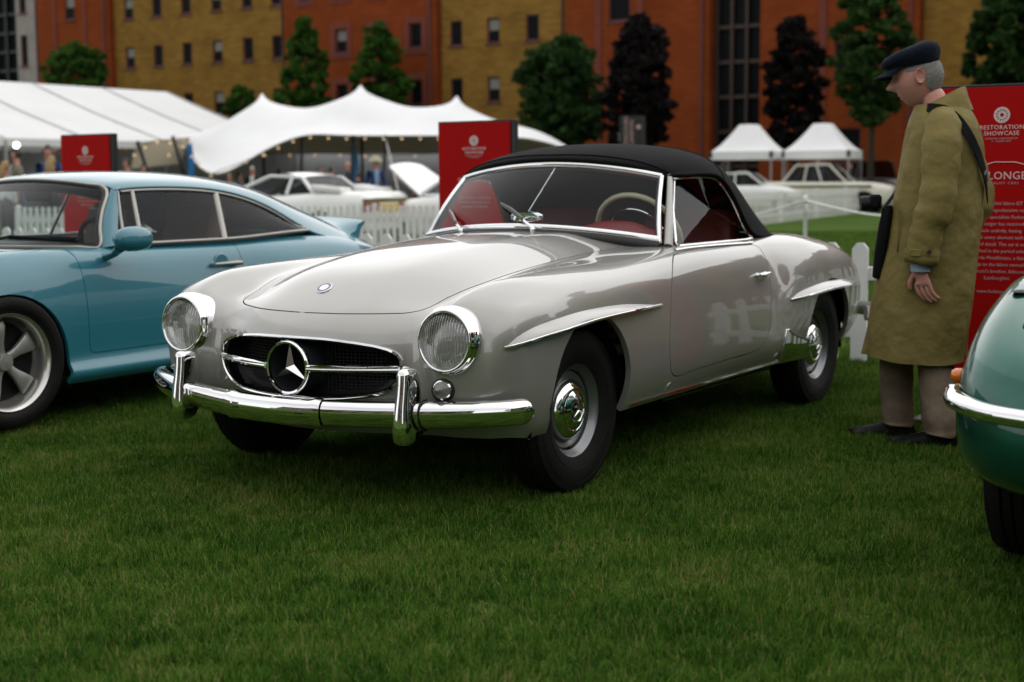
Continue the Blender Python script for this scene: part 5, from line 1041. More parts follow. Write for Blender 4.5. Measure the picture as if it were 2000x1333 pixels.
def build_coupe():
    root = thing('blue_coupe', 'sky blue rear-engined classic coupe with ducktail spoiler and five-spoke wheels', 'car', (.30,-2.85,0))
    P = Panels(Net(coupe_rows()), 4, 4)
    def xz(L, lo=6, hi=15, ul=0, uh=99): return P.inv(L, (0,2), lo, hi, ul, uh)
    fa = [(-.345*math.cos(t), .315+.338*math.sin(t)) for t in np.linspace(-.26, PI+.26, 30)]
    f1 = xz([p for p in fa], 7, 15, 1, 12); farch = resample(np.vstack([[f1[0,0],15], f1, [f1[-1,0],15]]), 70, False)
    r1 = xz([(-2.27+a, b) for a, b in fa], 7, 15, 14, 24); rarch = resample(np.vstack([[r1[0,0],15], r1, [r1[-1,0],15]]), 70, False)
    door = xz(resample(np.array([(-.455,.80),(-.462,.72),(-.47,.5),(-.475,.345),(-.49,.333),(-.8,.333),(-1.3,.335),(-1.42,.36),(-1.52,.47),(-1.565,.62),(-1.565,.80)]), 70, False), 5.5, 14, 6, 18)
    top = P.inv([(x, .675) for x in np.linspace(-1.56,-.46,20)], (0,1), 3, 8, 6, 18); door = np.vstack([door, top])
    ck = np.array([(x, y) for x, y in [(-.55,0),(-.57,.3),(-.66,.5),(-.80,.62),(-1.0,.655),(-1.8,.655),(-2.1,.60),(-2.35,.45),(-2.45,0)]]); ckq = P.inv(ck, (0,1), 0, 7, 8, 22); ckq[0,1] = ckq[-1,1] = 0; ckq = resample(ckq, 60, False)
    do, di = P.offset(door, .002), P.offset(door, -.0016)
    lid = P.inv([(-.235+.10*math.cos(t), .635+.07*math.sin(t)) for t in np.linspace(0,2*PI,36,endpoint=False)], (0,1), 3, 8, 4, 11); lo, li = P.offset(lid,.0015), P.offset(lid,-.0015)
    P.cut([do, di, farch, rarch, ckq, lo, li]); c = P.c; A_ = in_poly(c, farch) | in_poly(c, rarch) | in_poly(c, ckq); D, DI = in_poly(c, do), in_poly(c, di); L0, L1 = in_poly(c, lo), in_poly(c, li)
    P.panel('body', ~(A_ | D | L0), TEAL, root); P.panel('fuel_flap', L1, TEAL, root)
    for sd in (1,-1):
        dr = P.panel('door', DI & ~A_, TEAL, root, sides=(sd,))
        q = np.array([P.net.ev(*xz([(x, .718)])[0], False) for x in np.linspace(-1.33,-1.53,6)])*np.array([1,sd,1]); m = MB(); off = np.array([0,.032*sd,0]); m.tube(q+off*np.array([.9,1,1,1,1,.9])[:,None], [.008,.010,.011,.012,.015,.012], 10); m.tube([q[4], q[4]+off], .012, 8); m.tube([q[0], q[0]+off*.9], .008, 8); m.build('door_handle', NICKEL, dr)
        m = MB(); m.lathe([(.055,-.004),(.05,.0015),(.0005,.002)], q[2], (0,sd,0), 24); m.build('handle_recess', TEAL, dr)
        # mirror
        mc = np.array([-.68, .905*sd, .88]); A = []
        for k_, f_ in ((-1,.05),(-.93,.45),(-.7,.78),(-.3,.97),(.2,1),(.6,.92),(.85,.78),(.9,.70)):
            A.append([mc+Rz(.06*sd) @ np.array([-.115*k_, .055*f_*math.cos(t), .062*f_*math.sin(t)]) for t in np.linspace(0,2*PI,24,endpoint=False)])
        m = MB(); m.grid(A, cv=True); m.tube([mc+np.array([.06,-.02*sd,-.045]), (-.635,.83*sd,.81), (-.62,.775*sd,.795)], [.03,.024,.03], 10, ry=[.02,.018,.026]); mo = m.build('door_mirror', TEAL, root)
        m = MB(); o = [a*.999 for a in A[-1]]; m.add(o, [tuple(range(24))]); m.build('mirror_glass', CHROME, mo)
    m = MB(); m.box((-1.2,0,.26),(1.7,1.52,.06)); m.box((.2,0,.42),(.7,1.0,.3)); m.box((-2.5,0,.45),(.7,1.0,.35)); m.box((-.35,0,.5),(.2,1.3,.5))
    for x in (0,-2.27):
        for sd in (1,-1): m.grid([[(x+rr*math.cos(t), sd*yy, .30+rr*math.sin(t)) for rr, yy in ((.02,.42),(.37,.42),(.358,.80))] for t in np.linspace(-.12, PI+.12, 22)])
    m.build('underbody', DARK, root)
    for x in (0,-2.27):
        for sd in (1,-1): five_spoke(root, (x, (.725 if x == 0 else .735)*sd, .341), sd)
    # roof shell
    rows = [[(-.815,0,1.178),(-.825,.25,1.172),(-.85,.42,1.155),(-.872,.52,1.137),(-.885,.565,1.118)],
            [(-.90,0,1.198),(-.905,.25,1.192),(-.92,.42,1.172),(-.93,.525,1.150),(-.94,.575,1.125)],
            [(-1.1,0,1.218),(-1.1,.25,1.211),(-1.1,.42,1.188),(-1.1,.53,1.163),(-1.1,.588,1.132)],
            [(-1.4,0,1.218),(-1.4,.25,1.211),(-1.4,.42,1.187),(-1.4,.53,1.160),(-1.4,.592,1.126)],
            [(-1.7,0,1.203),(-1.7,.25,1.195),(-1.7,.42,1.168),(-1.7,.53,1.136),(-1.70,.597,1.092)],
            [(-2.0,0,1.165),(-2.0,.25,1.156),(-2.0,.42,1.122),(-1.99,.54,1.075),(-1.98,.612,1.010)],
            [(-2.25,0,1.108),(-2.25,.25,1.098),(-2.24,.42,1.058),(-2.22,.555,.99),(-2.19,.645,.905)],
            [(-2.5,0,1.03),(-2.5,.25,1.02),(-2.48,.43,.975),(-2.43,.58,.905),(-2.37,.685,.835)],
            [(-2.75,0,.945),(-2.75,.25,.937),(-2.72,.44,.895),(-2.66,.60,.84),(-2.58,.70,.795)],
            [(-3.0,0,.86),(-3.0,.25,.85),(-2.96,.45,.81),(-2.89,.60,.775),(-2.80,.69,.745)]]
    RP = Panels(Net(rows), 6, 6); back = [(-2.02,0),(-2.03,.2),(-2.06,.36),(-2.12,.43),(-2.25,.46),(-2.42,.45),(-2.52,.40),(-2.56,.25),(-2.57,0)]; bq = RP.inv(back, (0,1), 0, 4, 4, 9); bq[0,1] = bq[-1,1] = 0; bq = resample(bq, 40, False); RP.cut([bq]); BK = in_poly(RP.c, bq)
    rf = RP.panel('roof', ~BK, TEAL, root, flange=.015); rw = RP.panel('rear_window', BK, mat('dark_glass', (.01,.011,.012), .03, coat=1), root, flange=0)
    wb = lambda y: np.array([-.455-.52*y*y, y, .836-.01*y*y]); wt = lambda y: np.array([-.800-.24*y*y, y, 1.170-.15*y*y])
    # side glass frames
    rail = [RP.net.ev(u_, 4, False)+np.array([0,.002,-.016]) for u_ in np.linspace(.4, 6.15, 30)]
    base = [np.array([x, tab(x,[(-.78,.700),(-1.5,.715),(-2.2,.690)]), tab(x,[(-.72,.845),(-1.5,.845),(-2.0,.862),(-2.24,.872)])]) for x in np.linspace(-2.235,-.765,24)]
    for sd in (1,-1):
        M_ = np.array([1,sd,1]); lp = smooth_path(np.vstack([rail, base])[::2]*M_, 120, True); m = MB(); m.tube(lp, .008, 8, closed=True, cap=False, ry=.009); sf = m.build('side_window', NICKEL, root)
        def rail_at(x): k = int(np.argmin([abs(r_[0]-x) for r_ in rail])); return rail[k]
        def base_at(x): return np.array([x, tab(x,[(-.78,.700),(-1.5,.715),(-2.2,.690)]), tab(x,[(-.72,.845),(-1.5,.845),(-2.0,.862),(-2.24,.872)])])
        for xb, xt, rr in ((-.93,-.995,.012),(-1.515,-1.545,.017)):
            m = MB(); m.tube(np.array([base_at(xb), rail_at(xt)])*M_, rr, 8, ry=.008); m.build('window_bar', NICKEL, sf)
        m = MB(); R_ = np.array(rail); top = resample(R_, 40, False); bt = np.array([base_at(x) for x in np.linspace(-.79, -2.235, 40)]); m.grid(np.array([(top*(1-t)+bt*t)+np.array([0,.010*math.sin(PI*t)-.004,0]) for t in np.linspace(0,1,6)])*M_); m.build('pane', GLASS, sf)
        m = MB(); m.tube(np.array([base_at(x)+np.array([0,.012,-.010]) for x in np.linspace(-.75,-2.2,24)])*M_, .006, 6); m.build('belt_trim', BLACK, root)
        m = MB(); m.tube(np.array([r_+np.array([0,.006,.016]) for r_ in rail])*M_, .006, 6); m.build('drip_rail', TEAL, root)
        # windscreen pillar
        t_ = np.linspace(0,1,10)[:,None]; e1 = np.array([wb(.672)*(1-t)+wt(.552)*t+np.array([.02,0,.006])*math.sin(PI*t) for t in np.linspace(0,1,10)]); e2 = np.array(base[-1])*(1-t_)+np.array(rail[0])*t_+np.array([.0,.006,0]); m = MB(); m.grid(np.array([e1*(1-q)+e2*q+np.array([.012,.018,0])*math.sin(PI*q) for q in np.linspace(0,1,7)]).transpose(1,0,2)*M_); m.build('screen_pillar', TEAL, root)
    A = np.array([[wb(s_*.665)*(1-t)+wt(s_*.545)*t+np.array([.02,0,.006])*math.sin(PI*t) for t in np.linspace(0,1,8)] for s_ in np.linspace(-1,1,31)]); m = MB(); m.grid(A); ws = m.build('windscreen', GLASS, root)
    loop = np.vstack([A[:,0], A[-1,1:], A[::-1,-1][1:], A[0,::-1][1:-1]]); m = MB(); m.tube(smooth_path(loop[::2], 140, True), .010, 8, closed=True, cap=False, ry=.012); m.build('windscreen_frame', NICKEL, ws)
    m = MB(); ins = loop + (loop.mean(0)-loop)*.03; m.tube(smooth_path(ins[::2], 120, True), .012, 8, closed=True, cap=False); m.build('windscreen_seal', GASKET, ws)
    m = MB(); m.box((-.80,0,.80),(.38,1.30,.06), Ry(.05), bev=.02); m.build('dashboard', BLACK, root)
    m = MB(); m.box((-1.3,0,.30),(1.3,1.25,.05)); m.box((-2.02,0,.6),(.05,1.2,.5)); m.box((-1.4,.70,.55),(1.3,.03,.5)); m.box((-1.4,-.70,.55),(1.3,.03,.5)); m.build('cabin_lining', mat('black_carpet', (.012,.012,.013), .95), root)
    SE = mat('dark_brown_leather', (.05,.018,.012), .5)
    for sd in (1,-1):
        m = MB(); m.box((-1.35,.33*sd,.50),(.48,.46,.16), Ry(-.1), bev=.05); m.box((-1.63,.33*sd,.76),(.12,.44,.56), Ry(-.25), bev=.05); m.box((-1.72,.33*sd,1.04),(.08,.24,.12), Ry(-.2), bev=.03); m.build('seat', SE, root)
    m = MB(); wc = np.array([-1.02,.33,.80]); d, s_, u = frame((-.92,0,.40)); m.tube([wc+.175*(math.cos(t)*s_+math.sin(t)*u) for t in np.linspace(0,2*PI,36,endpoint=False)], .014, 8, closed=True)
    for t in (0, PI/2, PI, 3*PI/2): m.tube([wc, wc+.17*(math.cos(t)*s_+math.sin(t)*u)], .008, 6)
    m.build('steering_wheel', BLACK, root)
    m = MB(); m.box((-.88,-.02,1.09),(.03,.21,.065), bev=.014); m.tube([(-.86,-.02,1.12),(-.86,-.02,1.16)], .008, 6); m.build('rear_view_mirror', BLACK, root)
    for y0, y1 in ((.05,.48),(-.5,-.06)):
        m = MB(); a = wb(y0)+np.array([.05,0,.01]); b = wb(y1)+np.array([-.01,0,.045]); m.tube([a, a*.5+b*.5+np.array([.025,0,.03]), b], [.010,.007,.004], 6); c1 = a*.55+b*.45+np.array([.012,0,.025]); m.tube([c1, b+(b-c1)*.35], .007, 6, ry=.012); m.build('wiper', BLACK, root)
    # ducktail
    A = []
    for y in np.linspace(-.56,.56,25):
        e = 1-(abs(y)/.56)**6*.35; tipx = -3.02+.10*(y/.56)**2; zt = .925-.02*(y/.56)**2
        A.append([(-2.62,y,.955-.20*(abs(y)/.62)**2.2),(-2.72,y,.922-.15*(abs(y)/.62)**2.2),(-2.84,y,.895-.05*(y/.56)**2),(tipx+.06,y,.903-.02*(y/.56)**2),(tipx,y,zt),(tipx-.012,y,zt-.012),(tipx+.03,y,zt-.05),(-2.93+.06*(y/.56)**2,y,.80),(-2.95,y,.70),(-2.98,y,.58)])
    m = MB(); m.grid(A)
    for r_ in (A[0], A[-1]): o = len(m.v); m.v += [tuple(map(float,p)) for p in r_]; m.f.append(tuple(range(o,o+len(r_)))); m.m.append(0)
    m.build('ducktail_spoiler', TEAL, root, angle=50)
    m = MB(); m.box((-2.76,0,.925),(.10,.50,.012), Ry(.32)); m.build('spoiler_grille', BLACK, root)
    for sd in (1,-1): lamp((.66,.60*sd,.62), (.9,.1*sd,.42), .085, None, root, 'headlight', .02, LENS)
    m = MB(); bp = smooth_path([(.45,.835,.36),(.62,.78,.36),(.76,.55,.36),(.82,.25,.36),(.83,0,.36)], 20); bp = np.vstack([bp, (bp*np.array([1,-1,1]))[::-1][1:]]); m.tube(bp, .05, 10, ry=.10); m.build('front_bumper', TEAL, root)
    m = MB(); bp = smooth_path([(-2.75,.86,.42),(-3.0,.80,.42),(-3.17,.55,.42),(-3.22,0,.42)], 20); bp = np.vstack([bp, (bp*np.array([1,-1,1]))[::-1][1:]]); m.tube(bp, .05, 10, ry=.11); m.build('rear_bumper', TEAL, root)
    m = MB(); m.box((-3.16,0,.60),(.05,1.3,.10), bev=.02); m.build('tail_lamp_strip', DEEPRED, root)
    return root
build_coupe()

# ================================================================ dark green grand tourer at the right edge
GREEN = paint('metallic_green', (.002,.085,.058), .7, .34)
def gt_rows():
    out = []
    F_ = [ # front fan: z levels at the nose, rounded in plan at the corner
     [(.72,0,.30),(.72,.25,.30),(.70,.5,.31),(.66,.68,.33),(.56,.77,.345),(.47,.80,.35),(.42,.81,.34),(.38,.81,.32)],
     [(.82,0,.35),(.82,.25,.35),(.81,.5,.36),(.76,.69,.375),(.63,.795,.39),(.50,.83,.385),(.40,.845,.36),(.34,.835,.29)],
     [(.87,0,.44),(.87,.25,.44),(.855,.5,.445),(.80,.70,.455),(.66,.815,.47),(.48,.852,.45),(.34,.862,.38),(.24,.84,.24)],
     [(.86,0,.56),(.86,.25,.56),(.845,.5,.565),(.79,.70,.58),(.65,.815,.60),(.43,.856,.57),(.26,.868,.45),(.16,.845,.25)],
     [(.80,0,.65),(.80,.25,.655),(.785,.5,.67),(.73,.68,.70),(.57,.79,.735),(.34,.845,.69),(.16,.868,.50),(.07,.845,.25)],
     [(.62,0,.72),(.62,.25,.725),(.60,.5,.745),(.55,.665,.79),(.40,.765,.825),(.20,.838,.755),(.05,.868,.53),(-.02,.845,.25)],
     [(.38,0,.775),(.38,.25,.78),(.36,.5,.80),(.32,.655,.85),(.20,.755,.872),(.04,.835,.78),(-.08,.868,.54),(-.13,.845,.25)]]
    out = [list(r) for r in F_]
    for x in (.1,-.2,-.5,-.85,-1.2,-1.55,-1.9,-2.2,-2.5,-2.8,-3.05,-3.25,-3.4):
        sk = tab(x, [(.38,-.5),(.1,-.36),(-.2,-.2),(-.5,-.08),(-.85,0)]) if x > -.85 else 0; sw = (0,0,.03,.12,.36,.7,.92,1)
        zc = tab(x, [(.38,.775),(.1,.81),(-.2,.83),(-.5,.84),(-.85,.845),(-2.2,.86),(-2.8,.85),(-3.25,.80),(-3.4,.70)]); w_ = tab(x, [(-2.8,1),(-3.05,.96),(-3.25,.88),(-3.4,.78)])
        r = [(0,zc),(.25,zc+.003),(.5,zc+.015),(.65,zc+.055),(.755,zc+.05),(.838,.76),(.868,.55),(.845,.25)]
        out.append([(x+sk*s_, y*w_, z) for (y, z), s_ in zip(r, sw)])
    return out
def build_gt():
    root = thing('green_grand_tourer', 'dark metallic green grand tourer with chrome bumper at the right edge', 'car', (.02,3.165,0))
    P = Panels(Net(gt_rows()), 5, 5)
    fa = [(-.34*math.cos(t), .33+.335*math.sin(t)) for t in np.linspace(-.15, PI+.15, 26)]; f1 = P.inv(fa, (0,2), 3.6, 7, 0, 12); farch = resample(np.vstack([[f1[0,0],7], f1, [f1[-1,0],7]]), 60, False)
    r1 = P.inv([(-2.55+a, b) for a, b in fa], (0,2), 3.6, 7, 10, 20); rarch = resample(np.vstack([[r1[0,0],7], r1, [r1[-1,0],7]]), 60, False)
    lid = P.inv(resample(np.array([(.70,.36),(.685,.62),(.62,.665),(.42,.64),(.40,.60),(.41,.36)]), 50), (0,1), 0, 4.5, 3.5, 8); lo, li = P.offset(lid,.0025), P.offset(lid,-.002)
    ck = P.inv([(-.62,0),(-.64,.4),(-.75,.58),(-1.0,.62),(-2.0,.62),(-2.4,.5),(-2.5,0)], (0,1), 0, 5, 7, 19); ck[0,1] = ck[-1,1] = 0; ck = resample(ck, 50, False)
    mouth = P.inv([(0,.52),(.3,.52),(.50,.515),(.56,.48),(.57,.42),(.55,.36),(.48,.325),(.3,.315),(0,.312)], (1,2), 0, 4, 0, 4); mouth[0,1] = mouth[-1,1] = 0; mouth = resample(mouth, 40, False)
    P.cut([farch, rarch, lo, li, ck, mouth]); c = P.c; X_ = in_poly(c, farch) | in_poly(c, rarch) | in_poly(c, ck) | in_poly(c, mouth); L0, L1 = in_poly(c, lo), in_poly(c, li)
    P.panel('body', ~(X_ | L0), GREEN, root)
    for sd in (1,-1): P.panel('headlight_lid', L1, GREEN, root, sides=(sd,))
    m = MB(); m.box((-1.3,0,.28),(2.2,1.5,.06)); m.box((.5,0,.42),(.4,1.1,.25)); m.box((-2.9,0,.45),(.6,1.2,.3))
    for x in (0,-2.55):
        for sd in (1,-1): m.grid([[(x+rr*math.cos(t), sd*yy, .32+rr*math.sin(t)) for rr, yy in ((.02,.42),(.38,.42),(.355,.80))] for t in np.linspace(-.12, PI+.12, 22)])
    m.build('underbody', DARK, root)
    gp = P.on(mouth, .004); full = np.vstack([gp, (gp*np.array([1,-1,1]))[::-1][1:-1]]); m = MB(); m.tube(full, .011, 8, closed=True, cap=False); m.build('grille_surround', CHROME, root)
    m = MB(); m.add([p*np.array([1,.99,1])+np.array([-.06,0,0]) for p in full], [tuple(range(len(full)))]); m.build('grille_backing', MESHBLACK, root)
    m = MB(); hb = smooth_path([(.905,0,.555),(.90,.3,.555),(.885,.52,.556),(.83,.70,.560),(.73,.805,.568),(.64,.838,.575),(.60,.845,.580)], 34); A = []
    T = np.gradient(hb, axis=0)
    for sg in (1,-1):
        A = []
        for i in range(len(hb)):
            out = np.array([T[i][1], -T[i][0], 0]); out /= np.linalg.norm(out); k_ = 1 if i < 30 else max(.25, 1-(i-29)/5)
            A.append([(hb[i]+out*a*k_+np.array([0,0,b*k_]))*np.array([1,sg,1]) for a, b in ((-.02,.024),(.006,.023),(.018,.012),(.021,0),(.016,-.015),(.0,-.022),(-.02,-.024))])
        m.grid(A)
    m.build('front_bumper', CHROME, root, angle=55)
    for sd in (1,-1):
        p, n = P.net.ev(*P.inv([(.47,.60)], (0,2), 3.6, 7, 1, 8)[0]); p = p*np.array([1,sd,1]); n = n*np.array([1,sd,1]); m = MB(); m.lathe([(.030,-.004),(.030,.006),(.022,.010)], p, n, 20); o = m.build('side_marker', GASKET, root); m = MB(); m.lathe([(.022,.008),(.020,.026),(.012,.036),(.0005,.038)], p, n, 20); m.build('amber_lens', mat('amber_lens', (.75,.16,.01), .15, coat=1), o)
        for x in (0,-2.55):
            m = MB(); m.lathe([(.18,-.06),(.185,.0),(.19,.07),(.20,.075)], (0,0,0), (0,1,0), 40); m.lathe([(.18,.02),(.12,.03),(.06,.05),(.0005,.052)], (0,0,0), (0,1,0), 40); wo = m.build('wheel', mat('magnesium', (.35,.35,.34), .35, .8), root, loc=(x,.735*sd,.325), rot=(0,0,0 if sd > 0 else PI)); link('tyre', GT_TYRE, wo)
        m = MB(); m.lathe([(.0,.002),(.016,.004),(.030,-.001)], P.on(P.inv([(.42,.715)], (0,1), 2, 5, 4, 9), .001)[0]*np.array([1,sd,1]), (0,0,1), 12); m.build('hood_vent', BLACK, root)
    # cabin
    rows = [[(-.55,0,.845),(-.57,.3,.845),(-.65,.52,.845),(-.74,.63,.842)],[(-.80,0,1.04),(-.81,.3,1.035),(-.86,.48,1.02),(-.92,.575,1.0)],[(-1.02,0,1.19),(-1.03,.28,1.185),(-1.07,.44,1.165),(-1.12,.53,1.13)],[(-1.25,0,1.255),(-1.25,.28,1.248),(-1.26,.43,1.225),(-1.28,.54,1.16)],[(-1.65,0,1.265),(-1.65,.28,1.258),(-1.65,.43,1.232),(-1.65,.55,1.165)],[(-2.0,0,1.215),(-2.0,.28,1.208),(-2.0,.43,1.18),(-1.98,.56,1.10)],[(-2.3,0,1.08),(-2.3,.28,1.07),(-2.28,.44,1.04),(-2.22,.58,.97)],[(-2.6,0,.90),(-2.58,.3,.895),(-2.54,.48,.885),(-2.45,.63,.865)]]
    RP = Panels(Net(rows), 5, 5); wsq = [(.25,0),(.25,2.75),(1.7,2.7),(1.9,0)]; wsq = resample(np.array(wsq), 50, False); RP.cut([wsq]); W_ = in_poly(RP.c, wsq); RP.panel('roof', ~W_, GREEN, root, flange=.01); RP.panel('windscreen', W_, mat('dark_glass'), root, flange=0)
    for sd in (1,-1):
        m = MB(); R_ = np.array([RP.net.ev(u_, 3, False) for u_ in np.linspace(0.1,6.6,24)]); B_ = np.stack([R_[:,0], np.full(24,.655), np.full(24,.845)],1); m.grid(np.array([R_+np.array([0,.0,-.01]), (R_+B_)/2+np.array([0,.01,0]), B_])*np.array([1,sd,1])); m.build('side_window', mat('dark_glass'), root)
    return root
GT_TYRE = tyre_mesh('tyre', .325, .215, .198, 120, 1, .004, .006)
build_gt()
# ================================================================ people
def skin_mesh(name, V, E, Rr, mats, bone_mat, sub=2, extra=None):
    """grow one continuous surface over a skeleton; faces take the material of the nearest bone"""
    me = bpy.data.meshes.new(name+'_skeleton'); me.from_pydata(V, E, []); o = bpy.data.objects.new(name+'_skeleton', me); COL.objects.link(o)
    md = o.modifiers.new('skin', 'SKIN'); md.use_smooth_shade = True; md.branch_smoothing = .6
    for k, r_ in enumerate(Rr): sv = me.skin_vertices[0].data[k]; sv.radius = (r_, r_) if np.isscalar(r_) else r_; sv.use_root = (k == 0)
    s_ = o.modifiers.new('sub', 'SUBSURF'); s_.levels = sub; s_.render_levels = sub
    bpy.context.view_layer.update(); dg = bpy.context.evaluated_depsgraph_get(); out = bpy.data.meshes.new_from_object(o.evaluated_get(dg)); out.name = name
    bpy.data.objects.remove(o); out.materials.clear()
    for m_ in mats: out.materials.append(m_)
    A = np.array([V[a] for a, b in E], float); B = np.array([V[b] for a, b in E], float); D = B-A; L2 = (D*D).sum(1)+1e-9
    for p in out.polygons:
        c = np.array(p.center); t = np.clip(((c-A)*D).sum(1)/L2, 0, 1); p.material_index = bone_mat[int((((A+D*t[:,None])-c)**2).sum(1).argmin())]; p.use_smooth = True
    return out
def head_grid(nu=44, nv=34, fwd=1.0):
    """head facing +x, centre at the origin, about 0.235 tall"""
    A = []
    for i in range(nu):
        th = 2*PI*i/nu; row = []
        for j in range(nv):
            ph = -PI/2 + PI*(j+.0)/(nv-1); x, y, z = math.cos(ph)*math.cos(th), math.cos(ph)*math.sin(th), math.sin(ph)
            p = np.array([x*.098, y*.074, z*.120]); f = max(0, x)
            if z < 0: p[0] *= 1-.10*(-z)**1.5 if x > 0 else 1-.28*(-z)**1.2; p[1] *= 1-.30*(-z)**1.6
            g = lambda cy, cz, sy, sz: math.exp(-((abs(y)-cy)/sy)**2-((z-cz)/sz)**2)*(x > .1)
            p[0] += .034*math.exp(-(y/.14)**2-((z+.16)/.12)**2)*f + .018*math.exp(-(y/.11)**2-((z-.03)/.15)**2)*f     # nose
            p[0] += .008*g(.0,-.47,.26,.07) + .007*g(0,-.57,.24,.06) - .006*g(0,-.52,.3,.03)                              # lips
            p[0] += .014*math.exp(-(y/.3)**2-((z+.83)/.16)**2)*f + .007*g(.30,.26,.3,.09)                                # chin, brow
            p[0] -= .011*g(.36,.07,.16,.10); p[0] += .005*g(.36,.06,.09,.05); p[1] += .004*math.copysign(1,y)*g(.62,-.15,.2,.2)
            row.append(p)
        A.append(row)
    return np.array(A)
SKIN = mat('skin', (.50,.25,.19), .5, noise=(30,(.52,.20,.165),.45,.7), bump=(90,.15)); SKIN2 = mat('skin_tan', (.36,.19,.13), .5)
def cloth(name, col, n2=None): return mat(name, col, .85, noise=(7, n2 or tuple(c*.75 for c in col), .35, .7), bump=(25,.5), sheen=.15)
HAIRC = {'brown': mat('hair_brown', (.035,.02,.013), .55), 'dark': mat('hair_dark', (.010,.009,.008), .5), 'blonde': mat('hair_blonde', (.34,.22,.09), .5, noise=(40,(.24,.14,.05),.4,.6)), 'white': mat('hair_white', (.42,.41,.39), .55, noise=(60,(.30,.29,.28),.4,.6))}
def bystander(label, u, v, dep, top, leg, hair, face=0, long_=False, hat=None, shirt=None, bald=False):
    hd = at_depth(u, v, dep); H = hd[2]+.11; k = H/1.75; root = thing('person', label, 'person', (hd[0], hd[1], 0), YAW+PI+R(face), 'visitors in the background')
    V = [(0,0,.98),(0,0,1.15),(.01,0,1.32),(.005,0,1.46),(.015,0,1.53),(.025,0,1.64),(.03,0,1.72)]; E = [(0,1),(1,2),(2,3),(3,4),(4,5),(5,6)]; Rr = [(.17,.12),(.155,.115),(.18,.125),(.09,.08),(.055,.055),(.085,.10),(.055,.065)]; bm_ = [1,1,1,0,0,0]
    for sd in (1,-1):
        o = len(V); V += [(0,.17*sd,1.41),(-.02,.235*sd,1.13),(.07,.20*sd,.93),(.10,.19*sd,.85),(0,.10*sd,.90),(.01,.11*sd,.50),(-.01,.12*sd,.09),(.12,.13*sd,.045)]
        E += [(2,o),(o,o+1),(o+1,o+2),(o+2,o+3),(0,o+4),(o+4,o+5),(o+5,o+6),(o+6,o+7)]; Rr += [.072,.055,.042,.045,(.10,.10),.075,.055,.045]; bm_ += [1,1,1,0,2,2,2,3]
    V = [tuple(c*k for c in p) for p in V]; Rr = [tuple(c*k for c in r_) if not np.isscalar(r_) else r_*k for r_ in Rr]
    link('body', skin_mesh('body', V, E, Rr, [SKIN, top, leg, BLACK], bm_, 2), root)
    if not bald:
        m = MB(); A = head_grid(24, 18)*1.08; A[...,0] -= .008; c = np.array([.03,0,1.645]); A = A+c; keep = MB(); keep.grid(A*k, cu=True); me = keep.mesh('hair', HAIRC[hair]); bm = bmesh.new(); bm.from_mesh(me)
        bmesh.ops.delete(bm, geom=[f for f in bm.faces if (f.calc_center_median().x > .055*k and f.calc_center_median().z < 1.70*k) or f.calc_center_median().z < 1.59*k], context='FACES'); bm.to_mesh(me); bm.free(); link('hair', me, root)
        if long_: m = MB(); m.tube(np.array([(-.03,0,1.70),(-.085,0,1.62),(-.10,0,1.48),(-.12,0,1.33),(-.115,0,1.24)])*k, np.array([.05,.085,.095,.085,.03])*k, 12, ry=np.array([.03,.045,.05,.04,.015])*k, up=(1,0,0)); m.build('long_hair', HAIRC[hair], root)
    if shirt: m = MB(); m.grid(np.array([[(.135-.02*abs(t)*3+(-.03 if z > 1.4 else 0), t*(1 if z > 1.2 else .6), z) for t in np.linspace(-.055,.055,5)] for z in np.linspace(1.02,1.46,8)])*k); m.build('shirt_front', shirt, root)
    if hat: m = MB(); m.lathe([(.17,.0),(.165,.008),(.10,.012),(.095,.07),(.075,.105),(.0005,.11)], np.array([.03,0,1.69])*k, (.12,0,1), 24); m.build('hat', hat, root)
    return root
NAVY = cloth('navy_wool', (.012,.02,.06)); BLUEJ = cloth('blue_jacket', (.015,.045,.16)); BEIGEJ = cloth('beige_jacket', (.20,.17,.12)); WHITES = cloth('white_shirt', (.72,.72,.71)); BLACKJ = cloth('black_jacket', (.012,.012,.013)); GREYJ = cloth('grey_jacket', (.12,.12,.125)); CREAMJ = cloth('cream_top', (.50,.45,.36)); DENIM = cloth('dark_trousers', (.02,.024,.035)); STRAW = mat('straw_hat', (.55,.48,.34), .8)
bystander('man in light grey-brown jacket and white shirt under the left marquee', 33, 303, 28, BEIGEJ, DENIM, 'brown', -60, shirt=WHITES)
bystander('woman with long blonde hair and white top at the left edge', 9, 328, 26, WHITES, DENIM, 'blonde', 150, True)
bystander('tall man in blue jacket beside the left red board', 94, 296, 29, BLUEJ, DENIM, 'brown', 10)
bystander('blonde woman in beige top before the man in blue', 100, 318, 27, BEIGEJ, DENIM, 'blonde', 170, True)
bystander('dark-haired man right of the left red board', 248, 320, 34, BLACKJ, DENIM, 'dark', -30)
bystander('dark-haired person by the awning pole', 279, 330, 37, BLACKJ, DENIM, 'dark', 40)
bystander('white-haired person in black jacket and white shirt behind the blue coupe', 493, 334, 40, BLACKJ, DENIM, 'white', 0, shirt=WHITES)
bystander('man in blue suit and straw hat behind the raised bonnet', 733, 318, 34, BLUEJ, NAVY, 'brown', 20, hat=STRAW, shirt=cloth('pale_blue_shirt', (.30,.42,.62)))
bystander('bald man in dark jacket left of the blue flag', 678, 322, 38, NAVY, DENIM, 'dark', 100, bald=True)
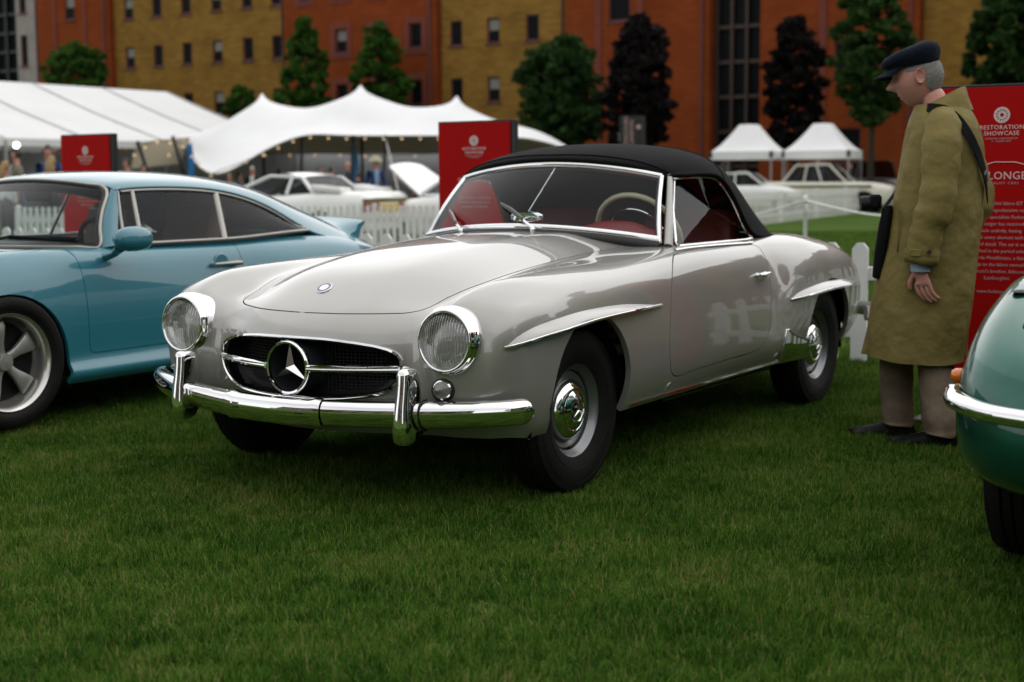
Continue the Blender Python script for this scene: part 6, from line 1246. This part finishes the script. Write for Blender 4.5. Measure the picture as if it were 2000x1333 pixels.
for k_, (u, v, d, j, hr) in enumerate([(448,347,44,BEIGEJ,'blonde'),(468,345,45,GREYJ,'brown'),(520,347,46,BLACKJ,'dark'),(545,338,46,BLACKJ,'dark'),(570,342,47,GREYJ,'brown'),(592,340,46,BLACKJ,'dark'),(625,332,43,GREYJ,'dark'),(646,334,44,BLACKJ,'brown'),(655,346,42,NAVY,'dark'),(700,345,42,BLACKJ,'brown'),(778,345,46,GREYJ,'dark'),(815,342,46,BLACKJ,'dark'),(845,340,45,NAVY,'dark')]):
    bystander(['fair-haired visitor in beige furthest left under the stretch tent','grey-jacketed visitor next to the fair-haired one in the tent','dark-haired visitor just right of the white-shirted person','visitor in black below the first tent pole','visitor in grey right of the first tent pole','dark-haired visitor left of the white coupe roof','taller dark-haired visitor in grey above the coupe roof','brown-haired visitor in black above the coupe roof','visitor in navy in front of the bald man','brown-haired visitor in black right of the bald man','visitor in grey behind the raised white bonnet','visitor in black right of the raised bonnet','visitor in navy just left of the red board'][k_], u, v, d, j, DENIM, hr, (k_*67) % 360)
bystander('person at the left leg of the left gazebo', 1412, 306, 49, GREYJ, DENIM, 'brown', 90)
bystander('person in pale blue behind the cream saloon roof', 1598, 308, 52, cloth('pale_blue_top', (.40,.48,.58)), DENIM, 'white', -60)
bystander('person in dark clothes beside the dark vintage car', 1662, 318, 53, BLACKJ, DENIM, 'brown', -90)

# ================================================================ man in the raincoat
COAT = mat('olive_raincoat', (.200,.158,.052), .6, noise=(1.5,(.184,.145,.047),.35,.7), bump=(3.2,.55), sheen=0, spec=.15); COAT.node_tree.nodes['Bump'].inputs['Distance'].default_value = .12; TROUS = mat('brown_trousers', (.33,.245,.18), .85, noise=(5,(.10,.07,.05),.35,.7), bump=(12,.4)); CAPM = mat('navy_cap_wool', (.003,.007,.014), .95, noise=(60,(.006,.011,.02),.4,.7), bump=(160,.5), sheen=.05, spec=.15); SHOE = mat('black_shoe_leather', (.006,.006,.006), .45, spec=.12); SHIRTB = mat('pale_blue_cuff', (.30,.38,.50), .8)
def build_man():
    root = thing('person', 'older man in olive raincoat and navy flat cap looking down at the roadster', 'person', (-1.641,1.553,0), R(-78)); root.scale = (.978,.978,.978)
    # -- body: torso, limbs and hands as one skinned surface, head joined on
    V = [(-.04,0,.92),(-.06,0,1.10),(-.08,0,1.28),(-.075,0,1.42),(-.040,0,1.49),(-.012,0,1.57)]; E = [(0,1),(1,2),(2,3),(3,4),(4,5)]; Rr = [(.13,.10),(.12,.10),(.14,.10),(.07,.06),(.060,.064),(.060,.062)]
    def chain(a, pts, rs):
        for p, r_ in zip(pts, rs): V.append(p); Rr.append(r_); E.append((a, len(V)-1)); a = len(V)-1
        return a
    hips = chain(0, [(-.06,.09,.86),(-.07,.095,.48),(-.10,.10,.11)], [.085,.06,.045]); chain(0, [(.05,-.08,.86),(.10,-.085,.48),(.09,-.09,.11)], [.085,.06,.045])
    wr = chain(3, [(-.09,.165,1.39),(-.075,.235,1.10),(-.015,.245,.845),(-.012,.245,.80),(-.018,.247,.765),(-.028,.247,.735)], [.06,.045,.031,.027,(.020,.034),(.018,.037)])
    for k, (dx, L_) in enumerate(((.034,.9),(.012,1.0),(-.010,.94),(-.030,.78))):
        b = (-.028+dx*.9, .247, .722); chain(wr, [b, (b[0]-.012*L_, .243, b[2]-.036*L_), (b[0]-.032*L_, .232, b[2]-.062*L_), (b[0]-.050*L_, .222, b[2]-.074*L_)], [.0105,.0090,.0085,.0075])
    chain(wr-1, [(.018,.240,.757),(.030,.232,.725),(.026,.225,.698)], [.012,.0105,.009])
    chain(3, [(-.11,-.165,1.38),(-.22,-.22,1.12),(-.17,-.20,.96)], [.06,.045,.035])
    me = skin_mesh('body', V, E, Rr, [SKIN], [0]*len(E), 2)
    Hd = head_grid(56, 44); Th = Ry(R(11)); H0 = np.array([.034,0,1.606]); Hd = Hd*np.array([1.06,1.04,1.03]); hm = MB(); hm.grid(np.einsum('ij,abj->abi', Th, Hd)+H0, cu=True)
    for sd in (1,-1):   # ears and eyes are shaped into the head
        ec = H0 + Th @ np.array([-.008,.071*sd,.0]); A = []
        for r_, h_ in ((1,0),(1.04,.010),(.9,.017),(.72,.012),(.4,.006),(.05,.004)): A.append([ec+Th @ (Rz(.35*sd) @ np.array([.021*r_*math.cos(t)-.002, h_*sd, .033*r_*math.sin(t)*(1.1 if math.sin(t) > 0 else .95)])) for t in np.linspace(0,2*PI,18,endpoint=False)])
        hm.grid(A, cv=True)
    hmesh = hm.mesh('h', SKIN, angle=80); bm = bmesh.new(); bm.from_mesh(me); bm.from_mesh(hmesh); bm.to_mesh(me); bm.free(); bpy.data.meshes.remove(hmesh); me.shade_smooth(); body = link('body', me, root)
    m = MB(); 
    for sd in (1,-1):
        c = H0+Th @ np.array([.083,.027*sd,.010]); m.lathe([(.0125,-.006),(.0115,.0),(.008,.004),(.0005,.006)], c, Th @ np.array([1,.25*sd,-.05]), 16)
    m.build('eyes', mat('eye', (.25,.24,.22), .2), body)
    m = MB()
    for sd in (1,-1): m.tube([H0+Th @ np.array([.092,.012*sd,.030]), H0+Th @ np.array([.094,.030*sd,.036]), H0+Th @ np.array([.080,.048*sd,.030])], [.003,.005,.003], 6)
    m.build('eyebrows', HAIRC['white'], body)
    # hair round the sides and back
    Hh = head_grid(56, 44)*np.array([1.095,1.085,1.055]); Hh[...,0] -= .003; hm = MB(); hm.grid(np.einsum('ij,abj->abi', Th, Hh)+H0, cu=True); me = hm.mesh('hair', HAIRC['white']); bm = bmesh.new(); bm.from_mesh(me); Ti = np.linalg.inv(Th)
    def drop(f):
        p = Ti @ (np.array(f.calc_center_median())-H0); return p[2] > .075 or p[2] < (-.075 if p[0] < -.045 else (-.05 if p[0] < -.03 else -.005)) or p[0] > .038 or (p[0] > .012 and p[2] < .028) or (abs(p[0]+.008) < .028 and abs(p[2]) < .04 and abs(p[1]) > .05 and p[2] < .03)
    bmesh.ops.delete(bm, geom=[f for f in bm.faces if drop(f)], context='FACES'); bm.to_mesh(me); bm.free(); me.materials.clear(); me.materials.append(mat('grey_hair', (.24,.225,.21), .6, noise=(120,(.13,.12,.11),.4,.6), bump=(180,.6))); link('hair', me, root)
    # flat cap
    A = []; base = Th @ Ry(R(-1)); K = H0+Th @ np.array([.004,0,.068])
    for z, sx, sy, ox in ((-.016,.100,.080,.0),(-.004,.108,.088,.002),(.014,.122,.100,.008),(.034,.124,.102,.008),(.054,.110,.092,.002),(.068,.080,.068,-.006),(.076,.035,.03,-.01)):
        A.append([K+base @ np.array([ox+sx*math.cos(t)+(.012 if math.cos(t) > .3 else 0), sy*math.sin(t), z-(.012*math.cos(t) if z > 0 else 0)]) for t in np.linspace(0,2*PI,36,endpoint=False)])
    A.append([K+base @ np.array([-.012,0,.077])]*36); m = MB(); m.grid(A, cv=True); cp = m.build('flat_cap', CAPM, root, angle=80)
    m = MB(); A = []
    for t in np.linspace(-1.15,1.15,19): A.append([K+base @ np.array([.085*math.cos(t)*r_+.01+(.085*(r_-1)*1.0), .086*math.sin(t)*min(r_,1.05), -.006-.030*(r_-1)*2.2+.006*(1-abs(t))]) for r_ in (.98,1.15,1.32,1.46)])
    top = np.array(A); m.grid(top); m.grid(top[:, ::-1]+np.array([0,0,-.009])); m.tube(top[:,-1]+np.array([0,0,-.004]), .0055, 8); m.build('cap_peak', CAPM, cp, angle=80)
    # coat
    m = MB(); rows_ = []; tz = [(.385,.240,-.200,.235),(.42,.237,-.200,.233),(.50,.226,-.206,.230),(.62,.208,-.218,.222),(.75,.186,-.232,.216),(.88,.162,-.242,.208),(1.0,.138,-.250,.202),(1.12,.120,-.254,.200),(1.22,.106,-.252,.203),(1.31,.092,-.244,.204),(1.38,.080,-.232,.196),(1.43,.066,-.212,.166),(1.465,.052,-.192,.130),(1.49,.045,-.172,.100)]
    for z, fr, bk, hw in tz:
        row = []; c = (fr+bk)/2; a = (fr-bk)/2
        for t in np.linspace(0, 2*PI, 72, endpoint=False):
            e = .88; x = math.copysign(abs(math.cos(t))**e, math.cos(t)); y = math.copysign(abs(math.sin(t))**e, math.sin(t))
            low = max(0, (1.05-z)/.65); f_ = 1+low*(.036*math.sin(5*t+1.3+z)+.026*math.sin(9*t+.5+z*3)) + .012*math.sin(3*t+z*9)+.010*math.sin(11*t-z*16)+.008*math.sin(7*t+z*23)
            row.append((c+a*x*f_, hw*y*f_, z+.012*math.sin(t*2+.5)*(z < .45)))
        rows_.append(row)
    m.grid(rows_, cv=True); hem = [[(p[0]*.97-.002, p[1]*.97, p[2]+.004) for p in rows_[0]], [(p[0]*.94, p[1]*.94, p[2]+.05) for p in rows_[0]]]; m.grid([rows_[0]]+hem, cv=True); coat = m.build('raincoat', COAT, root, angle=80)
    def sleeve(pts, rs, nm='sleeve'):
        P_ = smooth_path(pts, 26); rr = np.interp(np.linspace(0,1,26), np.linspace(0,1,len(rs)), rs); rr = rr*(1+.05*np.sin(np.arange(26)*1.9)+.03*np.sin(np.arange(26)*.8+1)); mm = MB(); mm.tube(P_, rr, 20, up=(1,0,0)); return mm.build(nm, COAT, coat, angle=80)
    sleeve([(-.085,.115,1.415),(-.085,.175,1.375),(-.085,.225,1.24),(-.075,.247,1.08),(-.035,.252,.94),(-.015,.250,.815)], [.066,.082,.080,.076,.072,.068])
    sleeve([(-.10,-.115,1.405),(-.12,-.175,1.36),(-.17,-.215,1.22),(-.215,-.225,1.09),(-.19,-.215,1.0),(-.15,-.20,.95)], [.070,.086,.082,.074,.068,.062])
    m = MB(); m.lathe([(.0735,-.012),(.0745,.012)], (-.02,.2505,.865), (.09,0,-1), 28, up=(1,0,0)); m.box((.0,.325,.862), (.045,.006,.03), bev=.002); m.build('cuff_strap', COAT, coat); m = MB(); m.lathe([(.010,0),(.009,.004),(.0005,.004)], (-.055,.322,.866), (-.3,1,0), 14); m.build('cuff_button', mat('brown_button', (.03,.018,.012), .3), coat)
    m = MB(); m.lathe([(.040,-.02),(.042,.018)], (-.015,.249,.800), (0,0,1), 20); m.build('shirt_cuff', SHIRTB, root)
    m = MB(); A = []       # collar
    for t in np.linspace(.55, 2*PI-.55, 30):
        bx = 1 if math.cos(t) < 0 else .5; cx, cy = -.055+.100*math.cos(t), .088*math.sin(t); h = .055+.015*(-math.cos(t)); zc = 1.452-.042*math.cos(t); A.append([(cx*1.0, cy*1.0, zc), (cx, cy*.96, zc+h*.7), (cx+.004, cy*.93, zc+h), (cx-.010*math.cos(t)*-1, cy*1.04, zc+.003+h), (-.055+.122*math.cos(t), .112*math.sin(t), zc+.003+h*.35), (-.055+.145*math.cos(t), .142*math.sin(t), zc-.028)])
    m.grid(A); m.build('collar', COAT, coat, angle=80)
    m = MB(); m.tube([(-.06,.2215,1.02),(-.02,.2235,.86)], .003, 6) if False else m.tube(smooth_path([(.085,.165,1.03),(.088,.172,.95),(.092,.178,.86)], 8), .0045, 6); m.build('pocket_welt', COAT, coat)
    # trousers and shoes
    for nm, pts, rs in (('trouser_leg', [(-.07,.09,.50),(-.075,.095,.40),(-.085,.098,.25),(-.10,.10,.09),(-.10,.10,.06)], [.098,.092,.086,.082,.080]), ('trouser_leg', [(.09,-.08,.50),(.105,-.085,.40),(.105,-.088,.25),(.095,-.09,.09),(.095,-.09,.06)], [.098,.092,.086,.082,.080])):
        P_ = smooth_path(pts, 24); rr = np.interp(np.linspace(0,1,24), np.linspace(0,1,5), rs); rr = rr*(1+.035*np.sin(np.arange(24)*1.3)*np.linspace(.3,1,24)); mm = MB(); mm.tube(P_, rr, 20, up=(1,0,0), ry=rr*.86); mm.build(nm, TROUS, root, angle=80)
    for ox, oy in ((-.10,.10),(.095,-.09)):
        A = []
        for x, hw, h in ((-.075,.020,.05),(-.068,.032,.075),(-.04,.037,.085),(.0,.038,.088),(.05,.040,.078),(.09,.044,.062),(.14,.048,.050),(.185,.044,.040),(.212,.030,.030),(.220,.012,.020)):
            A.append([(ox+x, oy+hw*c_, z) for c_, z in ((-1,.012),(-1.02,.022),(-.92,h*.55),(-.6,h*.88),(0,h),(.6,h*.88),(.92,h*.55),(1.02,.022),(1,.012))])
        m = MB(); m.grid(A); m.build('shoe', SHOE, root, angle=70); m = MB(); o = np.array([[(p[0]+(.004 if i > 4 else -.004), p[1], .013 if j < 2 else 0.0) for j in range(2)] for i, r_ in enumerate(A) for p in [r_[0]]])
        outl = [(r_[0][0], r_[0][1]-.004) for r_ in A]+[(r_[-1][0], r_[-1][1]+.004) for r_ in A[::-1]]; m.prism(outl, 2, 0, .014); m.build('shoe_sole', BLACK, root, smooth=False)
        m = MB(); 
        for q in range(4): m.tube([(ox+.045+.018*q, oy-.02, .086-.006*q),(ox+.045+.018*q, oy+.02, .086-.006*q)], .0025, 5)
        m.build('shoe_laces', BLACK, root)
    return root
MAN = build_man()
# shoulder bag and camera carried by the man: things of their own
SLING = mat('black_nylon', (.005,.005,.0055), .7, bump=(200,.3), spec=.15)
bag = thing('shoulder_bag', 'black nylon camera bag hanging in front of the raincoat', 'bag', (-1.641,1.553,.72), R(-78)); bag.scale = (.978,)*3
m = MB(); A = []
for z, dx, dy in ((0,.014,.05),(.01,.024,.062),(.12,.030,.070),(.24,.028,.068),(.30,.022,.062),(.32,.012,.05)):
    A.append([(.180+z*-.12+dx*math.copysign(abs(math.cos(t))**.6,math.cos(t)), .06+dy*math.copysign(abs(math.sin(t))**.6,math.sin(t)), z) for t in np.linspace(0,2*PI,24,endpoint=False)])
m.grid(A, cv=True); m.f += [tuple(range(24)), tuple(range(120,144))]; m.m += [0,0]; m.build('pouch', SLING, bag)
CO = [(.88,.162,-.242,.208),(1.0,.138,-.250,.202),(1.12,.120,-.254,.200),(1.22,.106,-.252,.203),(1.31,.092,-.244,.204),(1.38,.080,-.232,.196),(1.43,.066,-.212,.166),(1.465,.052,-.192,.130),(1.49,.045,-.172,.100)]
def coat_at(deg, z, out=.016):
    zz = [c[0] for c in CO]; fr, bk, hw = (np.interp(z, zz, [c[k] for c in CO]) for k in (1,2,3)); t = R(deg); return np.array([(fr+bk)/2+((fr-bk)/2+out)*math.copysign(abs(math.cos(t))**.88, math.cos(t)), (hw+out)*math.copysign(abs(math.sin(t))**.88, math.sin(t)), z-.74])
st = smooth_path([coat_at(58,1.478,-.01), coat_at(80,1.475,.02), coat_at(98,1.462,.02), coat_at(115,1.42), coat_at(130,1.35), coat_at(145,1.27), coat_at(160,1.18), coat_at(176,1.08)], 48)
m = MB(); nn = len(st)
A = []
for i in range(nn):
    tg = st[min(i+1,nn-1)]-st[max(i-1,0)]; tg /= np.linalg.norm(tg); ax_ = np.array([-.08,0,st[i][2]-.06]); nr = st[i]-ax_; nr -= tg*(nr@tg); nr /= np.linalg.norm(nr); sd_ = np.cross(tg, nr); A.append([st[i]+sd_*a_+nr*b_ for a_, b_ in ((-.020,-.002),(.020,-.002),(.020,.003),(-.020,.003))])
m.grid(A, cv=True); m.build('strap', SLING, bag, angle=30)
mm_ = MB(); mm_.tube(smooth_path([(.172,.0,.30), coat_at(-25,1.15,.01), coat_at(-45,1.30,.01), coat_at(-65,1.45,.01)], 14), .012, 8, ry=.004); mm_.build('front_strap', SLING, bag)
m = MB(); m.add([p_+(p_-np.array([-.08,0,p_[2]]))*.04 for k_ in (38,39) for p_ in (A[k_][3]*1.04-A[k_][2]*.04, A[k_][2]*1.04-A[k_][3]*.04)], [(0,1,3,2)]); m.add([p_+(p_-np.array([-.08,0,p_[2]]))*.04 for k_ in (41,42) for p_ in (A[k_][3]*1.04-A[k_][2]*.04, A[k_][2]*1.04-A[k_][3]*.04)], [(0,1,3,2)]); m.build('strap_buckle', mat('buckle_grey', (.22,.22,.22), .4, .6), bag)
cm_ = thing('camera', 'small black camera held against the raincoat front', 'camera', (-1.641,1.553,.98), R(-78)); m = MB(); m.box((.19,.09,.07),(.045,.09,.06), bev=.01); m.build('camera_body', SLING, cm_); m = MB(); m.lathe([(.030,0),(.032,.03),(.028,.045),(.0005,.044)], (.208,.10,.065), (1,.3,-.1), 20); m.build('camera_lens', BLACK, cm_)

# ================================================================ cars parked in the background
BGW = paint('white_car_paint', (.84,.84,.82), 0, .4); BGC = paint('cream_car_paint', (.66,.63,.54), 0, .4); BGD = paint('black_car_paint', (.008,.008,.010), 0, .3); OLIVE = mat('olive_stripe', (.14,.14,.04), .5)
def parked(name, label, loc, rz, L, W, paint_, deck, roof, ax, wr=.30, wins=None, lamps=True, rake=None):
    """deck: (x, z) outline of the lower body from tail to nose; roof: (x, z) of base rear, top rear, top front, base front"""
    root = thing(name, label, 'car', loc, rz, 'cars parked behind the fences'); w_ = W/2; X = np.linspace(deck[0][0], deck[-1][0], 40); A = []
    for x in X:
        z = tab(x, deck); e = min(1, max(.0, (min(x-deck[0][0], deck[-1][0]-x))/.35)); s_ = .80+.20*math.sqrt(max(0, 1-(1-e)**2)); zb = .24+.10*(1-e)
        A.append([(x, yy*w_*s_, zz) for yy, zz in ((0,z),(.55,z-.002),(.84,z-.02),(.95,z-.07),(.995,z-.2*(z-.3)-.06),(1.0,.52),(.985,.36),(.94,zb))])
    m = MB(); A = np.array(A); m.grid(A); m.grid(A*np.array([1,-1,1])); 
    for k in (0,-1): r_ = np.vstack([A[k], (A[k]*np.array([1,-1,1]))[::-1]]); o = len(m.v); m.v += [tuple(p) for p in r_]; m.f.append(tuple(range(o,o+len(r_)))); m.m.append(0)
    m.build('body', paint_, root, angle=50)
    (xb, zb), (xr, zr), (xf, zf), (xw, zw) = roof; G = glass('bg_glass', (.25,.27,.28))
    bw, tw = w_*.86, w_*.70
    c = {k: np.array(v) for k, v in dict(rb=(xb,bw,zb), rt=(xr,tw,zr), ft=(xf,tw,zf), fb=(xw,bw,zw)).items()}; Mi = np.array([1,-1,1])
    m = MB(); RA = []
    for t in np.linspace(0,1,9): p = c['rt']*(1-t)+c['ft']*t; p[2] += .05*math.sin(PI*t); RA.append([p*np.array([1,q,1])+np.array([0,0,.035*(1-q*q)]) for q in np.linspace(-1,1,9)])
    m.grid(RA); m.build('roof', paint_, root)
    for sd in (1,-1):
        S_ = np.array([1,sd,1]); m = MB()
        for a, b in (('rb','rt'),('ft','fb')): m.tube([c[a]*S_, c[b]*S_], .035, 6)
        m.tube([c['rt']*S_, c['ft']*S_], .03, 6); m.build('pillar', paint_, root)
        m = MB(); q = [c['rb'], c['rt'], c['ft'], c['fb']]; m.add([p*S_ for p in q], [(0,1,2,3)]); m.build('side_window', G, root, smooth=False)
        for t in (wins or (.45,)): m = MB(); m.tube([(c['rb']*(1-t)+c['fb']*t)*S_, (c['rt']*(1-t)+c['ft']*t)*S_], .03, 6); m.build('door_pillar', paint_, root)
    for nm, a, b in (('windscreen','fb','ft'),('rear_window','rb','rt')): m = MB(); m.add([c[a], c[a]*Mi, c[b]*Mi, c[b]], [(0,1,2,3)]); m.build(nm, G, root, smooth=False)
    m = MB(); m.box(((xb+xw)/2,0,.62),(abs(xw-xb)*.8,W*.8,.3)); m.box(((xb+xw)/2-.2,0,.85),(.12,W*.7,.4)); m.build('interior', mat('bg_interior', (.03,.028,.027), .9), root)
    for x in ax:
        for sd in (1,-1):
            m = MB(); m.lathe([(wr+.05,.0),(wr+.05,.035),(wr,.036)], (x, sd*(w_-.03), wr+.01), (0,sd,0), 28); m.lathe([(wr+.05,.034),(.0005,.034)], (x, sd*(w_-.032), wr+.01), (0,sd,0), 28); m.build('wheel_arch', BLACK, root)
            m = MB(); m.lathe([(wr*.62,.03),(wr*.8,.05),(wr,.03),(wr,-.15)], (x, sd*(w_-.02), wr), (0,sd,0), 28); o = m.build('wheel', RUBBER, root); m = MB(); m.lathe([(wr*.64,.03),(wr*.6,.022),(wr*.3,.03),(.0005,.032)], (x, sd*(w_-.01), wr), (0,sd,0), 24); m.build('rim', ALU, o)
    return root
co = on_z(690, 470); 
def heading(rz): return np.array([math.cos(rz), math.sin(rz)])
rz = R(-86); tail = at_depth(700, 420, 23.5); cen = tail[:2]+heading(rz)*2.0 + np.array([-.83,0])
wc_ = parked('white_coupe', 'white wedge-shaped coupe with louvred pillar behind the picket fence', (cen[0],cen[1],0), rz, 4.0, 1.66, BGW, [(-2.0,.88),(-1.9,.97),(-1.2,.99),(-.5,.95),(.3,.90),(1.2,.78),(1.95,.62)], [(-.95,.95),(-.62,1.22),(.05,1.25),(.95,.90)], (-1.15,1.2), .30, (.30,))
m = MB(); m.box((-2.0,.52,.72),(.04,.42,.15)); m.build('tail_lamp', DEEPRED, wc_); m = MB(); m.box((-2.0,-.52,.72),(.04,.42,.15)); m.build('tail_lamp', DEEPRED, wc_); m = MB(); m.box((-2.01,0,.70),(.03,.50,.13)); m.build('number_plate', mat('yellow_plate', (.70,.46,.03), .4), wc_); m = MB(); m.box((-1.99,0,.83),(.05,1.45,.06)); m.build('rear_panel', OLIVE, wc_)
for sd in (1,-1): m = MB(); m.box((-1.25,.62*sd,1.02),(.62,.34,.10), Ry(-.10), bev=.02); m.build('flying_buttress', BGW, wc_); m = MB(); m.box((-.35,.74,.72),(.16,.02,.05)); m.build('door_handle', BLACK, wc_)
nose = at_depth(790, 400, 25.5); cen = nose[:2]+heading(R(94))*1.55
wh = parked('white_hatchback', 'white car with its bonnet raised beside the red board', (cen[0],cen[1],0), R(-86), 4.2, 1.7, BGW, [(-2.1,.80),(-1.9,.93),(-1,.95),(.3,.93),(.9,.86),(1.5,.78),(2.05,.60)], [(-1.5,.93),(-.9,1.36),(.0,1.38),(.72,.92)], (-1.3,1.3), .30, (.35,.7))
m = MB(); A = [[(.78+.70*t, q*(.68-.10*t**3), .90+.52*t+.07*math.sin(PI*t*.7)*(1-q*q)) for q in np.linspace(-1,1,9)] for t in np.linspace(0,1,8)]; m.grid(A); m.grid(np.array(A)+np.array([.01,0,-.03])); m.build('raised_bonnet', BGW, wh)
cs = at_depth(1618, 345, 47.5)
sal = parked('cream_saloon', 'cream four-door saloon with olive side flash beyond the far fence', (cs[0],cs[1],0), R(98), 4.6, 1.75, BGC, [(-2.3,.92),(-2.1,1.02),(-1.2,1.04),(0,1.03),(.9,1.02),(1.6,.99),(2.25,.86)], [(-1.35,1.03),(-.95,1.56),(.15,1.58),(.72,1.02)], (-1.3,1.35), .33, (.34,.62))
m = MB(); m.box((-.2,-.875,.86),(3.6,.02,.10)); m.box((-.2,.875,.86),(3.6,.02,.10)); m.build('side_flash', OLIVE, sal)
dk = at_depth(1708, 330, 56); parked('dark_vintage_car', 'black vintage car with upright screen right of the cream saloon', (dk[0],dk[1],0), R(60), 4.2, 1.6, BGD, [(-2.0,.85),(-1.5,1.1),(0,1.15),(.5,1.15),(1.7,1.1),(2.0,.9)], [(-1.1,1.12),(-.9,1.75),(.35,1.78),(.5,1.15)], (-1.3,1.4), .36, (.5,))
sc_ = at_depth(1468, 345, 48); parked('small_white_car', 'small white car with dark roof left of the cream saloon', (sc_[0],sc_[1],0), R(100), 3.6, 1.5, BGW, [(-1.8,.80),(-1.6,.92),(0,.93),(1.2,.88),(1.75,.7)], [(-1.2,.92),(-.8,1.30),(.0,1.32),(.55,.92)], (-1.1,1.2), .29, (.45,))
